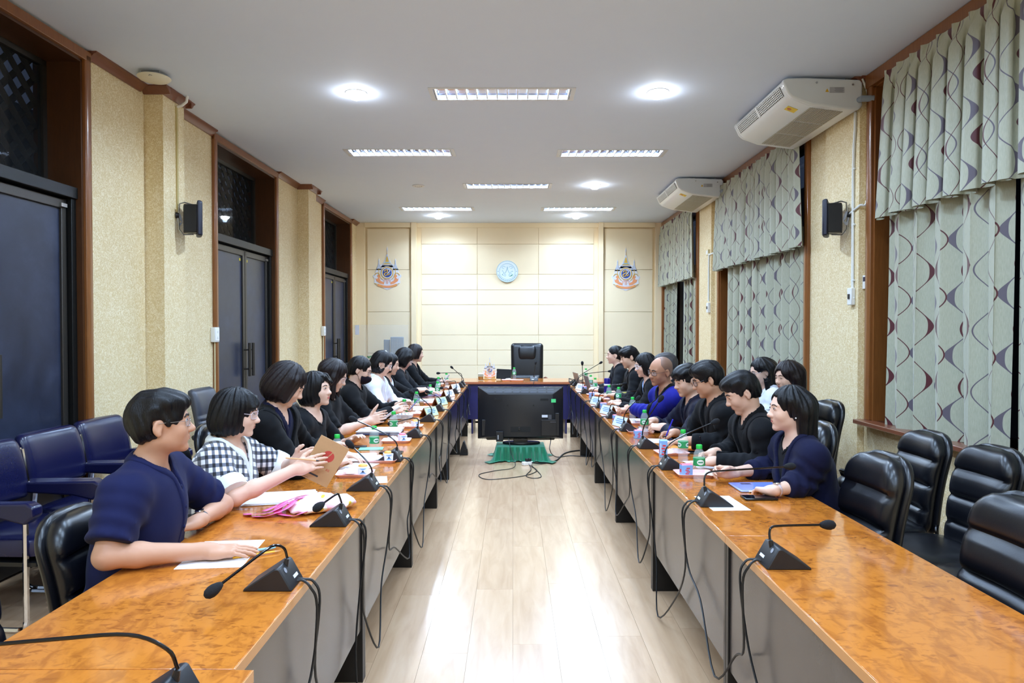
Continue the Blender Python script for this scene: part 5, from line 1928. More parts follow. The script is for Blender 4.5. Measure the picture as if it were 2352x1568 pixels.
sheets('paper_sheet', 1.09, 4.90, 0.0, 0.22, 0.16, 3, 'white sheets beside the orange folder', 'paper')
T = slab_thing('laptop', (1.15, 5.45, TZ), 0.02, (0.26, 0.20, 0.014), 'closed grey laptop before the man in navy jacket', 'laptop', M_LAP, 0.004)
slab_thing('phone', (1.13, 5.42, TZ + 0.0148), 0.05, (0.15, 0.075, 0.009), 'dark phone lying on the grey laptop', 'phone', M_BGLOSS, 0.003, M_SCR)
T = sheets('paper_stack', 1.13, 5.98, 0.0, 0.30, 0.22, 6, 'white papers with blue print before the bald man', 'paper')
ink_lines(T, 2, 0.2, -0.12, 0.04, 0.03, 0.0078, 4, mat('print_blue', rgb(50, 60, 170), 0.6))
sheets('paper_stack', 1.10, 7.05, 0.05, 0.26, 0.3, 4, 'white papers under the raised blue folder', 'paper')
T = empty('flask', (1.10, 7.95, TZ), 0, 'tall dark blue steel flask with a white band', 'flask')
MB().lathe([(0.0, 0.0), (0.037, 0.0), (0.038, 0.004), (0.038, 0.15), (0.0, 0.15)], 24).build('body', mat('flask_blue', rgb(30, 26, 120), 0.3, 0.04, 20), T)
MB().lathe([(0.0, 0.17), (0.037, 0.17), (0.038, 0.22), (0.034, 0.235), (0.0, 0.235)], 24).build('lid', mat('flask_blue', rgb(30, 26, 120), 0.3), T)
MB().lathe([(0.0375, 0.15), (0.039, 0.152), (0.039, 0.168), (0.0375, 0.17)], 24).build('band', M_WPLAST, T)


def laptop_open(x, y, rz, label, tilt=0.25):
    T = empty('laptop', (x, y, TZ), rz, label, 'laptop', 'open laptops at the far right tables')
    MB().box2((0.0, -0.15, 0), (0.21, 0.15, 0.014)).build('keyboard_base', M_LAP, T, 0.003)
    M = Matrix.Rotation(-tilt, 4, 'Y')
    MB().box2((-0.006, -0.15, 0.0), (0.0, 0.15, 0.205), M).build('lid', mat('laptop_lid', rgb(176, 168, 160), 0.35, metal=0.5), T, 0.003)
    MB().box2((0.0, -0.142, 0.01), (0.0008, 0.142, 0.198), M).build('screen', M_SCR, T)
    return T


laptop_open(0.93, 9.62, 0.15, 'open laptop with silver lid, farther one on the right tables')
laptop_open(1.01, 8.98, 0.1, 'open laptop with silver lid, nearer one on the right tables')
T = empty('book', (1.27, 7.72, TZ + 0.06), 0, 'yellow covered booklet held up before the young man in black', 'booklet')
MB().box((0, 0, 0.035), (0.24, 0.008, 0.10), rot=(-0.5, 0, 0)).build('cover', mat('yellow_cover', rgb(228, 222, 120), 0.5, 0.06, 20), T)
MB().box((0, 0.010, 0.03), (0.23, 0.008, 0.095), rot=(-0.5, 0, 0)).build('pages', M_PAPER, T)
T.location.z = TZ + 0.014
slab_thing('notebook', (1.15, 8.55, TZ), 0.1, (0.2, 0.26, 0.012), 'lilac notebook before the woman with white glasses', 'notebook', mat('lilac_cover', rgb(190, 196, 240), 0.5))
# nest of black leads at the far right corner
r3 = random.Random(12)
P = [(0.92 + r3.uniform(-0.12, 0.12), 9.86 + r3.uniform(-0.10, 0.05), TZ + 0.01 + r3.uniform(0.0, 0.09)) for _ in range(26)]
o = MB().tube(catmull(P, 5), 0.004, 5).build('cable_tangle', M_CABLE)
tag(o, 'tangle of black leads at the far corner of the right tables', 'cable')

# ------------------------------------------------------------------ the head table
T = empty('tablet', (-0.14, 10.62, 0.775), 0, 'black tablet leaning on its stand on the head table', 'tablet')
MB().box((0, 0, 0.085), (0.23, 0.008, 0.16), rot=(-0.35, 0.05, 0)).build('case', M_BGLOSS, T, 0.003)
MB().box((0, 0.06, 0.05), (0.1, 0.006, 0.11), rot=(0.5, 0, 0)).build('stand', M_BPLAST, T)
tray(-0.07, 10.36, 0, 'pink plastic snack tray on the head table, left one', z=0.775)
tray(0.06, 10.33, 0, 'pink plastic snack tray on the head table, right one', z=0.775)
pastry(-0.07, 10.36, 0.78, 0.3, 'pastry in clear wrapping on the head table')
T = empty('tea_glass', (-0.49, 10.40, 0.775), 0, 'glass of orange tea on the left of the head table', 'glass')
MB().lathe([(0.0, 0.0), (0.036, 0.0), (0.04, 0.005), (0.044, 0.10), (0.042, 0.10), (0.038, 0.008), (0.0, 0.006)], 22).build('glass', M_GLASS, T)
MB().lathe([(0.0, 0.007), (0.036, 0.008), (0.0395, 0.06), (0.0, 0.06)], 22).build('tea', mat('tea_orange', rgb(214, 150, 70), 0.2), T)
MB().lathe([(0.0, 0.102), (0.044, 0.102), (0.03, 0.112), (0.0, 0.118)], 22).build('lid', mat('lid_cream', rgb(236, 226, 200), 0.35), T)
# ------------------------------------------------------------------ distance-field modelling of bodies and clothes
def smin(a, b, k):
    if k <= 0:
        return np.minimum(a, b)
    h = np.maximum(k - np.abs(a - b), 0.0) / k
    return np.minimum(a, b) - h * h * k * 0.25


def smax(a, b, k):
    return -smin(-a, -b, k)


def s_ell(P, c, r, R=None):
    d = P - np.asarray(c, dtype=np.float32)
    if R is not None:
        d = d @ np.asarray(R, dtype=np.float32)
    r = np.asarray(r, dtype=np.float32)
    k0 = np.sqrt(((d / r) ** 2).sum(-1))
    k1 = np.sqrt(((d / (r * r)) ** 2).sum(-1)) + 1e-9
    return k0 * (k0 - 1.0) / k1


def s_cap(P, a, b, ra, rb, flat=None):
    """tapered capsule"""
    a = np.asarray(a, dtype=np.float32)
    b = np.asarray(b, dtype=np.float32)
    ba = b - a
    t = np.clip(((P - a) @ ba) / (float(ba @ ba) + 1e-9), 0, 1)
    q = P - a - t[..., None] * ba
    return np.sqrt((q * q).sum(-1)) - (ra + (rb - ra) * t)


def s_box(P, c, h, r, R=None):
    d = P - np.asarray(c, dtype=np.float32)
    if R is not None:
        d = d @ np.asarray(R, dtype=np.float32)
    q = np.abs(d) - (np.asarray(h, dtype=np.float32) - r)
    return np.sqrt((np.maximum(q, 0) ** 2).sum(-1)) + np.minimum(q.max(-1), 0) - r


def axis_pts(lo, hi, h, fine=(), hf=None):
    """grid coordinates, finer inside the given intervals"""
    pts = [lo]
    x = lo
    while x < hi:
        st = h
        for a, b in fine:
            if a - h <= x <= b:
                st = hf
        x += st
        pts.append(x)
    return np.array(pts, dtype=np.float32)


class Field:
    def __init__(self, xs, ys, zs):
        self.x, self.y, self.z = xs, ys, zs
        self.D = np.full((len(xs), len(ys), len(zs)), 0.2, dtype=np.float32)

    def sub(self, lo, hi, m):
        s = []
        for ax, l, h in zip((self.x, self.y, self.z), lo, hi):
            i0 = max(0, int(np.searchsorted(ax, l - m)) - 1)
            i1 = min(len(ax), int(np.searchsorted(ax, h + m)) + 1)
            if i1 - i0 < 2:
                return None, None
            s.append(slice(i0, i1))
        X, Y, Z = np.meshgrid(self.x[s[0]], self.y[s[1]], self.z[s[2]], indexing='ij')
        return tuple(s), np.stack([X, Y, Z], -1)

    def op(self, fn, lo, hi, k=0.02, mode='add', m=None):
        m = (k + 0.03) if m is None else m
        s, P = self.sub(lo, hi, m)
        if s is None:
            return self
        d = fn(P)
        if mode == 'add':
            self.D[s] = smin(self.D[s], d, k)
        elif mode == 'cut':
            self.D[s] = smax(self.D[s], -d, k)
        elif mode == 'keep':
            self.D[s] = smax(self.D[s], d, k)
        elif mode == 'off':
            self.D[s] = self.D[s] + d
        return self

    def ell(self, c, r, k=0.02, R=None, mode='add'):
        m = max(r)
        c = np.asarray(c)
        e = np.asarray(r) if R is None else np.array([m, m, m])
        return self.op(lambda P: s_ell(P, c, r, R), c - e, c + e, k, mode)

    def cap(self, a, b, ra, rb=None, k=0.02, mode='add'):
        rb = ra if rb is None else rb
        a, b = np.asarray(a, dtype=float), np.asarray(b, dtype=float)
        m = max(ra, rb)
        return self.op(lambda P: s_cap(P, a, b, ra, rb), np.minimum(a, b) - m, np.maximum(a, b) + m, k, mode)

    def box(self, c, h, r=0.004, k=0.01, R=None, mode='add'):
        c = np.asarray(c, dtype=float)
        m = float(np.linalg.norm(h))
        e = np.asarray(h) if R is None else np.array([m, m, m])
        return self.op(lambda P: s_box(P, c, h, r, R), c - e, c + e, k, mode)

    def half(self, p, n, k=0.004):
        """cut away everything on the side the normal points to"""
        p, n = np.asarray(p, dtype=np.float32), np.asarray(n, dtype=np.float32)
        n = n / np.linalg.norm(n)
        X, Y, Z = np.meshgrid(self.x, self.y, self.z, indexing='ij', sparse=True)
        d = (X - p[0]) * n[0] + (Y - p[1]) * n[1] + (Z - p[2]) * n[2]
        self.D = smax(self.D, d, k)
        return self

    def refine(self, lo, hi, h):
        """the same field on a finer grid inside a box"""
        G = Field(*[np.arange(max(lo[i], ax[1]), min(hi[i], ax[-2]), h, dtype=np.float32) for i, ax in enumerate((self.x, self.y, self.z))])
        D = self.D
        for i, (src, dst) in enumerate(((self.x, G.x), (self.y, G.y), (self.z, G.z))):
            k = np.clip(np.searchsorted(src, dst) - 1, 0, len(src) - 2)
            t = ((dst - src[k]) / (src[k + 1] - src[k])).astype(np.float32)
            sh = [1, 1, 1]
            sh[i] = len(dst)
            t = t.reshape(sh)
            D = np.take(D, k, axis=i) * (1 - t) + np.take(D, k + 1, axis=i) * t
        G.D = D
        return G

    def grid(self):
        X, Y, Z = np.meshgrid(self.x, self.y, self.z, indexing='ij')
        return X, Y, Z

    def copy(self):
        f = Field.__new__(Field)
        f.x, f.y, f.z = self.x, self.y, self.z
        f.D = self.D.copy()
        return f

    def surface(self):
        """surface nets on the rectilinear grid"""
        D = self.D
        D = np.where(D == 0, 1e-7, D)
        # the outside border must be empty
        D[0], D[-1], D[:, 0], D[:, -1], D[:, :, 0], D[:, :, -1] = (np.maximum(D[0], 1e-3), np.maximum(D[-1], 1e-3), np.maximum(D[:, 0], 1e-3),
                                                                   np.maximum(D[:, -1], 1e-3), np.maximum(D[:, :, 0], 1e-3), np.maximum(D[:, :, -1], 1e-3))
        S = D < 0
        c = [S[:-1, :-1, :-1], S[1:, :-1, :-1], S[:-1, 1:, :-1], S[1:, 1:, :-1], S[:-1, :-1, 1:], S[1:, :-1, 1:], S[:-1, 1:, 1:], S[1:, 1:, 1:]]
        n = sum(q.astype(np.uint8) for q in c)
        act = (n > 0) & (n < 8)
        I, J, K = np.nonzero(act)
        if len(I) == 0:
            return np.zeros((0, 3)), []
        idx = np.full(act.shape, -1, dtype=np.int64)
        idx[I, J, K] = np.arange(len(I))
        off = np.array([(i & 1, (i >> 1) & 1, (i >> 2) & 1) for i in range(8)])
        V = np.stack([D[I + o[0], J + o[1], K + o[2]] for o in off], 1)
        acc = np.zeros((len(I), 3), dtype=np.float64)
        cnt = np.zeros(len(I))
        for a in range(8):
            for bit in (1, 2, 4):
                b = a | bit
                if b == a:
                    continue
                va, vb = V[:, a], V[:, b]
                m = (va < 0) != (vb < 0)
                t = va / np.where(m, va - vb, 1)
                p = off[a][None, :] + t[:, None] * (off[b] - off[a])[None, :]
                acc[m] += p[m]
                cnt[m] += 1
        f = acc / cnt[:, None]
        px = self.x[I] + f[:, 0] * (self.x[I + 1] - self.x[I])
        py = self.y[J] + f[:, 1] * (self.y[J + 1] - self.y[J])
        pz = self.z[K] + f[:, 2] * (self.z[K + 1] - self.z[K])
        verts = np.stack([px, py, pz], 1)
        quads = []
        # edges along x
        e = S[:-1, 1:-1, 1:-1] != S[1:, 1:-1, 1:-1]
        i, j, k = np.nonzero(e)
        q = np.stack([idx[i, j, k], idx[i, j + 1, k], idx[i, j + 1, k + 1], idx[i, j, k + 1]], 1)
        fl = S[i, j + 1, k + 1]
        q[~fl] = q[~fl][:, ::-1]
        quads.append(q)
        e = S[1:-1, :-1, 1:-1] != S[1:-1, 1:, 1:-1]
        i, j, k = np.nonzero(e)
        q = np.stack([idx[i, j, k], idx[i, j, k + 1], idx[i + 1, j, k + 1], idx[i + 1, j, k]], 1)
        fl = S[i + 1, j, k + 1]
        q[~fl] = q[~fl][:, ::-1]
        quads.append(q)
        e = S[1:-1, 1:-1, :-1] != S[1:-1, 1:-1, 1:]
        i, j, k = np.nonzero(e)
        q = np.stack([idx[i, j, k], idx[i + 1, j, k], idx[i + 1, j + 1, k], idx[i, j + 1, k]], 1)
        fl = S[i + 1, j + 1, k]
        q[~fl] = q[~fl][:, ::-1]
        quads.append(q)
        return verts, np.concatenate(quads)

    def build(self, name, m, parent, matrix=None, biggest=False, smooth=0):
        v, q = self.surface()
        if smooth and len(v):
            e = np.concatenate([q[:, [0, 1]], q[:, [1, 2]], q[:, [2, 3]], q[:, [3, 0]]])
            cnt = np.bincount(e[:, 0], minlength=len(v)) + np.bincount(e[:, 1], minlength=len(v))
            for _ in range(smooth):
                acc = np.stack([np.bincount(e[:, 0], weights=v[e[:, 1], i], minlength=len(v)) + np.bincount(e[:, 1], weights=v[e[:, 0], i], minlength=len(v)) for i in range(3)], 1)
                v = v * 0.5 + 0.5 * acc / np.maximum(cnt, 1)[:, None]
        if biggest and len(v):
            # keep only the largest connected piece
            lab = np.arange(len(v))
            e = np.concatenate([q[:, [0, 1]], q[:, [1, 2]], q[:, [2, 3]], q[:, [3, 0]]])
            for _ in range(400):
                mn = np.minimum(lab[e[:, 0]], lab[e[:, 1]])
                l2 = lab.copy()
                np.minimum.at(l2, e[:, 0], mn)
                np.minimum.at(l2, e[:, 1], mn)
                l2 = l2[l2]
                if (l2 == lab).all():
                    break
                lab = l2
            u, c = np.unique(lab, return_counts=True)
            keep = lab == u[c.argmax()]
            q = q[keep[q[:, 0]]]
            re_ = np.cumsum(keep) - 1
            v = v[keep]
            q = re_[q]
        me = bpy.data.meshes.new(name)
        me.vertices.add(len(v))
        me.vertices.foreach_set('co', np.asarray(v, dtype=np.float32).ravel())
        me.loops.add(len(q) * 4)
        me.loops.foreach_set('vertex_index', np.asarray(q, dtype=np.int32).ravel())
        me.polygons.add(len(q))
        me.polygons.foreach_set('loop_start', np.arange(0, len(q) * 4, 4, dtype=np.int32))
        me.polygons.foreach_set('loop_total', np.full(len(q), 4, dtype=np.int32))
        me.update(calc_edges=True)
        me.validate()
        me.shade_smooth()
        me.materials.append(m)
        o = bpy.data.objects.new(name, me)
        link(o, parent)
        if matrix is not None:
            o.matrix_local = matrix
        return o


def vnoise(P, freq, seed):
    """cheap smooth noise from a few sines"""
    r = np.random.RandomState(seed)
    out = np.zeros(P.shape[:-1], dtype=np.float32)
    for k in range(5):
        w = r.normal(size=3) * freq
        out += np.sin(P @ w.astype(np.float32) + r.uniform(0, 6.28)).astype(np.float32)
    return out / 5
# ------------------------------------------------------------------ people
def m_hair(name, c, rough=0.36, hl=0.25):
    t = NT(name)
    n = t.noise(t.coord('Object', (60, 60, 7)), 4, 3, 0.6)
    d = tuple(v * 0.5 for v in c[:3]) + (1,)
    t.set(color=t.mix(n, d, c), rough=rough, spec=0.26)
    t.bump(n, 0.6, 0.004)
    return t.m


def m_skin(name, c):
    t = NT(name)
    v = t.coord('Object')
    n = t.noise(v, 18, 3)
    a = (c[0] * 1.02, c[1] * 1.02, c[2] * 1.02, 1)
    b = (c[0] * 0.95, c[1] * 0.86, c[2] * 0.84, 1)
    t.set(color=t.mix(t.math('MULTIPLY', n, 0.8), a, b), rough=0.48, sss=0.0, spec=0.35)
    t.bump(t.noise(v, 160, 2), 0.04, 0.001)
    return t.m


def m_cloth(name, c, rough=0.85, scale=260, bump=0.12, sheen=0.03):
    t = NT(name)
    v = t.coord('Object')
    n = t.noise(v, scale, 2)
    k = t.noise(v, 9, 3)
    d = tuple(x * 0.8 for x in c[:3]) + (1,)
    t.set(color=t.mix(t.math('ADD', t.math('MULTIPLY', n, 0.5), t.math('MULTIPLY', k, 0.5)), d, c), rough=rough, sheen=sheen, spec=0.2)
    t.bump(n, bump, 0.001)
    return t.m


def m_check():
    t = NT('gingham_knit')
    v = t.coord('Object', (1, 1, 1), (0.25, 0.12, 0.3))
    sp = t.t.nodes.new('ShaderNodeSeparateXYZ')
    t.l(v, sp.inputs[0])
    P = 0.040
    def band(s, th=0.45):
        return t.math('LESS_THAN', t.math('FRACT', t.math('ADD', t.math('DIVIDE', s, P), 10.0)), th)
    s1 = band(t.math('ADD', sp.outputs[0], t.math('MULTIPLY', sp.outputs[1], 1.0)))
    s2 = band(sp.outputs[2])
    k = t.math('MULTIPLY', t.math('ADD', s1, s2), 0.5)
    c = t.ramp(k, [(0.0, rgb(232, 234, 240)), (0.49, rgb(98, 100, 112)), (0.51, rgb(98, 100, 112)), (1.0, rgb(22, 22, 30))])
    n = t.noise(t.coord('Object'), 220, 2)
    t.set(color=c, rough=0.9, sheen=0.2)
    t.bump(n, 0.3, 0.003)
    return t.m


SK1 = m_skin('skin_fair', rgb(224, 186, 164))
SK2 = m_skin('skin_light', rgb(214, 174, 150))
SK3 = m_skin('skin_tan', rgb(196, 150, 122))
SK4 = m_skin('skin_brown', rgb(176, 128, 100))
SKS = m_skin('shaved_scalp', rgb(128, 98, 82))
HB = m_hair('hair_black', rgb(14, 13, 17))
HD = m_hair('hair_dark_brown', rgb(30, 20, 21))
HG = m_hair('hair_greying', rgb(66, 62, 62), 0.5)
C_BLACK = m_cloth('cloth_black', rgb(7, 7, 10))
C_BLACK2 = m_cloth('cloth_soft_black', rgb(10, 11, 15))
C_CHAR = m_cloth('cloth_charcoal', rgb(15, 17, 22))
C_NAVY = m_cloth('cloth_navy', rgb(15, 18, 50))
C_NAVY2 = m_cloth('cloth_navy_shirt', rgb(20, 25, 66))
C_NAVY3 = m_cloth('cloth_navy_jacket', rgb(10, 14, 38), 0.6, 120, 0.06)
C_ROYAL = m_cloth('cloth_royal_blue', rgb(22, 26, 132))
C_WHITE = m_cloth('cloth_white', rgb(230, 232, 242))
C_LBLUE = m_cloth('cloth_light_blue', rgb(150, 180, 226))
C_RIB = m_cloth('ribbed_white', rgb(232, 234, 230), 0.9, 150, 0.4)
C_CHECK = m_check()
C_PANTS = m_cloth('cloth_trousers', rgb(22, 22, 28))
M_LIP = mat('lips_pink', rgb(188, 104, 98), 0.4, 0.05, 60)
M_LIPR = mat('lips_red', rgb(176, 36, 48), 0.35, 0.05, 60)
M_LIPM = mat('lips_natural', rgb(164, 98, 84), 0.5, 0.05, 60)
M_EYEW = mat('eye_white', rgb(222, 216, 212), 0.25, 0.02, 60)
M_IRIS = mat('iris_dark', rgb(24, 16, 14), 0.12, 0.1, 60)
M_BROW = mat('brow_dark', rgb(46, 34, 30), 0.8, 0.1, 200)
M_LASH = mat('lash_dark', rgb(30, 22, 20), 0.7, 0.1, 60)
M_RIMB = mat('rim_black', rgb(26, 24, 28), 0.3)
M_RIMC = mat('rim_clear', rgb(206, 190, 196), 0.2)
M_RIMW = mat('rim_white', rgb(226, 230, 240), 0.25)
M_RIMS = mat('rim_silver', rgb(176, 178, 186), 0.2, metal=0.8)
M_LENS = m_thin('lens', (0.8, 0.82, 0.9, 1), 0.12, 0.02)
M_MASK = m_cloth('mask_black', rgb(26, 18, 30), 0.7, 200, 0.05)
M_SHOE = mat('shoe_black', rgb(16, 16, 18), 0.4)


def rotm(yaw, pitch, roll=0.0):
    """yaw to the person's left, pitch nose down, roll towards the left shoulder"""
    return np.array(Matrix.Rotation(yaw, 3, 'Z') @ Matrix.Rotation(pitch, 3, 'Y') @ Matrix.Rotation(-roll, 3, 'X'), dtype=np.float32)


def unit(v):
    v = np.asarray(v, dtype=float)
    return v / (np.linalg.norm(v) + 1e-9)


def ik(S, W, la, lb, pole):
    S, W = np.asarray(S, float), np.asarray(W, float)
    d = W - S
    L = np.linalg.norm(d)
    if L > (la + lb) * 0.985:
        k = L / ((la + lb) * 0.985)
        la, lb = la * k, lb * k
    u = d / L
    a = (la * la - lb * lb + L * L) / (2 * L)
    h = sqrt(max(0.0, la * la - a * a))
    p = np.asarray(pole, float)
    p = unit(p - u * (p @ u))
    return S + u * a + p * h


def finger_chain(curl, l, r, base, ang=0.0):
    """points of one finger in the hand frame: x along the fingers, z the back of the hand"""
    pts = [np.array(base, float)]
    a = 0.0
    for q, f in zip(curl, (0.46, 0.31, 0.23)):
        a += q
        dxy = cos(a)
        pts.append(pts[-1] + l * f * np.array([dxy * cos(ang), dxy * sin(ang), -sin(a)]))
    return pts


CURLS = {'flat': (0.08, 0.12, 0.10), 'relaxed': (0.35, 0.5, 0.35), 'soft': (0.2, 0.3, 0.25), 'grip': (0.75, 0.95, 0.6), 'fist': (1.25, 1.45, 0.9), 'hold': (0.35, 0.9, 0.5), 'point': None}


def hand(F, W, d, n, side, curl='relaxed', sc=1.0, thumb='out', k=0.006):
    """palm with five fingers; d finger direction, n back of the hand, side +1 left hand / -1 right hand"""
    x = unit(d)
    z = unit(np.asarray(n, float) - x * (np.asarray(n, float) @ x))
    y = np.cross(z, x)
    R = np.stack([x, y, z], 1)
    W = np.asarray(W, float)
    s = -1.0 if side > 0 else 1.0
    g = lambda p: W + R @ (np.array(p, float) * sc)
    F.box(g((0.046, 0.0, -0.001)), np.array([0.044, 0.039, 0.0135]) * sc, 0.012 * sc, 0.016, R)
    F.ell(g((0.030, s * 0.026, -0.010)), np.array([0.030, 0.018, 0.014]) * sc, 0.012, R)
    F.ell(g((0.028, -s * 0.024, -0.008)), np.array([0.030, 0.014, 0.012]) * sc, 0.012, R)
    F.cap(g((-0.02, 0, 0)), g((0.02, 0, 0)), 0.024 * sc, 0.024 * sc, 0.02)
    fl = [(0.069, 0.0086, 0.0295, 0.06), (0.077, 0.0088, 0.0100, 0.01), (0.071, 0.0084, -0.0100, -0.03), (0.056, 0.0074, -0.0290, -0.10)]
    for i, (l, r, yy, an) in enumerate(fl):
        if curl == 'point':
            c = (0.1, 0.15, 0.1) if i == 0 else (1.1, 1.3, 0.8)
        else:
            c = CURLS[curl]
            c = tuple(v * (1 + 0.10 * i) for v in c)
        pts = finger_chain(c, l, r, (0.086 - (0.008 if i == 3 else 0.0), s * yy, 0.0), s * an)
        F.ell(g(pts[0] + np.array([0, 0, 0.002])), np.array([0.011, 0.0098, 0.0105]) * sc, 0.006, R)
        for j in range(3):
            F.cap(g(pts[j]), g(pts[j + 1]), r * sc * (1 - 0.10 * j), r * sc * (1 - 0.10 * (j + 1)), 0.0035)
    if thumb == 'out':
        tp = [(0.020, s * 0.030, -0.008), (0.050, s * 0.058, -0.016), (0.078, s * 0.068, -0.020), (0.098, s * 0.070, -0.022)]
    elif thumb == 'up':
        tp = [(0.020, s * 0.030, -0.006), (0.046, s * 0.060, 0.0), (0.070, s * 0.082, 0.006), (0.086, s * 0.096, 0.010)]
    else:
        tp = [(0.020, s * 0.028, -0.010), (0.050, s * 0.046, -0.026), (0.078, s * 0.040, -0.040), (0.098, s * 0.026, -0.044)]
    rr = (0.0135, 0.0115, 0.0100, 0.0085)
    for j in range(3):
        F.cap(g(tp[j]), g(tp[j + 1]), rr[j] * sc, rr[j + 1] * sc, 0.006)
    return R, g


def head_shape(F, c, R, fw=1.0, jaw=1.0, sc=1.0, male=False):
    g = lambda p: np.asarray(c, float) + R @ (np.array(p, float) * sc)
    e = lambda p, r, k=0.02, mode='add': F.ell(g(p), np.array(r) * sc, k, R, mode)
    e((-0.016, 0, 0.030), (0.093, 0.0755 * fw, 0.084), 0.01)
    e((0.026, 0, 0.004), (0.066, 0.066 * fw, 0.086), 0.02)
    e((0.040, 0, -0.060), (0.047, (0.050 if male else 0.046) * fw * jaw, 0.046), 0.025)
    e((0.071, 0, -0.097), (0.018, 0.020 * jaw, 0.015), 0.022)
    e((0.0, 0, -0.055), (0.055, 0.056 * fw * jaw, 0.045), 0.03)
    for s in (-1, 1):
        e((0.058, s * 0.037 * fw, -0.026), (0.026, 0.023, 0.026), 0.022)
        e((0.0905, s * 0.030, 0.010), (0.011, 0.017, 0.010), 0.012, 'cut')
        e((0.079, s * 0.031, 0.0095), (0.010, 0.0155, 0.0085), 0.006)
        F.cap(g((0.082, s * 0.008, 0.028)), g((0.070, s * 0.046, 0.029)), 0.0085 * sc, 0.0065 * sc, 0.012)
        e((0.0940, s * 0.0130, -0.0300), (0.0105, 0.0080, 0.0078), 0.006)
        # ear
        ec = g((-0.012, s * 0.0775 * fw, -0.004))
        Re = R @ np.array(Matrix.Rotation(s * -0.35, 3, 'Z') @ Matrix.Rotation(0.18, 3, 'Y'), dtype=np.float32)
        F.ell(ec, np.array([0.0180, 0.0085, 0.029]) * sc, 0.004, Re)
        F.ell(g((-0.006, s * 0.086 * fw, 0.001)), np.array([0.009, 0.007, 0.016]) * sc, 0.006, Re, 'cut')
        F.ell(g((-0.009, s * 0.0775 * fw, -0.029)), np.array([0.0105, 0.0065, 0.011]) * sc, 0.005, Re)
    F.cap(g((0.082, 0, 0.016)), g((0.1015, 0, -0.023)), 0.0074 * sc, 0.0110 * sc, 0.012)
    e((0.1035, 0, -0.027), (0.0125, 0.0125, 0.0105), 0.010)
    # mouth
    e((0.071, 0, -0.057), (0.018, 0.026, 0.020), 0.018)
    e((0.0885, 0, -0.0525), (0.0065, 0.0185, 0.0050), 0.006)
    e((0.0870, 0, -0.0635), (0.0070, 0.0160, 0.0055), 0.006)
    F.cap(g((0.0945, -0.021, -0.0583)), g((0.0945, 0.021, -0.0583)), 0.0022 * sc, 0.0022 * sc, 0.004, 'cut')
    F.cap(g((0.092, -0.012, -0.0765)), g((0.092, 0.012, -0.0765)), 0.004 * sc, 0.004 * sc, 0.01, 'cut')
    return g


def sample(F, P):
    """trilinear distance at points"""
    P = np.asarray(P, float)
    out = []
    for p in P:
        ii = []
        for ax, v in zip((F.x, F.y, F.z), p):
            i = int(np.clip(np.searchsorted(ax, v) - 1, 0, len(ax) - 2))
            ii.append((i, (v - ax[i]) / (ax[i + 1] - ax[i])))
        (i, a), (j, b), (k, c) = ii
        D = F.D[i:i + 2, j:j + 2, k:k + 2]
        q = D[0] * (1 - a) + D[1] * a
        q = q[0] * (1 - b) + q[1] * b
        out.append(q[0] * (1 - c) + q[1] * c)
    return np.array(out)


def front_x(F, g, y, z, x0=0.13, x1=0.02):
    """x in the head frame where the face surface lies at (y, z)"""
    xs = np.linspace(x0, x1, 56)
    d = sample(F, [g((x, y, z)) for x in xs])
    for i in range(len(xs) - 1):
        if d[i + 1] <= 0:
            t = d[i] / (d[i] - d[i + 1] + 1e-9)
            return xs[i] + (xs[i + 1] - xs[i]) * t
    return 0.08


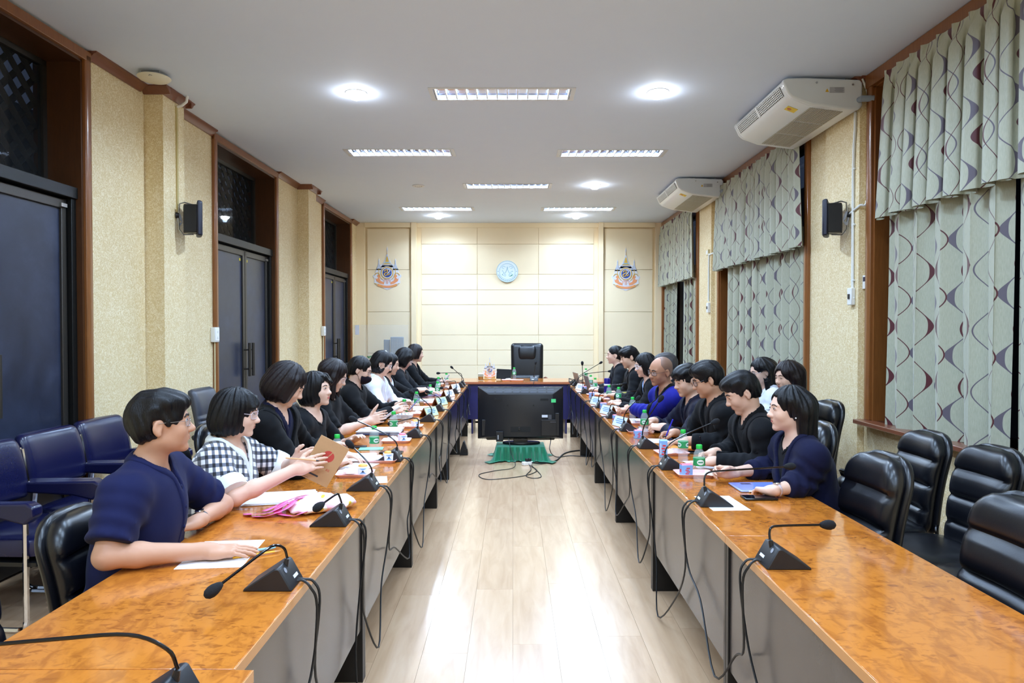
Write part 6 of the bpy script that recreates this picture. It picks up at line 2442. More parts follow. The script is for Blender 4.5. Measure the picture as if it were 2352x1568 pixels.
def face_features(F, g, T, HM, spec):
    """eyes, brows and lips laid on the face, in the head frame"""
    down = spec.get('eyes') == 'down'
    def on(y, z, o=0.0):
        return Vector((front_x(F, g, y, z) + o, y, z))
    mb_w, mb_i, mb_l = MB(), MB(), MB()
    for s in (-1, 1):
        yc, zc = s * 0.0305, 0.0095
        n = 9
        half = 0.0135
        hop = 0.0020 if down else 0.0043
        up, lo = [], []
        for i in range(n):
            t = i / (n - 1) * 2 - 1
            y = yc + t * half
            tilt = 0.0016 * t * s
            arch = 1 - t * t
            up.append((y, zc + tilt + hop * arch))
            lo.append((y, zc + tilt - (0.0028 if not down else 0.0022) * arch))
        U = [on(y, z, 0.0010) for y, z in up]
        L = [on(y, z, 0.0010) for y, z in lo]
        mid = [on((a[0] + b[0]) / 2, (a[1] + b[1]) / 2, 0.0022) for a, b in zip(up, lo)]
        vs = U + mid + L
        fs = []
        for r in range(2):
            for i in range(n - 1):
                fs.append((r * n + i, r * n + i + 1, (r + 1) * n + i + 1, (r + 1) * n + i))
        if not down:
            mb_w.add(vs, fs)
            c = on(yc + spec.get('gaze', 0.0), zc + 0.0007, 0.0016)
            mb_i.sphere(c, (0.0016, 0.0052, 0.0046), 12, 8)
        mb_l.tube([on(y, z, 0.0013) for y, z in (up if not down else lo)], [0.0006] + [0.0013] * (n - 2) + [0.0009], 5)
        if not down:
            # lid fold
            pass
    if not down:
        mb_w.build('eye', M_EYEW, T, smooth=80).matrix_local = HM
        mb_i.build('iris', M_IRIS, T, smooth=80).matrix_local = HM
    mb_l.build('eyelash', M_LASH, T).matrix_local = HM
    for s in (-1, 1):
        m = MB()
        pts, rr = [], []
        for i in range(8):
            t = i / 7
            y = s * (0.012 + 0.036 * t)
            z = 0.0275 + 0.0055 * sin(pi * min(1, t * 1.15)) - 0.002 * t
            pts.append(on(y, z, 0.0004))
            rr.append((0.0016 + 0.0018 * sin(pi * (0.25 + 0.7 * t))) * (1.25 if spec.get('male') else 0.85))
        m.tube(pts, rr, 6)
        m.build('eyebrow', M_BROW, T, smooth=80).matrix_local = HM
    if not spec.get('mask'):
        lipm = spec.get('lips', M_LIP)
        for nm, z0, w, th in (('upper_lip', -0.0548, 0.0205, 0.0034), ('lower_lip', -0.0622, 0.0180, 0.0042)):
            m = MB()
            pts, rr = [], []
            for i in range(11):
                t = i / 10 * 2 - 1
                z = z0 + (0.0 if nm == 'lower_lip' else 0.0) - (0.0028 * t * t if nm == 'upper_lip' else -0.0032 * t * t) + (0.0010 * (abs(t) > 0.15) * (abs(t) < 0.5) if nm == 'upper_lip' else 0)
                pts.append(on(t * w, z, -0.0012))
                rr.append(max(0.0007, th * (1 - t * t) ** 0.6 * 0.75))
            m.tube(pts, rr, 7)
            m.build(nm, lipm, T, smooth=80).matrix_local = HM


def glasses(F, g, T, HM, rim, shape='round', r=0.0225, fw=1.0, thick=0.0014, tint=None):
    m = MB()
    lens = MB()
    ctr = []
    for s in (-1, 1):
        yc, zc = s * 0.0335, 0.004
        x0 = front_x(F, g, s * 0.012, 0.004) + 0.006
        pts = []
        n = 20
        for k in range(n):
            a = 2 * pi * k / n
            if shape == 'round':
                yy, zz = r * cos(a), r * sin(a)
            else:
                e = 0.55
                yy = math.copysign(abs(cos(a)) ** e, cos(a)) * r * 1.1
                zz = math.copysign(abs(sin(a)) ** e, sin(a)) * r * 0.74
            y = yc + yy
            pts.append(Vector((x0 - 0.010 * (abs(y) / 0.055) ** 2 * 1.4, y, zc + zz)))
        m.tube(pts, thick, 6, closed=True)
        b = len(lens.v)
        lens.add(pts + [p + Vector((-0.0012, 0, 0)) for p in pts], [tuple(range(n)), tuple(range(2 * n - 1, n - 1, -1))] + [(i, i + n, (i + 1) % n + n, (i + 1) % n) for i in range(n)])
        outer = max(pts, key=lambda p: abs(p.y))
        m.tube(catmull([outer + Vector((0, 0, 0.006)), (0.045, s * 0.072 * fw, 0.012), (0.0, s * 0.080 * fw, 0.012), (-0.018, s * 0.080 * fw, 0.004), (-0.028, s * 0.078 * fw, -0.012)], 4), thick * 0.85, 5)
        ctr.append(min(pts, key=lambda p: abs(p.y)))
    a, b = ctr
    m.tube([a + Vector((0, 0, 0.003)), (a + b) / 2 + Vector((0.003, 0, 0.006)), b + Vector((0, 0, 0.003))], thick, 6)
    gl = m.build('glasses', rim, T)
    gl.matrix_local = HM
    ln = lens.build('lens', M_LENS, gl)


def hair(T, HM, c, R, style, m_, q=1.0, fw=1.0, seed=0, spec=None):
    spec = spec or {}
    h = 0.0046 * q
    grav = np.asarray(R).T @ np.array([0, 0, -1.0])          # straight down in the head frame
    longs = spec.get('length', 0.0)
    zlo = -0.16 - longs
    F = Field(np.arange(-0.20 - longs * 0.75, 0.15, h, dtype=np.float32), np.arange(-0.145, 0.145, h, dtype=np.float32), np.arange(zlo, 0.16, h, dtype=np.float32))
    E = lambda p, r, k=0.02, mode='add': F.ell(p, np.array(r), k, None, mode)
    vol = spec.get('vol', 0.0)
    if style in ('short', 'swept', 'fringe', 'crop'):
        E((-0.018, 0, 0.034), (0.103 + vol, (0.0815 + vol) * fw, 0.094 + vol), 0.01)
        E((-0.045, 0, 0.0), (0.072, 0.078 * fw, 0.085), 0.02)
        if style == 'short':
            E((0.018, 0, 0.082), (0.082, 0.074 * fw, 0.040 + vol), 0.03)
            E((0.064, 0, 0.079), (0.027, 0.056 * fw, 0.025), 0.02)
        elif style == 'swept':
            E((0.016, 0, 0.084), (0.086, 0.072 * fw, 0.042 + vol), 0.03)
            E((0.066, 0.0, 0.076), (0.028, 0.050 * fw, 0.027), 0.02)
        elif style == 'fringe':
            E((0.02, 0, 0.07), (0.090, 0.078 * fw, 0.046 + vol), 0.03)
            E((0.060, 0, 0.056), (0.034, 0.064 * fw, 0.032), 0.02)
        # hairline of the face, ears free, nape
        hl = spec.get('hairline', 0.056)
        F.op(lambda P: s_ell(P, (0.104, 0, hl - 0.094), (0.066, 0.082, 0.094)), (0.03, -0.09, -0.16), (0.15, 0.09, 0.08), 0.008, 'cut', 0.05)
        for s in (-1, 1):
            F.op(lambda P: s_ell(P, (0.032, s * 0.085, -0.045), (0.050, 0.040, 0.052)), (-0.06, -0.14, -0.12), (0.09, 0.14, 0.04), 0.006, 'cut', 0.04)
            F.op(lambda P: s_ell(P, (-0.014, s * 0.088, -0.008), (0.027, 0.022, 0.034)), (-0.06, -0.14, -0.08), (0.06, 0.14, 0.06), 0.004, 'cut', 0.03)
            # sideburn
            if spec.get('burn', True):
                F.box((0.022, s * 0.0715 * fw, 0.008), (0.009, 0.005, 0.012), 0.004, 0.008)
        F.half((-0.06, 0, -0.062), (0.35, 0, -1), 0.012)
        amp, fr = spec.get('clump', 0.0040), 55
    elif style == 'stubble':
        E((-0.0165, 0, 0.0305), (0.0945, 0.0770 * fw, 0.0855), 0.005)
        E((-0.02, 0, -0.01), (0.085, 0.0770 * fw, 0.07), 0.01)
        F.op(lambda P: s_ell(P, (0.09, 0, 0.03), (0.105, 0.066, 0.15)), (-0.03, -0.1, -0.16), (0.2, 0.1, 0.2), 0.006, 'cut', 0.05)
        for s in (-1, 1):
            F.op(lambda P: s_ell(P, (0.035, s * 0.085, -0.050), (0.050, 0.040, 0.052)), (-0.06, -0.14, -0.12), (0.09, 0.14, 0.04), 0.006, 'cut', 0.04)
            F.op(lambda P: s_ell(P, (-0.014, s * 0.088, -0.008), (0.027, 0.022, 0.036)), (-0.06, -0.14, -0.08), (0.06, 0.14, 0.06), 0.004, 'cut', 0.03)
        F.half((-0.06, 0, -0.055), (0.35, 0, -1), 0.012)
        amp, fr = 0.0006, 80
    else:
        E((-0.018, 0, 0.034), (0.106 + vol, (0.086 + vol) * fw, 0.096 + vol), 0.01)
        if style in ('bob', 'bobfwd'):
            bl = spec.get('bob', 0.115)
            E((-0.036, 0, -0.020), (0.094 + vol, (0.100 + vol) * fw, 0.100), 0.03)
            E((-0.036, 0, -0.055), (0.088 + vol, (0.098 + vol) * fw, 0.080), 0.03)
            if style == 'bobfwd':
                for s in (-1, 1):
                    F.cap((0.030, s * 0.076 * fw, 0.05), (0.044, s * 0.080 * fw, -0.075), 0.024, 0.020, 0.03)
            bt = spec.get('bobtilt', 0.2)
            F.op(lambda P: (P[..., 2] + bl - bt * P[..., 0] * 1.0) * 0.95 + 0.010 * vnoise(P * np.array([1, 1, 0.15], dtype=np.float32), 60, seed + 11), (-0.2, -0.15, -0.2), (0.15, 0.15, 0.0), 0.010, 'cut', 0.0)
        elif style == 'long':
            down = np.array(grav)
            for s in (-1, 1):
                a = np.array([spec.get('fx', -0.01), s * 0.082 * fw, -0.01])
                b = a + down * (0.10 + longs * spec.get('sidelen', 0.5)) + np.array([-0.01, s * 0.012, 0])
                F.cap((0.0, s * 0.066 * fw, 0.05), a, 0.034, 0.030, 0.03)
                if spec.get('sides', True):
                    F.cap(a, b, 0.032, 0.020, 0.03)
            a = np.array([-0.072, 0, 0.02])
            b = a + down * (0.12 + longs) + np.array([-0.035, 0, 0.0])
            for yy in (-0.048, 0.0, 0.048):
                F.cap(a + (0, yy, 0), b + (0, yy * 1.15, 0), 0.058, 0.034, 0.04)
        elif style == 'tied':
            E((-0.05, 0, -0.01), (0.074, 0.080 * fw, 0.080), 0.02)
            bx = spec.get('bun', (-0.128, 0, -0.02))
            if spec.get('bunr', 0.034) > 0:
                F.ell(bx, np.array([1, 1.1, 1]) * spec.get('bunr', 0.034), 0.02)
            if longs > 0:
                F.cap(np.array(bx), np.array(bx) + grav * longs + np.array([-0.02, 0, 0]), 0.026, 0.014, 0.02)
            F.half((-0.06, 0, -0.066), (0.3, 0, -1), 0.014)
        fr_ = spec.get('face', (0.105, 0, -0.040))
        fe = spec.get('facer', (0.079, 0.068, 0.118))
        F.op(lambda P: s_ell(P, fr_, fe), np.array(fr_) - np.array(fe), np.array(fr_) + np.array(fe), 0.010, 'cut', 0.04)
        # throat
        F.op(lambda P: s_ell(P, (0.05, 0, -0.15), (0.085, 0.066, 0.075)), (-0.05, -0.08, -0.24), (0.14, 0.08, -0.06), 0.012, 'cut', 0.04)
        if spec.get('bangs'):
            by = spec['bangs']
            F.cap((0.060, 0.030 * by, 0.098), (0.084, 0.052 * by, 0.045), 0.020, 0.015, 0.015)
            F.cap((0.075, -0.015 * by, 0.090), (0.092, 0.020 * by, 0.052), 0.017, 0.012, 0.015)
        if spec.get('ears'):
            for s in (-1, 1):
                F.op(lambda P: s_ell(P, (0.016, s * 0.09, -0.025), (0.048, 0.034, 0.048)), (-0.06, -0.15, -0.12), (0.09, 0.15, 0.06), 0.006, 'cut', 0.04)
        amp, fr = 0.0024, 40
    X, Y, Z = F.grid()
    near = np.abs(F.D) < 0.02
    P = np.stack([X[near], Y[near], Z[near]], -1)
    if style in ('short', 'swept', 'fringe', 'crop'):
        w = vnoise(P * np.array([0.6, 1.0, 1.0], dtype=np.float32), fr, seed) * amp
        tp = np.clip((P[:, 2] - 0.02) * 25, 0, 1)
        w += 0.0026 * np.sin(P[:, 1] * 210 + P[:, 0] * 40 + 5 * vnoise(P, 24, seed + 1)) * tp
        w += 0.0018 * np.sin(P[:, 0] * 230 + P[:, 2] * 60 + 5 * vnoise(P, 24, seed + 4)) * (1 - tp)
    elif style == 'stubble':
        w = 0 * P[:, 0]
    else:
        ang = np.arctan2(P[:, 1], P[:, 0] + 0.02)
        w = amp * np.sin(ang * 23 + 2.4 * vnoise(P, 14, seed)) + 0.0022 * np.sin(ang * 11 + 3 * vnoise(P, 12, seed + 6)) + 0.0022 * vnoise(P, 26, seed + 2)
        if spec.get('wavy'):
            w += 0.005 * vnoise(P, 48, seed + 3)
        # the parting
        py = spec.get('part')
        if py is not None:
            w += 0.006 * np.exp(-((P[:, 1] - py) / 0.0045) ** 2) * (P[:, 2] > 0.05) * (P[:, 0] > -0.06)
    F.D[near] += w.astype(np.float32)
    o = F.build('hair', m_, T, HM, biggest=True)
    return o


def person(s):
    """one seated person. local frame: +x the way the body faces, +y the person's left, origin on the floor"""
    side_rz = s['rz']
    T = empty('person', (s['pel'][0], s['pel'][1], 0), side_rz, s['label'], 'person', s.get('group'))
    Rw = np.array(Matrix.Rotation(-side_rz, 3, 'Z'))
    O = np.array([s['pel'][0], s['pel'][1], 0.0])
    L = lambda p: Rw @ (np.array(p, float) - O)              # world to local
    q = s.get('q', 1.0) * 1.08
    sc = s.get('sc', 1.0) * (0.955 if s.get('male') else 0.94)
    w = s.get('w', 1.0)
    b = s.get('b', 1.0)
    R = rotm(radians(s['yaw']), radians(s['pitch']), radians(s.get('roll', 0)))
    hc = L(s['head'])
    HM = Matrix([[*(R[0] * sc), hc[0]], [*(R[1] * sc), hc[1]], [*(R[2] * sc), hc[2]], [0, 0, 0, 1]])
    nb = hc + np.array([-0.055, 0, -0.165]) * sc + (R @ np.array([0, 0, 1.0]) - np.array([0, 0, 1])) * -0.03
    pel = np.array([0.0, 0.0, 0.53])
    ty = radians(s.get('turn', 0.0))
    ct, st = cos(ty), sin(ty)
    side = np.array([-st, ct, 0.0])
    fwd = np.array([ct, st, 0.0])
    spine = nb - pel
    up = unit(spine)
    sh = {}
    sw = 0.168 * w
    for k in (-1, 1):
        sh[k] = nb + side * (k * sw) + fwd * (0.0 + s.get('shf', 0.0)) + np.array([0, 0, -0.062])
    Rt = np.stack([fwd, side, np.cross(fwd, side)], 1).astype(np.float32)
    upx = up
    fx = unit(fwd - upx * (fwd @ upx))
    Rc = np.stack([fx, np.cross(upx, fx), upx], 1).astype(np.float32)

    def torso(F, t):
        e = lambda p, r, k=0.05: F.ell(p, np.array(r) + t, k, Rc)
        F.ell(pel + np.array([0.0, 0, 0.0]), np.array([0.125 * b, 0.175 * w, 0.105]) + t, 0.03)
        e(pel + spine * 0.30 + fx * 0.01, (0.112 * b, 0.150 * w, 0.14))
        e(pel + spine * 0.56 + fx * 0.005, (0.110 * b, 0.152 * w, 0.15))
        e(pel + spine * 0.74 + fx * 0.004, (0.104 * b, 0.160 * w, 0.135))
        if s.get('bust'):
            for k in (-1, 1):
                F.ell(pel + spine * 0.62 + fx * 0.085 + side * k * 0.065, np.array([0.05, 0.06, 0.065]) + t, 0.05, Rc)
        F.cap(sh[-1] * 0.92 + sh[1] * 0.08, sh[1] * 0.92 + sh[-1] * 0.08, 0.058 + t, 0.058 + t, 0.06)
        F.cap(nb + np.array([-0.012, 0, 0.012]), sh[-1] + np.array([0, 0, 0.012]), 0.040 + t * 0.6, 0.040 + t, 0.05)
        F.cap(nb + np.array([-0.012, 0, 0.012]), sh[1] + np.array([0, 0, 0.012]), 0.040 + t * 0.6, 0.040 + t, 0.05)

    arms = {}
    la, lb = 0.285 * s.get('sc', 1.0), 0.245 * s.get('sc', 1.0)
    for k, key in ((1, 'left'), (-1, 'right')):
        a = s[key]
        W = L(a['w'])
        pole = np.array(a.get('pole', (-0.25, k * 0.9, -0.75)))
        E_ = ik(sh[k], W, la, lb, pole)
        if 'e' in a:
            E_ = L(a['e'])
        d = a.get('d')
        d = (Rw @ np.array(d, float)) if d is not None else unit(W - E_)
        n = Rw @ np.array(a.get('n', (0, 0, 1)), float)
        arms[k] = (E_, W, d, n, a)

    au = (0.054 if s.get('male') else 0.047) * w ** 0.5
    ak = 1.0 if s.get('male') else 0.93

    def arm(F, k, t, upto=2.0, k2=0.035):
        E_, W, d, n, a = arms[k]
        S = sh[k]
        if upto >= 1.0:
            F.cap(S, E_, au + t, 0.041 * ak + t, k2)
            if upto > 1.0:
                f = upto - 1.0
                Q = E_ + (W - E_) * f
                M_ = E_ + (W - E_) * min(f, 0.3)
                F.cap(E_, M_, 0.041 * ak + t, 0.040 * ak + t, 0.02)
                if f > 0.3:
                    F.cap(M_, Q, 0.040 * ak + t, (0.040 - 0.014 * f) * ak + t, 0.02)
        else:
            F.cap(S, S + (E_ - S) * upto, au + t, au * 0.9 + t, k2)

    # ---- the body
    fin = [(hc - 0.125 * sc, hc + 0.125 * sc)]
    for k in (-1, 1):
        E_, W, d, n, a = arms[k]
        c = W + d * 0.085
        fin.append((c - 0.105, c + 0.105))
    hf = 0.0046 * q
    ivs = [[(f[0][i], f[1][i]) for f in fin] for i in range(3)]
    ext = [sh[-1], sh[1], arms[-1][0], arms[1][0]]
    ylo, yhi = min(p[1] for p in ext) - 0.14, max(p[1] for p in ext) + 0.14
    lo = np.array([-0.30, min(-0.36, ylo, min(W[1] for _, W, _, _, _ in arms.values()) - 0.16), 0.0])
    hi = np.array([max(0.62, max((W + d * 0.2)[0] for _, W, d, _, _ in arms.values()) + 0.05, hc[0] + 0.2), max(0.36, yhi, max(W[1] for _, W, _, _, _ in arms.values()) + 0.16), hc[2] + 0.16])
    B = Field(*[axis_pts(lo[i], hi[i], 0.015, ivs[i], hf) for i in range(3)])
    torso(B, 0.0)
    B.cap(nb + np.array([0.0, 0, -0.02]), hc + R @ (np.array([-0.022, 0, -0.055]) * sc), 0.056 * (0.92 + 0.08 * w), 0.051 * (0.95 + 0.05 * w), 0.03)
    for k in (-1, 1):
        arm(B, k, 0.0)
        B.cap(pel + np.array([0.02, k * 0.085, -0.03]), (0.40, k * 0.11, 0.50), 0.082 * w, 0.062, 0.04)
        B.cap((0.40, k * 0.11, 0.50), (0.40, k * 0.11, 0.09), 0.056, 0.040, 0.03)
        B.cap((0.38, k * 0.11, 0.045), (0.52, k * 0.125, 0.035), 0.038, 0.032, 0.03)
        E_, W, d, n, a = arms[k]
        hand(B, W, d, n, k, a.get('c', 'relaxed'), a.get('hs', 0.98 if s.get('male') else 0.92), a.get('t', 'out'))
    g = head_shape(B, hc, R, s.get('fw', 1.0), s.get('jaw', 1.0), sc, s.get('male', False))
    B.build('body', s['skin'], T)
    face_features(B, g, T, HM, s)
    if s.get('glasses'):
        gl = s['glasses']
        glasses(B, g, T, HM, gl[0], gl[1], gl[2] if len(gl) > 2 else 0.0225, s.get('fw', 1.0), gl[3] if len(gl) > 3 else 0.0014)
    if s.get('hair'):
        hs = s['hair']
        hair(T, HM, hc, R, hs[0], hs[1], max(q, 1.0), s.get('fw', 1.0), s.get('seed', 1), hs[2] if len(hs) > 2 else {})
    # ---- clothes
    ch = 0.0080 * max(1.0, q ** 0.8)
    glo = np.array([-0.32, lo[1], 0.44])
    ghi = np.array([hi[0], hi[1], nb[2] + 0.12])

    def garment(t, sleeve, neck_r, vz=None, vw=0.5, vshift=0.0, seed=1, hem=0.47, wr=0.007, neck_up=0.0, cs=1.0):
        F = Field(*[np.arange(glo[i], ghi[i], ch * cs, dtype=np.float32) for i in range(3)])
        torso(F, t)
        for k in (-1, 1):
            arm(F, k, t * 1.1 + 0.004, sleeve)
        if neck_up:
            F.cap(nb, nb + unit(hc + R @ np.array([-0.03, 0, -0.08]) - nb) * neck_up, 0.060 + t * 0.5, 0.060 + t * 0.4, 0.03)
        # wrinkles
        near = np.abs(F.D) < 0.03
        X, Y, Z = F.grid()
        P = np.stack([X[near], Y[near], Z[near]], -1)
        wv = vnoise(P, 22, seed) * wr + vnoise(P * np.array([1, 1, 0.45], dtype=np.float32), 48, seed + 9) * wr * 0.45
        for k in (-1, 1):
            E_, W, d, n, a = arms[k]
            S = sh[k]
            for A_, B_ in ((S, E_), (E_, W)):
                u = unit(B_ - A_).astype(np.float32)
                tt = (P - A_.astype(np.float32)) @ u
                Lg = np.linalg.norm(B_ - A_)
                rad = np.linalg.norm(P - A_.astype(np.float32) - tt[:, None] * u, axis=1)
                dE = np.linalg.norm(P - E_.astype(np.float32), axis=1)
                msk = (rad < 0.10) & (tt > 0) & (tt < Lg)
                wv += msk * (0.0072 * np.exp(-(dE / 0.11) ** 2) + 0.0022) * np.sin(tt * 125 + 2.5 * vnoise(P, 16, seed + 5) + P[:, 2] * 25)
        # drape folds towards the waist
        wv += 0.005 * np.sin(P[:, 1] * 70 + P[:, 0] * 45 + 3 * vnoise(P, 9, seed + 7)) * np.clip((nb[2] - 0.15 - P[:, 2]) * 4, 0, 1)
        F.D[near] += wv.astype(np.float32)
        # sleeve ends
        for k in (-1, 1):
            E_, W, d, n, a = arms[k]
            S = sh[k]
            if sleeve < 1.0:
                p, u = S + (E_ - S) * sleeve, unit(E_ - S)
            else:
                p, u = E_ + (W - E_) * (sleeve - 1.0), unit(W - E_)
            r = 0.11
            F.op(lambda P: np.maximum(-((P - p.astype(np.float32)) @ u.astype(np.float32)), np.linalg.norm(P - (p + u * 0.05).astype(np.float32), axis=-1) - r),
                 p + u * 0.05 - r, p + u * 0.05 + r, 0.002, 'cut', 0.02)
        F.half((0, 0, hem), (0, 0, -1), 0.004)
        # neck opening
        na, nc = nb + np.array([0.012, 0, -0.012]), hc + R @ np.array([-0.02, 0, -0.05])
        def neckd(P):
            d0 = s_cap(P, na, nc + (nc - na) * 0.4, neck_r, neck_r + 0.006)
            if vz is not None:
                v = nb + np.array([0, 0, -vz])
                rel = P - v.astype(np.float32)
                yy = np.abs(rel @ side.astype(np.float32) - vshift)
                zz = rel[..., 2]
                xx = rel @ fwd.astype(np.float32)
                dv = (yy - zz * vw) / sqrt(1 + vw * vw)
                dv = np.maximum(dv, -(xx - 0.035))
                d0 = smin(d0, dv, 0.02)
            return d0
        raw = F.copy()
        F.op(neckd, glo, ghi, 0.007, 'cut', 0.0)
        return F, raw, neckd

    def band(raw, neckd, w_, out, name, m_, zmin=None, inner=0.0):
        """a strip of cloth along the neck opening: collar, lapel or ribbing"""
        span = 0.20 + (0.30 if zmin is not None else 0.16)
        raw = raw.refine(nb - np.array([0.20, 0.26, span]), nb + np.array([0.24, 0.26, 0.14]), 0.0052 * max(1.0, q))
        G = raw.copy()
        X, Y, Z = G.grid()
        P = np.stack([X, Y, Z], -1)
        d = neckd(P)
        G.D = np.maximum(np.maximum(G.D - out, d - w_), -(d + inner))
        G.D = np.maximum(G.D, -(raw.D + 0.011))
        if zmin is not None:
            G.D = np.maximum(G.D, zmin - Z)
        return G.build(name, m_, T, smooth=6)

    def cuff(sleeve, width, t, name, m_):
        for k in (-1, 1):
            E_, W, d, n, a = arms[k]
            S = sh[k]
            if sleeve < 1.0:
                p, u, r = S + (E_ - S) * sleeve, unit(E_ - S), au * 0.92 + 0.010
            else:
                f = sleeve - 1.0
                p, u, r = E_ + (W - E_) * f, unit(W - E_), 0.041 - 0.014 * f
            m = MB()
            r += t
            pts = [p - u * width, p - u * width * 0.9, p, p + u * 0.002]
            m.tube([Vector(x) for x in pts], [r - 0.004, r, r - 0.001, r - 0.007], 18)
            m.build(name, m_, T)

    outfit = s['outfit']
    kind = outfit[0]
    sd = s.get('seed', 1)
    if kind == 'shirt':           # shirt or blouse: (kind, cloth, sleeve, neck radius, opts)
        _, cm, sl, nr, op = outfit
        F, raw, nd = garment(op.get('t', 0.012), sl, nr, op.get('vz'), op.get('vw', 0.35), seed=sd, wr=op.get('wr', 0.007), neck_up=op.get('nu', 0.0))
        F.build('shirt', cm, T, smooth=4)
        band(raw, nd, op.get('collar', 0.012), 0.0065 if op.get('collar') else 0.003, 'collar' if op.get('collar') else 'neckband', op.get('cm', cm))
        if op.get('placket'):
            G = raw.copy()
            X, Y, Z = G.grid()
            rel = (X - nb[0]) * side[0] + (Y - nb[1]) * side[1]
            ff = (X - nb[0]) * fwd[0] + (Y - nb[1]) * fwd[1]
            P = np.stack([X, Y, Z], -1)
            G.D = np.maximum.reduce([G.D - 0.004, np.abs(rel) - op['placket'], -ff, -(raw.D + 0.008), -nd(P)])
            G.build('placket', op.get('cm', cm), T, smooth=4)
        if op.get('cuff'):
            cuff(sl, op['cuff'], op.get('t', 0.012) * 1.1 + 0.004, 'cuff', op.get('cm', cm))
        if op.get('buttons'):
            zz = [nb[2] - 0.075 - 0.075 * i for i in range(op['buttons'])]
            m = MB()
            for z in zz:
                for xx in np.linspace(0.30, 0.0, 90):
                    p = np.array([0, 0, z]) + fwd * (xx + 0.0) + np.array([nb[0], nb[1], 0]) * 1.0
                    if sample(F, [p])[0] < 0.001:
                        m.sphere(p + fwd * 0.006, (0.004, 0.008, 0.008), 10, 6)
                        break
            m.build('button', op.get('bm', cm), T)
    elif kind == 'jacket':        # open jacket over a shirt: (kind, jacket cloth, shirt cloth, opts)
        _, jm, im, op = outfit
        Fi, rawi, ndi = garment(0.006, 0.6, op.get('inr', 0.064), op.get('ivz'), 0.4, seed=sd + 3, wr=0.002, neck_up=op.get('inu', 0.02), cs=1.35, hem=0.60)
        Fi.build('inner_shirt', im, T, smooth=4)
        band(rawi, ndi, op.get('icol', 0.012), 0.004, 'shirt_collar' if op.get('icol') else 'neckband', im)
        F, raw, nd = garment(op.get('t', 0.017), op.get('sl', 1.93), op.get('nr', 0.074), op.get('vz', 0.26), op.get('vw', 0.30), op.get('vs', 0.0), seed=sd, wr=0.009)
        F.build('jacket', jm, T, smooth=4)
        band(raw, nd, op.get('lapel', 0.040), 0.0065, 'lapel', op.get('lm', jm), zmin=nb[2] - op.get('vz', 0.26) + 0.02)
    cloth = F
    # trousers and shoes
    G = Field(*[np.arange(a, b_, 0.026, dtype=np.float32) for a, b_ in ((-0.26, 0.56), (-0.30, 0.30), (-0.02, 0.70))])
    G.ell(pel + np.array([0, 0, -0.005]), (0.14 * b, 0.19 * w, 0.105), 0.03)
    for k in (-1, 1):
        G.cap(pel + np.array([0.02, k * 0.085, -0.03]), (0.40, k * 0.11, 0.50), 0.094 * w, 0.076, 0.04)
        G.cap((0.40, k * 0.11, 0.50), (0.40, k * 0.11, 0.12), 0.072, 0.060, 0.03)
    G.half((0, 0, 0.095), (0, 0, -1), 0.004)
    G.build('trousers', C_PANTS, T)
    for k in (-1, 1):
        m = MB().sphere((0.46, k * 0.118, 0.042), (0.125, 0.050, 0.046), 14, 8)
        m.v = [Vector((p.x, p.y, max(0.0, p.z))) for p in m.v]
        m.build('shoe', M_SHOE, T, smooth=60)
    s['_'] = dict(T=T, B=B, g=g, HM=HM, arms=arms, nb=nb, hc=hc, R=R, fwd=fwd, side=side, cloth=cloth, ak=ak)
    # extras
    for ex in s.get('extras', ()):
        ex(s['_'])
    return T


def watch(side, m_strap, m_face):
    def f(d):
        E_, W, dd, n, a = d['arms'][side]
        wr = 0.0285 * d['ak']
        u = unit(W - E_)
        c = W - u * 0.028
        zz = unit(np.asarray(n) - u * (np.asarray(n) @ u))
        yy = np.cross(zz, u)
        m = MB()
        pts = [Vector(c + wr * (cos(2 * pi * k / 18) * yy + sin(2 * pi * k / 18) * zz)) for k in range(18)]
        m.tube(pts, 0.0075, 6, closed=True)
        o = m.build('watch_strap', m_strap, d['T'])
        M = Matrix([[u[0], yy[0], zz[0], c[0] + zz[0] * (wr + 0.006)], [u[1], yy[1], zz[1], c[1] + zz[1] * (wr + 0.006)], [u[2], yy[2], zz[2], c[2] + zz[2] * (wr + 0.006)], [0, 0, 0, 1]])
        MB().lathe([(0.0, -0.004), (0.017, -0.004), (0.0185, 0.0), (0.017, 0.004), (0.0, 0.0045)], 20, M=M).build('watch_face', m_face, d['T'])
    return f


def face_mask(d):
    g, HM = d['g'], d['HM']
    F = Field(np.arange(-0.02, 0.15, 0.0046), np.arange(-0.10, 0.10, 0.0046), np.arange(-0.16, 0.03, 0.0046))
    F.ell((0.044, 0, -0.052), (0.072, 0.064, 0.070), 0.02)
    F.cap((0.10, 0, -0.014), (0.104, 0, -0.055), 0.014, 0.020, 0.03)
    F.half((0.0, 0, -0.004), (0.25, 0, 1), 0.006)
    F.half((0.022, 0, 0), (-1, 0, -0.2), 0.006)
    F.half((0.0, 0, -0.122), (-0.2, 0, -1), 0.008)
    F.build('face_mask', M_MASK, d['T'], HM)
    m = MB()
    for s in (-1, 1):
        m.tube(catmull([(0.034, s * 0.060, -0.026), (0.01, s * 0.073, 0.010), (-0.022, s * 0.080, 0.018), (-0.032, s * 0.078, -0.006)], 4), 0.0018, 5)
        m.tube(catmull([(0.030, s * 0.058, -0.085), (0.005, s * 0.070, -0.050), (-0.028, s * 0.077, -0.018)], 4), 0.0018, 5)
    m.build('mask_loop', M_MASK, d['T']).matrix_local = HM


def earring(d):
    m = MB()
    for s in (-1, 1):
        m.sphere((-0.006, s * 0.083, -0.036), 0.0045, 10, 6)
    m.build('earring', mat('pearl', rgb(236, 232, 226), 0.15), d['T']).matrix_local = d['HM']


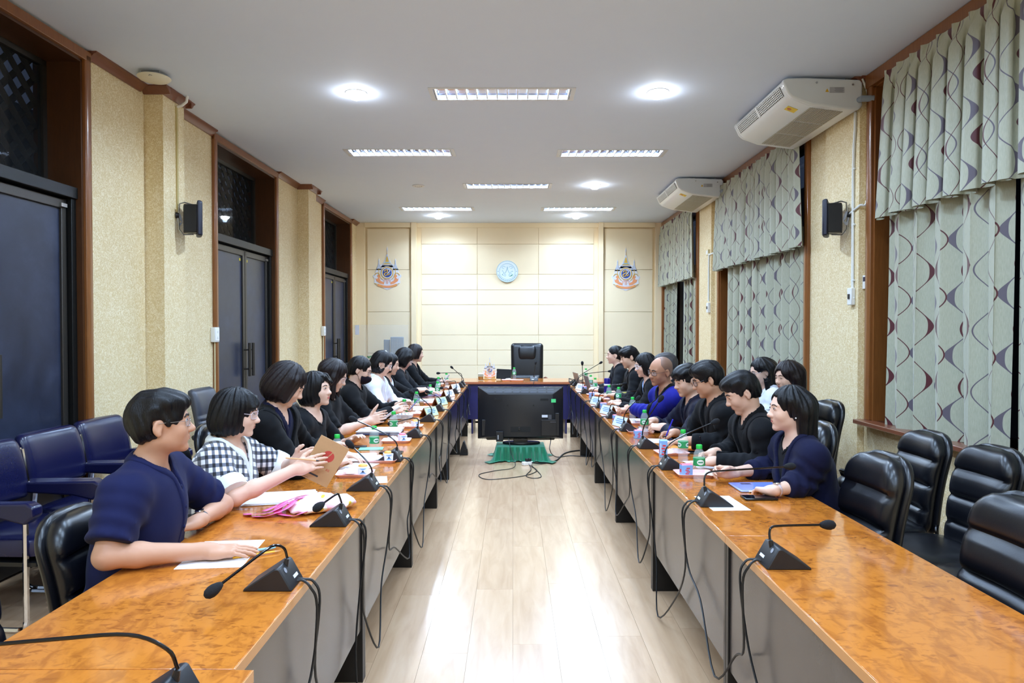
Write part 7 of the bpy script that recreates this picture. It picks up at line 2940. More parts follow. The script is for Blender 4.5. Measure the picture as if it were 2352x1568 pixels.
def hair_clip(p, sz, m_):
    def f(d):
        MB().box(p, sz, rot=(0.3, 0.5, 0.2)).build('hair_clip', m_, d['T'], 0.003).matrix_local = d['HM']
    return f
# ------------------------------------------------------------------ the people at the table
PI_ = pi
Z0 = 0.79      # wrist height of a hand lying on the table
WN = (0.1, 0, 1)
GP = 'people seated at the meeting tables'
CHL, CHR = -1.40, 1.55


def seat_for(x, y, rz, label):
    T = visitor_chair((x, y, 0), rz, label, 'black ribbed chairs drawn up to the tables', M_GREYL if label.startswith('grey') else None, bh=0.28 if x > 0 and y < 3.6 else 0.58)
    T.scale = (1, 1, 0.88 if y < 3 else 1.0)


LEFT = [
    dict(label='man in navy short-sleeved shirt and glasses, arms on the table, looking away', pel=(-1.45, 2.54), head=(-1.305, 2.53, 1.20), yaw=26, pitch=-2, w=1.18, b=1.22, sc=1.02, fw=1.06, jaw=1.12, male=True, skin=SK3, turn=6,
         right=dict(w=(-1.06, 2.355, 0.783), e=(-1.335, 2.23, 0.805), d=(1, 0.28, -0.06), n=(0.0, -0.1, 1), c='flat', hs=1.02), left=dict(w=(-1.235, 2.66, 0.80), e=(-1.245, 2.91, 0.80), d=(-0.55, -0.75, -0.12), n=(-0.1, 0.1, 1), c='soft', hs=1.0),
         hair=('swept', HB, dict(vol=0.003, hairline=0.062, clump=0.007)), glasses=(M_RIMS, 'rect', 0.021, 0.0011), outfit=('shirt', C_NAVY2, 0.80, 0.066, dict(t=0.016, vz=0.10, vw=0.16, collar=0.026, placket=0.014, buttons=3, wr=0.007)),
         lips=M_LIPM, q=0.9, chair='black chair of the man in navy short sleeves', extras=[watch(1, M_BPLAST, M_CHROME)], seed=11),
    dict(label='woman in black and white checked cardigan with glasses, reading a brown notebook', pel=(-1.50, 3.36), head=(-1.335, 3.30, 1.145), yaw=10, pitch=8, w=1.08, b=1.15, skin=SK1, bust=True, jaw=1.05, fw=1.04, turn=4,
         right=dict(w=(-1.005, 3.16, 0.905), e=(-1.235, 3.02, 0.805), d=(1, 0.12, 0.35), n=(-0.25, -1, 0.35), c='soft'), left=dict(w=(-1.08, 3.40, 0.90), e=(-1.21, 3.62, 0.81), d=(1, -0.25, 0.45), n=(-0.2, 1, 0.25), c='soft'),
         hair=('bob', HB, dict(vol=0.006, bob=0.105, facer=(0.070, 0.064, 0.116), part=0.02, bangs=-1)), glasses=(M_RIMC, 'rect', 0.025, 0.0019), outfit=('shirt', C_CHECK, 0.92, 0.082, dict(t=0.020, vz=0.14, vw=0.3, collar=0.026, cm=C_RIB, placket=0.024, cuff=0.065, buttons=3, bm=M_WPLAST, wr=0.009)),
         q=0.9, chair='black chair of the woman in the checked cardigan', seed=12, lips=M_LIPM),
    dict(label='woman with hair over her face in a black blazer, bending to read', pel=(-1.50, 3.97), head=(-1.265, 3.82, 1.243), yaw=10, pitch=32, w=1.0, skin=SK1, bust=True,
         right=dict(w=(-1.02, 3.86, 0.80), c='soft', n=(0, -0.5, 1)), left=dict(w=(-1.03, 4.12, 0.80), c='soft'),
         hair=('bobfwd', HD, dict(vol=0.008, bob=0.125, facer=(0.066, 0.058, 0.10), part=0.02)), outfit=('jacket', C_BLACK, C_NAVY, dict(vz=0.30, vw=0.34, lapel=0.05, icol=0.035, inr=0.062, ivz=0.09)),
         eyes='down', q=1.25, chair='black chair of the woman bending in a black blazer', seed=13),
    dict(label='woman with black bob and red lips in a charcoal round-necked blouse, looking up', pel=(-1.52, 4.62), head=(-1.325, 4.60, 1.145), yaw=-14, pitch=-3, w=0.98, skin=SK1, bust=True, turn=-4,
         right=dict(w=(-1.20, 4.45, 0.80), e=(-1.42, 4.30, 0.80), c='soft'), left=dict(w=(-1.10, 4.72, 0.795), c='soft'),
         hair=('bob', HB, dict(vol=0.006, bob=0.118, bobtilt=-0.1, part=-0.02, bangs=1, facer=(0.074, 0.066, 0.117))), outfit=('shirt', C_CHAR, 0.98, 0.092, dict(t=0.014, vz=0.075, vw=1.1)),
         lips=M_LIPR, q=1.25, chair='grey backed chair of the woman with red lips', seed=14),
    dict(label='woman in black with long hair and clear glasses, holding up a phone', pel=(-1.55, 5.36), head=(-1.365, 5.20, 1.20), yaw=2, pitch=26, w=0.98, skin=SK1, bust=True,
         right=dict(w=(-1.08, 5.08, 0.865), e=(-1.28, 4.98, 0.80), d=(1, 0.25, 0.25), n=(-0.2, -1, 0.1), c='soft', t='up'), left=dict(w=(-1.10, 5.30, 0.86), d=(1, 0.0, 0.3), n=(0, 0.9, 0.1), c='soft', t='up'),
         hair=('long', HD, dict(vol=0.008, length=0.12, part=0.02, facer=(0.068, 0.060, 0.114), fx=0.02)), glasses=(M_RIMC, 'round', 0.023, 0.0013), outfit=('shirt', C_BLACK, 0.95, 0.064, dict(t=0.014, nu=0.01)),
         eyes='down', q=1.35, chair='black chair of the woman holding up a phone', seed=15),
    dict(label='woman in black with tied hair, glasses and a black face mask, holding a phone', pel=(-1.56, 6.08), head=(-1.33, 5.95, 1.198), yaw=4, pitch=20, w=1.08, skin=SK1, bust=True,
         right=dict(w=(-1.03, 5.86, 0.86), d=(1, 0.1, 0.12), n=(0, -0.8, 0.5), c='soft'), left=dict(w=(-1.02, 6.08, 0.88), d=(1, -0.05, 0.15), n=(0, 0.7, 0.6), c='soft'),
         hair=('tied', HB, dict(bun=(-0.132, 0, -0.015), bunr=0.036, ears=True, part=0.0, facer=(0.080, 0.072, 0.122))), glasses=(M_RIMB, 'rect', 0.022, 0.0012), outfit=('shirt', C_BLACK, 1.93, 0.066, dict(t=0.018, nu=0.03, wr=0.008)),
         eyes='down', mask=True, extras=[face_mask], q=1.45, chair='black chair of the masked woman', seed=16),
    dict(label='woman in white jacket with thin glasses and a white hair clip, writing', pel=(-1.55, 6.98), head=(-1.305, 6.84, 1.212), yaw=2, pitch=26, w=0.98, skin=SK1, bust=True,
         right=dict(w=(-1.10, 6.70, 0.81), c='hold', t='in', d=(1, 0.1, -0.1)), left=dict(w=(-1.05, 6.95, 0.80), c='soft'),
         hair=('bob', HB, dict(vol=0.006, bob=0.12, ears=True, facer=(0.080, 0.070, 0.120))), glasses=(M_RIMW, 'rect', 0.023, 0.0013), outfit=('shirt', C_WHITE, 1.93, 0.07, dict(t=0.018, vz=0.12, vw=0.3, collar=0.03)),
         eyes='down', extras=[earring, hair_clip((-0.02, -0.02, 0.132), (0.03, 0.012, 0.012), M_WPLAST)], q=1.6, chair='black chair of the woman in white', seed=17),
    dict(label='smiling woman in a black jacket over a white top, hands raised together', pel=(-1.52, 7.62), head=(-1.335, 7.42, 1.175), yaw=-2, pitch=14, w=0.98, skin=SK2,
         right=dict(w=(-1.02, 7.35, 0.90), d=(1, 0.15, 0.1), c='grip', t='in', n=(0, -0.5, 1)), left=dict(w=(-0.95, 7.6, 0.86), c='soft', d=(1, -0.1, -0.05)),
         hair=('bob', HB, dict(vol=0.004, bob=0.10, part=0.0, facer=(0.080, 0.070, 0.120))), outfit=('jacket', C_BLACK, C_WHITE, dict(vz=0.30, vw=0.28, inr=0.068, ivz=0.06)), q=1.75, chair='black chair of the smiling woman', seed=18),
    dict(label='woman with shaggy black hair hiding her face, in dark grey, leaning over papers', pel=(-1.55, 8.40), head=(-1.30, 8.22, 1.20), yaw=6, pitch=32, w=1.08, b=1.1, skin=SK1, bust=True,
         right=dict(w=(-0.98, 8.12, 0.82), c='soft'), left=dict(w=(-1.0, 8.4, 0.81), c='soft'),
         hair=('bobfwd', HB, dict(vol=0.012, bob=0.125, wavy=True, facer=(0.068, 0.058, 0.10))), glasses=(M_RIMW, 'round', 0.022), outfit=('shirt', C_CHAR, 1.9, 0.07, dict(t=0.018, wr=0.008)), eyes='down', q=1.85, chair='black chair of the woman with shaggy hair', seed=19),
    dict(label='farthest woman on the left, short brown hair and black jacket, in profile', pel=(-1.52, 9.22), head=(-1.29, 9.08, 1.235), yaw=14, pitch=8, w=1.08, b=1.15, skin=SK1, bust=True, jaw=1.1,
         right=dict(w=(-0.98, 9.0, 0.83), c='grip', t='in'), left=dict(w=(-0.96, 9.25, 0.85), c='soft', d=(1, -0.1, 0.2)),
         hair=('bob', HD, dict(vol=0.008, bob=0.075, ears=False, facer=(0.084, 0.074, 0.120))), outfit=('jacket', C_BLACK, C_BLACK2, dict(vz=0.28, vw=0.25)), q=1.95, chair='black chair of the farthest woman on the left', seed=20),
]
RIGHT = [
    dict(label='woman with long black hair in a navy blazer, looking to the left', pel=(1.60, 3.50), head=(1.40, 3.46, 1.145), yaw=-2, pitch=2, w=1.02, skin=SK1, bust=True, turn=0, q=0.9,
         left=dict(w=(1.235, 3.235, 0.785), e=(1.40, 3.30, 0.80), d=(-0.35, 0.75, -0.1), n=(0.1, 0.1, 1), c='relaxed'), right=dict(w=(1.155, 3.58, 0.80), e=(1.39, 3.70, 0.80), d=(-1, -0.12, 0.12), n=(0.1, 0.8, 0.35), c='hold', t='in'),
         hair=('long', HB, dict(vol=0.004, length=0.27, part=0.0, facer=(0.084, 0.070, 0.126), sidelen=0.45, fx=-0.045)), outfit=('jacket', C_NAVY, C_BLACK, dict(vz=0.30, vw=0.26, inr=0.072, ivz=0.05, sl=1.55, lapel=0.03)), lips=M_LIP, extras=[earring, watch(1, M_RIMC, M_CHROME)], chair='black chair of the woman in the navy blazer', seed=31),
    dict(label='man in a black blazer and black collarless shirt, head bowed, writing with a pen', pel=(1.62, 4.05), head=(1.315, 3.92, 1.188), yaw=-4, pitch=28, w=1.06, b=1.05, skin=SK2, male=True, q=0.95,
         left=dict(w=(1.14, 3.86, 0.805), e=(1.39, 3.72, 0.805), c='soft', d=(-1, 0.1, -0.08)), right=dict(w=(1.19, 4.02, 0.825), e=(1.40, 4.22, 0.81), d=(-1, -0.1, -0.12), c='grip', t='in', n=(0, 0.3, 1)),
         hair=('swept', HB, dict(vol=0.001, hairline=0.060, clump=0.005)), outfit=('jacket', C_BLACK2, C_BLACK, dict(vz=0.34, vw=0.22, inr=0.058, inu=0.045, icol=0.02, lapel=0.05)), eyes='down', lips=M_LIPM, chair='black chair of the man writing in a black blazer', seed=32),
    dict(label='stout man with black glasses in a black jacket, holding a blue pen', pel=(1.62, 4.68), head=(1.30, 4.56, 1.216), yaw=-8, pitch=20, w=1.2, b=1.2, fw=1.08, jaw=1.15, skin=SK3, male=True, q=1.15,
         left=dict(w=(1.14, 4.42, 0.83), e=(1.40, 4.34, 0.82), d=(-1, 0.15, -0.08), c='soft'), right=dict(w=(1.115, 4.70, 0.84), d=(-1, -0.1, -0.05), c='grip', t='in', n=(0, 0.3, 1)),
         hair=('short', HB, dict(vol=0.006, hairline=0.058, clump=0.008)), glasses=(M_RIMB, 'rect', 0.023, 0.0017), outfit=('jacket', C_BLACK2, C_BLACK, dict(vz=0.26, vw=0.2, inr=0.060, inu=0.03)), eyes='down', lips=M_LIPM, chair='black chair of the stout man with glasses', seed=33),
    dict(label='man with a black fringe in a navy jacket, looking down with hands together', pel=(1.60, 5.28), head=(1.30, 5.10, 1.17), yaw=14, pitch=16, w=1.1, b=1.1, fw=1.08, jaw=1.12, skin=SK2, male=True, q=1.25,
         left=dict(w=(1.11, 5.02, 0.835), d=(-1, 0.3, 0.0), c='grip', t='in', n=(0.1, -0.4, 1)), right=dict(w=(1.08, 5.24, 0.85), d=(-1, -0.25, 0.0), c='grip', t='in', n=(0.1, 0.4, 1)),
         hair=('fringe', HB, dict(vol=0.003, hairline=0.044, clump=0.008)), outfit=('jacket', C_NAVY3, C_BLACK, dict(vz=0.22, vw=0.18, lapel=0.03, inr=0.060, inu=0.03)), eyes='down', lips=M_LIPM, chair='black chair of the man in the navy jacket', seed=34),
    dict(label='bald man with glasses in a royal blue jacket, reaching across the table', pel=(1.55, 5.74), head=(1.215, 5.62, 1.21), yaw=24, pitch=12, roll=8, w=1.1, b=1.1, sc=1.04, fw=1.05, jaw=1.1, skin=SK4, male=True, q=1.25, turn=10,
         left=dict(w=(1.02, 5.88, 0.87), d=(-1, 0.05, -0.15), c='hold', t='in', n=(0, -0.2, 1)), right=dict(w=(1.10, 6.2, 0.82), c='soft'),
         hair=('stubble', SKS, {}), glasses=(M_RIMB, 'rect', 0.022, 0.0013), outfit=('shirt', C_ROYAL, 1.86, 0.068, dict(t=0.020, vz=0.12, vw=0.2, collar=0.03, cm=C_BLACK, wr=0.009)), lips=M_LIPM, chair='black chair of the bald man', seed=35),
    dict(label='older man with greying hair mostly hidden behind the bald man', pel=(1.66, 6.42), head=(1.405, 6.28, 1.215), yaw=-10, pitch=8, w=1.04, skin=SK3, male=True, q=1.7,
         left=dict(w=(1.12, 6.28, 0.80), c='soft'), right=dict(w=(1.12, 6.6, 0.80), c='soft'),
         hair=('short', HG, dict(vol=0.002, hairline=0.078)), outfit=('jacket', C_BLACK, C_WHITE, dict(vz=0.2, vw=0.2, icol=0.03)), lips=M_LIPM, chair='black chair of the older man with greying hair', seed=36),
    dict(label='woman with a black bob and white framed glasses in a black jacket over light blue', pel=(1.60, 6.92), head=(1.31, 6.78, 1.195), yaw=6, pitch=12, w=0.98, skin=SK1, q=1.6,
         left=dict(w=(1.06, 6.70, 0.81), c='relaxed'), right=dict(w=(1.08, 6.98, 0.81), c='soft'),
         hair=('bob', HB, dict(vol=0.006, bob=0.125, facer=(0.074, 0.064, 0.110), part=0.02)), glasses=(M_RIMW, 'round', 0.024, 0.0018), outfit=('jacket', C_BLACK, C_LBLUE, dict(vz=0.34, vw=0.16, inr=0.066, icol=0.03)), chair='black chair of the woman with white framed glasses', seed=37),
    dict(label='young man with bowl cut hair in a black shirt, reading a yellow booklet', pel=(1.58, 7.68), head=(1.28, 7.52, 1.245), yaw=4, pitch=16, w=1.02, skin=SK2, male=True, q=1.6,
         left=dict(w=(1.12, 7.44, 0.84), c='relaxed', d=(-1, 0.2, 0)), right=dict(w=(1.13, 7.72, 0.83), c='soft'),
         hair=('fringe', HB, dict(vol=0.005, hairline=0.042, clump=0.008)), outfit=('shirt', C_BLACK2, 1.9, 0.060, dict(t=0.018, vz=0.06, vw=0.3, collar=0.045, placket=0.012, wr=0.008)), eyes='down', lips=M_LIPM, chair='black chair of the young man in a black shirt', seed=38),
    dict(label='farthest woman on the right, hair tied back, in a dark blue shirt, speaking', pel=(1.55, 8.78), head=(1.285, 8.62, 1.23), yaw=-4, pitch=4, w=1.0, skin=SK1, bust=True, q=1.75,
         left=dict(w=(1.06, 8.5, 0.80), c='soft'), right=dict(w=(1.08, 8.8, 0.80), c='soft'),
         hair=('tied', HB, dict(bun=(-0.125, 0, -0.045), bunr=0.034, ears=True, length=0.14, facer=(0.082, 0.074, 0.122))), outfit=('shirt', C_CHAR, 1.9, 0.060, dict(t=0.016, vz=0.07, vw=0.3, collar=0.04, placket=0.012)), extras=[earring], chair='black chair of the farthest woman on the right', seed=39),
]
for s in LEFT:
    s['rz'] = 0.0
    s['group'] = GP
    person(s)
    seat_for(s['pel'][0] + (0.14 if s['seed'] == 11 else 0.08), s['pel'][1], 0.0, s['chair'])
for s in RIGHT:
    s['rz'] = pi
    s['group'] = GP
    person(s)
    seat_for(s['pel'][0] - (0.25 if s['seed'] == 31 else 0.13), s['pel'][1], pi, s['chair'])
WALLP = [
    dict(label='woman in a white shirt with glasses and long black hair, sitting by the right wall', pel=(2.20, 5.86), head=(2.10, 5.76, 1.195), yaw=4, pitch=16, w=0.95, skin=SK1, q=1.45, rz=pi,
         left=dict(w=(1.86, 5.70, 0.68), c='soft', e=(2.05, 5.60, 0.74)), right=dict(w=(1.86, 5.96, 0.68), c='soft'),
         hair=('long', HB, dict(vol=0.002, length=0.16, ears=True, part=0.0, facer=(0.082, 0.072, 0.122))), glasses=(M_RIMS, 'round', 0.023, 0.0011), outfit=('shirt', C_WHITE, 1.9, 0.066, dict(t=0.016, vz=0.09, vw=0.3, collar=0.04)), eyes='down', seed=41),
    dict(label='woman with dark brown hair in a white shirt by the right wall', pel=(2.22, 5.30), head=(2.11, 5.24, 1.185), yaw=16, pitch=8, w=1.0, b=1.1, skin=SK2, jaw=1.08, fw=1.05, q=1.4, rz=pi,
         left=dict(w=(1.88, 5.12, 0.68), c='soft', e=(2.06, 5.02, 0.74)), right=dict(w=(1.88, 5.40, 0.68), c='soft'),
         hair=('long', HD, dict(vol=0.010, length=0.08, part=0.02, facer=(0.076, 0.064, 0.116))), outfit=('shirt', C_WHITE, 1.9, 0.07, dict(t=0.016, vz=0.1, vw=0.3, collar=0.04)), eyes='down', lips=M_LIP, seed=42),
]
for s in WALLP:
    s['group'] = 'women sitting by the right wall'
    person(s)
# ------------------------------------------------------------------ things held in the hands
def plane_matrix(c, u, v):
    u, v = Vector(u).normalized(), Vector(v)
    v = (v - u * v.dot(u)).normalized()
    w = u.cross(v)
    return Matrix([[u.x, v.x, w.x, c[0]], [u.y, v.y, w.y, c[1]], [u.z, v.z, w.z, c[2]], [0, 0, 0, 1]])


def text_part(T, body, size, m_, M, name='print'):
    cu = bpy.data.curves.new(name, 'FONT')
    cu.body = body
    cu.size = size
    cu.align_x = 'CENTER'
    cu.align_y = 'CENTER'
    cu.extrude = 0.0002
    cu.materials.append(m_)
    o = bpy.data.objects.new(name, cu)
    COL.objects.link(o)
    dg = bpy.context.evaluated_depsgraph_get()
    me = bpy.data.meshes.new_from_object(o.evaluated_get(dg))
    bpy.data.objects.remove(o)
    o = link(bpy.data.objects.new(name, me), T)
    o.matrix_local = M
    return o


# brown notebook of the woman in checks: u to the right and down, v up to the right in the picture
T = empty('notebook', (0, 0, 0), 0, 'brown covered notebook with a split red disc, held by the woman in checks', 'notebook')
T.matrix_world = plane_matrix((-0.895, 3.225, 0.925), (0.80, 0.32, -0.50), (0.50, 0.10, 0.86))
MB().box2((-0.074, -0.105, 0.0), (0.074, 0.105, 0.0015)).build('front_cover', M_KRAFT, T)
MB().box2((-0.072, -0.103, -0.010), (0.072, 0.103, 0.0)).build('pages', M_PAPER, T)
MB().box2((-0.074, -0.105, -0.0115), (0.074, 0.105, -0.010)).build('back_cover', M_KRAFT, T)
for s in (-1, 1):
    n = 16
    a0 = radians(70) + (0 if s > 0 else pi)
    off = Vector((-sin(radians(70)), cos(radians(70)))) * 0.0022 * s
    pts = [(0.005 + off.x + 0.026 * cos(a0 + pi * k / n), 0.030 + off.y + 0.026 * sin(a0 + pi * k / n)) for k in range(n + 1)]
    MB().prism(pts, 0.0015, 0.0019, 'z').build('red_disc', M_RED, T)
text_part(T, 'A5', 0.017, M_RED, Matrix.Translation((0.035, -0.030, 0.0017)))
m = MB()
for k, (x, y, w_) in enumerate(((-0.005, -0.030, 0.018), (-0.005, -0.036, 0.014), (-0.015, -0.075, 0.05))):
    m.box((x, y, 0.0016), (w_, 0.003 if k < 2 else 0.008, 0.0003))
m.build('cover_print', M_INK, T)
m = MB()
for k in range(10):
    m.box((-0.066 + 0.004 * k, -0.098, 0.0016), (0.002, 0.003, 0.0003))
m.build('edge_print', M_INK, T)
T = empty('pencil', (0, 0, 0), 0, 'wooden pencil between the fingers of the woman in checks', 'pencil')
MB().tube([(-1.055, 3.16, 0.955), (-0.91, 3.15, 0.945)], 0.0038, 6).build('shaft', mat('pencil_wood', rgb(214, 168, 120), 0.6), T)
MB().tube([(-0.91, 3.15, 0.945), (-0.895, 3.15, 0.944)], [0.0038, 0.001], 6).build('point', M_INK, T)

T = empty('phone', (0, 0, 0), 0, 'phone held upright between the hands of the woman with clear glasses', 'phone')
T.matrix_world = plane_matrix((-0.925, 5.20, 0.915), (0.75, 0.1, 0.5), (-0.1, 1.0, -0.25))
MB().box2((-0.075, -0.037, -0.004), (0.075, 0.037, 0.004)).build('case', mat('phone_white', rgb(206, 206, 214), 0.3), T, 0.003)
MB().box2((-0.071, -0.034, 0.004), (0.071, 0.034, 0.0046)).build('screen', M_SCR, T)
T = empty('phone', (0, 0, 0), 0, 'blue phone held slanted by the masked woman', 'phone')
T.matrix_world = plane_matrix((-0.865, 5.97, 0.895), (0.62, 0.1, 0.75), (-0.1, 1.0, -0.1))
MB().box2((-0.075, -0.037, -0.004), (0.075, 0.037, 0.004)).build('case', mat('phone_blue', rgb(120, 126, 176), 0.3), T, 0.003)
MB().box2((-0.071, -0.034, 0.004), (0.071, 0.034, 0.0046)).build('screen', M_SCRB, T)
T = empty('tablet', (0, 0, 0), 0, 'lilac tablet held up by the farthest woman on the left', 'tablet')
T.matrix_world = plane_matrix((-0.90, 9.08, 0.885), (0.62, 0.05, 0.75), (-0.1, 1.0, 0.0))
MB().box2((-0.085, -0.06, -0.004), (0.085, 0.06, 0.004)).build('case', mat('tablet_case', rgb(150, 136, 128), 0.4), T, 0.003)
MB().box2((-0.08, -0.055, 0.004), (0.08, 0.055, 0.0046)).build('screen', mat('tablet_lilac', rgb(186, 166, 226), 0.15), T)


def pen(label, a, b, m_, tip):
    T = empty('pen', (0, 0, 0), 0, label, 'pen')
    a, b = Vector(a), Vector(b)
    MB().tube([a, a.lerp(b, 0.85)], 0.0048, 8).build('barrel', m_, T)
    MB().tube([a.lerp(b, 0.85), b], [0.0045, 0.0012], 8).build('tip', tip, T)
    return T


pen('black pen upright in the hand of the man in a black blazer', (1.095, 3.99, 0.925), (1.115, 4.0, 0.775), M_BGLOSS, M_CHROME)
pen('thick blue pen in the hand of the stout man', (1.08, 4.60, 0.945), (1.035, 4.63, 0.81), mat('pen_royal', rgb(40, 50, 200), 0.35), M_BPLAST)
pen('dark pen in the hand of the woman in white', (-1.0, 6.72, 0.885), (-0.985, 6.72, 0.78), M_BGLOSS, M_CHROME)
pen('dark pen in the hand of the farthest woman on the left', (-0.93, 8.93, 0.93), (-0.89, 8.96, 0.82), M_BGLOSS, M_CHROME)

# brooch on the navy blazer and the small white mark on the navy jacket belong to the wearers
# ------------------------------------------------------------------ emblems
M_EW = mat('emblem_white', rgb(228, 232, 244), 0.5, 0.02, 30)
M_EO = mat('emblem_orange', rgb(240, 160, 112), 0.5, 0.06, 60)
M_EG = mat('emblem_gold', rgb(226, 182, 76), 0.45, 0.08, 60)
M_EB = mat('emblem_blue', rgb(60, 90, 170), 0.45, 0.06, 40)
M_EGR = mat('emblem_green', rgb(110, 168, 160), 0.5, 0.06, 40)
M_EY = mat('emblem_grey', rgb(198, 208, 228), 0.5, 0.06, 60)


def spire(cx, z0, z1, w, steps):
    """tiered parasol outline, right half mirrored"""
    pts = []
    for k in range(steps):
        t = k / steps
        z = z0 + (z1 - z0) * 0.62 * t
        ww = w * (1 - t) ** 1.3 + 0.006
        pts += [(ww, z), (ww * 0.82, z + (z1 - z0) * 0.62 / steps * 0.85)]
    pts += [(0.008, z0 + (z1 - z0) * 0.72), (0.010, z0 + (z1 - z0) * 0.84), (0.004, z1 - 0.02), (0.0, z1)]
    left = [(-x, z) for x, z in reversed(pts) if x > 0]
    return [(cx + x, z) for x, z in pts + left]


def arc_band(cx, cz, r0, r1, a0, a1, n=14, sx=1.0):
    o = [(cx + sx * r1 * cos(radians(a0 + (a1 - a0) * k / n)), cz + r1 * sin(radians(a0 + (a1 - a0) * k / n))) for k in range(n + 1)]
    i = [(cx + sx * r0 * cos(radians(a0 + (a1 - a0) * k / n)), cz + r0 * sin(radians(a0 + (a1 - a0) * k / n))) for k in range(n + 1)]
    return o + i[::-1]


def ring_tube(m, cx, cz, r, t, y, sx=1.0, sz=1.0, n=28):
    m.tube([(cx + r * sx * cos(2 * pi * k / n), y, cz + r * sz * sin(2 * pi * k / n)) for k in range(n)], t, 5, closed=True)


def cipher_emblem(loc, s, label, group=None):
    """tiered crown over a blue disc and orange ribbons; outline in x, z; faces -y"""
    T = empty('wall_emblem', loc, 0, label, 'emblem', group)
    T.scale = (s, s, s)
    def lay(name, polys, y0, y1, m_):
        m = MB()
        for p in polys:
            m.prism(p, y0, y1, 'y')
        return m.build(name, m_, T, smooth=None)
    body = [(0.0, -0.40), (0.07, -0.375), (0.13, -0.335), (0.20, -0.315), (0.245, -0.27), (0.235, -0.20), (0.27, -0.14), (0.225, -0.09), (0.20, 0.0), (0.175, 0.05), (0.14, 0.06), (0.10, 0.08),
            (-0.10, 0.08), (-0.14, 0.06), (-0.175, 0.05), (-0.20, 0.0), (-0.225, -0.09), (-0.27, -0.14), (-0.235, -0.20), (-0.245, -0.27), (-0.20, -0.315), (-0.13, -0.335), (-0.07, -0.375)]
    def grow(p, g):
        cx = sum(q[0] for q in p) / len(p)
        cz = sum(q[1] for q in p) / len(p)
        return [(cx + (x - cx) * g, cz + (z - cz) * g) for x, z in p]
    lay('backing', [body, grow(spire(0, 0.03, 0.40, 0.105, 6), 1.06), grow(spire(-0.155, -0.02, 0.175, 0.045, 4), 1.12), grow(spire(0.155, -0.02, 0.175, 0.045, 4), 1.12)], -0.006, 0.0, M_EW)
    lay('crown', [spire(0, 0.055, 0.39, 0.085, 6)], -0.009, -0.006, M_EY)
    lay('crown_gold', [[(-0.035, 0.12), (0.035, 0.12), (0.02, 0.17), (0.008, 0.22), (-0.008, 0.22), (-0.02, 0.17)], [(-0.006, 0.26), (0.006, 0.26), (0.0, 0.36)], [(-0.075, 0.075), (0.075, 0.075), (0.055, 0.092), (-0.055, 0.092)]], -0.011, -0.009, M_EG)
    lay('crown_green', [[(-0.05, 0.098), (0.05, 0.098), (0.04, 0.108), (-0.04, 0.108)]], -0.011, -0.009, M_EGR)
    for sx in (-1, 1):
        lay('parasol', [spire(sx * 0.155, -0.01, 0.165, 0.036, 4)], -0.009, -0.006, M_EY)
        lay('parasol_pole', [[(sx * 0.155 - 0.005, -0.14), (sx * 0.155 + 0.005, -0.14), (sx * 0.155 + 0.005, 0.0), (sx * 0.155 - 0.005, 0.0)]], -0.009, -0.006, M_EG)
    n = 30
    disc = lambda r, cz=-0.085: [(r * cos(2 * pi * k / n), cz + r * sin(2 * pi * k / n)) for k in range(n)]
    lay('garland', [disc(0.125)], -0.008, -0.006, M_EY)
    m = MB()
    ring_tube(m, 0, -0.085, 0.108, 0.008, -0.010)
    m.build('gold_ring', M_EG, T)
    lay('white_disc', [disc(0.100)], -0.011, -0.008, M_EW)
    lay('blue_disc', [disc(0.084)], -0.013, -0.011, M_EB)
    m = MB()
    m.tube(catmull([(-0.05, -0.0145, -0.06), (-0.03, -0.0145, -0.03), (0.0, -0.0145, -0.035), (0.005, -0.0145, -0.07), (-0.03, -0.0145, -0.085), (-0.055, -0.0145, -0.11), (-0.03, -0.0145, -0.145)], 5), 0.010, 5)
    m.tube(catmull([(0.055, -0.0145, -0.09), (0.03, -0.0145, -0.12), (0.0, -0.0145, -0.11), (-0.01, -0.0145, -0.14)], 5), 0.009, 5)
    m.build('gold_cipher', M_EG, T)
    m = MB().tube(catmull([(0.0, -0.0148, -0.02), (0.035, -0.0148, -0.025), (0.05, -0.0148, -0.05), (0.03, -0.0148, -0.075), (0.01, -0.0148, -0.10)], 5), 0.009, 5)
    m.build('white_cipher', M_EW, T)
    for sx in (-1, 1):
        m = MB().prism([(sx * x, z) for x, z in ((0.13, -0.13), (0.17, -0.115), (0.19, -0.15), (0.165, -0.17), (0.19, -0.20), (0.215, -0.185), (0.20, -0.24), (0.13, -0.285), (0.06, -0.30), (0.06, -0.26), (0.12, -0.235), (0.14, -0.19))], -0.010, -0.006, 'y')
        m.build('ribbon', M_EO, T, smooth=None)
        m = MB().tube(catmull([(sx * 0.235, -0.009, -0.13), (sx * 0.20, -0.009, -0.09), (sx * 0.15, -0.009, -0.10), (sx * 0.12, -0.009, -0.17), (sx * 0.08, -0.009, -0.21)], 5), 0.007, 5)
        m.tube(catmull([(sx * 0.23, -0.009, -0.28), (sx * 0.18, -0.009, -0.30), (sx * 0.12, -0.009, -0.33), (sx * 0.06, -0.009, -0.345)], 5), 0.006, 5)
        m.build('scroll', M_EG, T)
    lay('centre_ribbon', [arc_band(0, 0.05, 0.375, 0.415, 243, 297)], -0.012, -0.006, M_EO)
    m = MB()
    for sx in (-1, 1):
        m.tube([(sx * 0.012, -0.010, -0.215), (sx * 0.012, -0.010, -0.29)], 0.005, 4)
        m.tube([(sx * 0.012, -0.010, -0.215), (sx * 0.06, -0.010, -0.215), (sx * 0.06, -0.010, -0.25), (sx * 0.035, -0.010, -0.25)], 0.005, 4)
    m.build('monogram', M_EO, T)
    return T


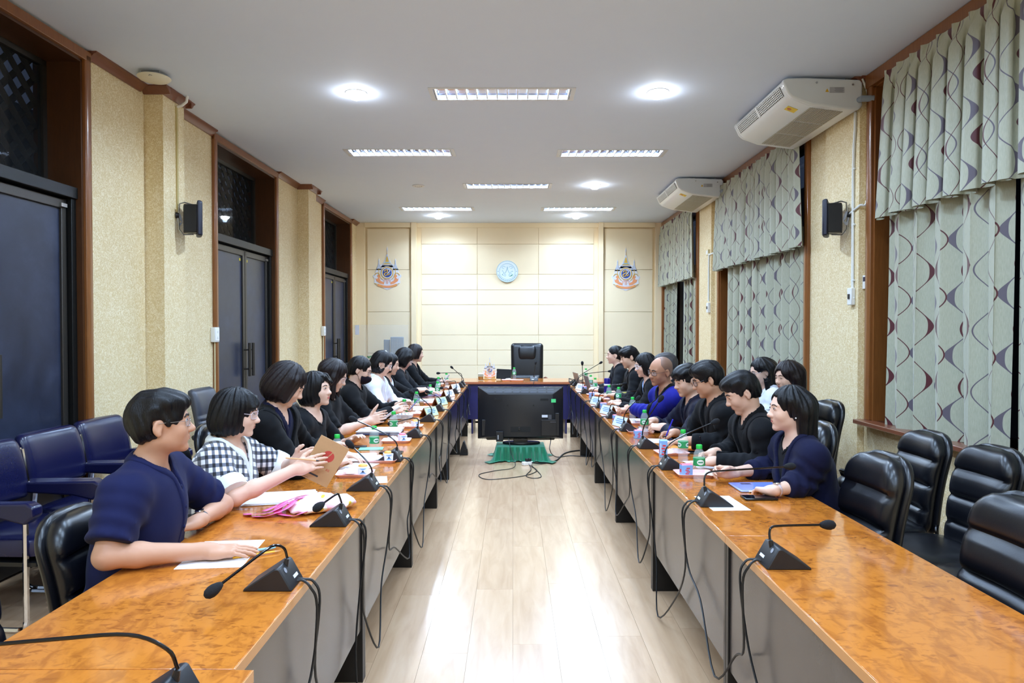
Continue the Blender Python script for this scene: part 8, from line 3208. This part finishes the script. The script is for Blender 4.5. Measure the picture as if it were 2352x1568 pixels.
cipher_emblem((-2.355, YB - 0.036, 2.70), 1.0, 'ornate white, gold and orange crowned emblem on the left of the back wall', 'crowned emblems')
cipher_emblem((2.115, YB - 0.036, 2.68), 1.0, 'ornate white, gold and orange crowned emblem on the right of the back wall', 'crowned emblems')
T = cipher_emblem((-0.36, 10.62, 0.955), 0.42, 'small crowned emblem on a wooden stand on the head table', 'crowned emblems')
T = empty('emblem_stand', (-0.36, 10.62, 0.775), 0, 'little wooden stand under the small emblem on the head table', 'stand')
MB().box2((-0.10, -0.04, 0.0), (0.10, 0.04, 0.014)).build('base', mat('pale_wood', rgb(206, 160, 96), 0.45, 0.1, 30), T, 0.003)
MB().box2((-0.085, -0.002, 0.014), (0.085, 0.006, 0.05)).build('slot', mat('pale_wood', rgb(206, 160, 96), 0.45), T, 0.002)

T = empty('wall_emblem', (-0.105, YB - 0.02, 2.64), 0, 'round pale blue and white seal in the middle of the back wall', 'emblem')
n = 40
circ = lambda r: [(r * cos(2 * pi * k / n), r * sin(2 * pi * k / n)) for k in range(n)]
MB().prism(circ(0.205), -0.03, 0.0, 'y').build('disc', mat('seal_white', rgb(222, 236, 240), 0.45, 0.02, 20), T, 0.004)
m = MB()
ring_tube(m, 0, 0, 0.148, 0.003, -0.031)
ring_tube(m, 0, 0, 0.198, 0.003, -0.031)
m.build('rings', mat('seal_blue', rgb(140, 180, 206), 0.5), T)
m = MB()
for k in range(34):
    a = radians(200 + 140 * k / 33)
    m.box((0.173 * cos(a), -0.031, 0.173 * sin(a)), (0.007, 0.002, 0.018 if k % 3 else 0.011), rot=(0, -(a - pi / 2), 0))
for k in (180, 0):
    a = radians(k)
    m.box((0.173 * cos(a), -0.031, 0.173 * sin(a)), (0.012, 0.002, 0.012))
m.build('ring_print', mat('seal_ink', rgb(86, 130, 160), 0.5), T)
m = MB()
for s in (-1, 1):
    m.tube(catmull([(s * 0.02, -0.031, -0.07), (s * 0.05, -0.031, -0.05), (s * 0.03, -0.031, -0.01), (s * 0.012, -0.031, 0.03), (0, -0.031, 0.09)], 5), 0.004, 4)
    m.tube(catmull([(s * 0.03, -0.031, -0.09), (s * 0.09, -0.031, -0.06), (s * 0.06, -0.031, -0.02), (s * 0.10, -0.031, 0.01)], 5), 0.0035, 4)
    m.tube(catmull([(s * 0.03, -0.031, 0.08), (s * 0.07, -0.031, 0.10), (s * 0.10, -0.031, 0.07), (s * 0.06, -0.031, 0.055)], 5), 0.0035, 4)
m.build('relief', mat('seal_relief', rgb(164, 206, 220), 0.5), T)
m = MB()
for x, z, r in ((0.08, -0.075, 0.016), (0.055, -0.085, 0.012), (0.095, -0.06, 0.01), (-0.09, -0.06, 0.009), (-0.085, 0.02, 0.006), (0.1, -0.0, 0.006)):
    m.sphere((x, -0.031, z), (r, 0.003, r * 0.7), 10, 6)
m.build('leaves', mat('seal_green', rgb(70, 150, 130), 0.5), T)

# ------------------------------------------------------------------ far left corner
T = empty('acrylic_screen', (-2.30, 11.95, 0), 0, 'clear acrylic screen standing in the far left corner with a paper slip', 'screen')
MB().box2((-0.49, -0.003, 0.76), (0.47, 0.003, 1.635)).build('sheet', m_thin('acrylic', (0.85, 0.88, 0.86, 1), 0.14), T)
MB().box2((-0.46, -0.006, 1.46), (-0.39, -0.004, 1.63)).build('paper_slip', M_PAPER, T)
for x in (-0.4, 0.38):
    MB().box2((x - 0.01, -0.12, 0.75), (x + 0.01, 0.12, 0.80)).build('foot', M_WPLAST, T, 0.003)
T = empty('side_table', (-2.30, 11.95, 0), 0, 'small wooden side table under the acrylic screen', 'table')
MB().box2((-0.52, -0.25, 0.72), (0.50, 0.25, 0.75)).build('tabletop', M_BURL, T, 0.003)
for x in (-0.49, 0.47):
    MB().box2((x - 0.015, -0.23, 0), (x + 0.015, 0.23, 0.72)).build('side_panel', M_BLKP, T, 0.002)
T = empty('loudspeaker', (-2.13, 12.45, 0), 0.15, 'grey metal grille loudspeaker tower in the far left corner', 'speaker')
M_GRL = mat('speaker_grey', rgb(118, 130, 142), 0.4, 0.05, 30)
MB().box2((-0.10, -0.10, 0.0), (0.14, 0.10, 1.42)).build('cabinet', M_GRL, T, 0.012)
m = MB()
for k in range(13):
    m.box((-0.09 + 0.0185 * k, -0.103, 0.78), (0.004, 0.006, 1.2))
for k in range(46):
    m.box((0.02, -0.103, 0.20 + 0.0262 * k), (0.225, 0.005, 0.003))
m.build('grille', mat('grille_light', rgb(176, 186, 196), 0.4), T)
MB().box2((-0.22, -0.06, 0.0), (-0.11, 0.09, 1.37)).build('side_box', M_GRL, T, 0.008)

M_LEAFG = mat('leaf_green', rgb(48, 92, 48), 0.5, 0.2, 30)
T = empty('potted_plant', (-2.42, 11.35, 0), 0, 'dark green potted plant behind the masked woman', 'plant')
MB().lathe([(0.0, 0.0), (0.11, 0.0), (0.15, 0.26), (0.14, 0.26), (0.13, 0.22), (0.0, 0.22)], 24).build('pot', mat('clay_pot', rgb(150, 92, 64), 0.7), T)
MB().tube([(0, 0, 0.2), (0.01, 0.0, 0.95)], [0.015, 0.008], 7).build('stem', mat('stem_brown', rgb(84, 62, 40), 0.8), T)
lf = MB()
lf.add([(0, 0, 0), (0.03, 0.018, 0.004), (0.075, 0.014, -0.004), (0.10, 0, -0.012), (0.075, -0.014, -0.004), (0.03, -0.018, 0.004), (0.05, 0, 0.010)], [(0, 1, 6), (1, 2, 6), (2, 3, 6), (3, 4, 6), (4, 5, 6), (5, 0, 6)])
lm = lf.mesh('leaf')
lm.materials.append(M_LEAFG)
r3 = random.Random(8)
for k in range(70):
    o = bpy.data.objects.new('leaf', lm)
    z = r3.uniform(0.50, 1.10)
    o.location = (0.01 + r3.uniform(-0.09, 0.09), r3.uniform(-0.09, 0.09), z)
    o.rotation_euler = (r3.uniform(-0.5, 0.5), r3.uniform(-0.9, 0.5), r3.uniform(0, 6.28))
    link(o, T)

# spare microphone leaning on the floor by the left row
T = empty('microphone', (-0.60, 8.45, 0.0), 0.0, 'spare black microphone base standing on its end on the floor by the left tables', 'microphone')
MB().prism([(-0.055, 0.0), (0.045, 0.0), (0.04, 0.05), (0.0, 0.17), (-0.015, 0.17), (-0.05, 0.06)], -0.05, 0.05, 'y').build('base', M_MIC, T, 0.006)
MB().box((0.015, -0.052, 0.06), (0.05, 0.004, 0.04)).build('socket', M_BPLAST, T, 0.002)

# small marks on clothes: brooch of the woman in navy, white letter on the navy jacket, button and ring
def on_front(d, dy, dz, x0=0.34):
    """point on the chest, found from the front in the wearer's frame"""
    F = d['cloth']
    for xx in np.linspace(x0, -0.05, 160):
        p = d['nb'] + d['side'] * dy + np.array([0, 0, dz]) + d['fwd'] * xx
        if sample(F, [p])[0] < 0.0:
            return p
    return d['nb'] + d['side'] * dy + np.array([0, 0, dz]) + d['fwd'] * 0.1


d = RIGHT[0]['_']
p = on_front(d, 0.05, -0.20)
M = Matrix.Translation(p + d['fwd'] * 0.006)
MB().box((0, 0, 0), (0.004, 0.012, 0.034), M).build('brooch', mat('brooch_silver', rgb(214, 206, 214), 0.3), d['T'], 0.001)
MB().box((0.0025, -0.004, -0.006), (0.002, 0.006, 0.020), M).build('brooch_ribbon', M_RED, d['T'])
d = RIGHT[3]['_']
p = on_front(d, 0.10, -0.17)
q = d['fwd'] + d['side'] * 0.35
rot = Matrix(((-d['side'][0], 0, d['fwd'][0], 0), (-d['side'][1], 0, d['fwd'][1], 0), (0, 1, 0, 0), (0, 0, 0, 1)))
rot = Matrix(((d['side'][0], 0, d['fwd'][0], 0), (d['side'][1], 0, d['fwd'][1], 0), (0, 1, 0, 0), (0, 0, 0, 1)))
text_part(d['T'], 'N', 0.035, M_WPLAST, Matrix.Translation(p + d['fwd'] * 0.012) @ rot, 'jacket_letter')
d = RIGHT[1]['_']
p = on_front(d, 0.0, -0.155)
MB().sphere(p + d['fwd'] * 0.004, 0.006, 10, 6).build('button', M_WPLAST, d['T'])
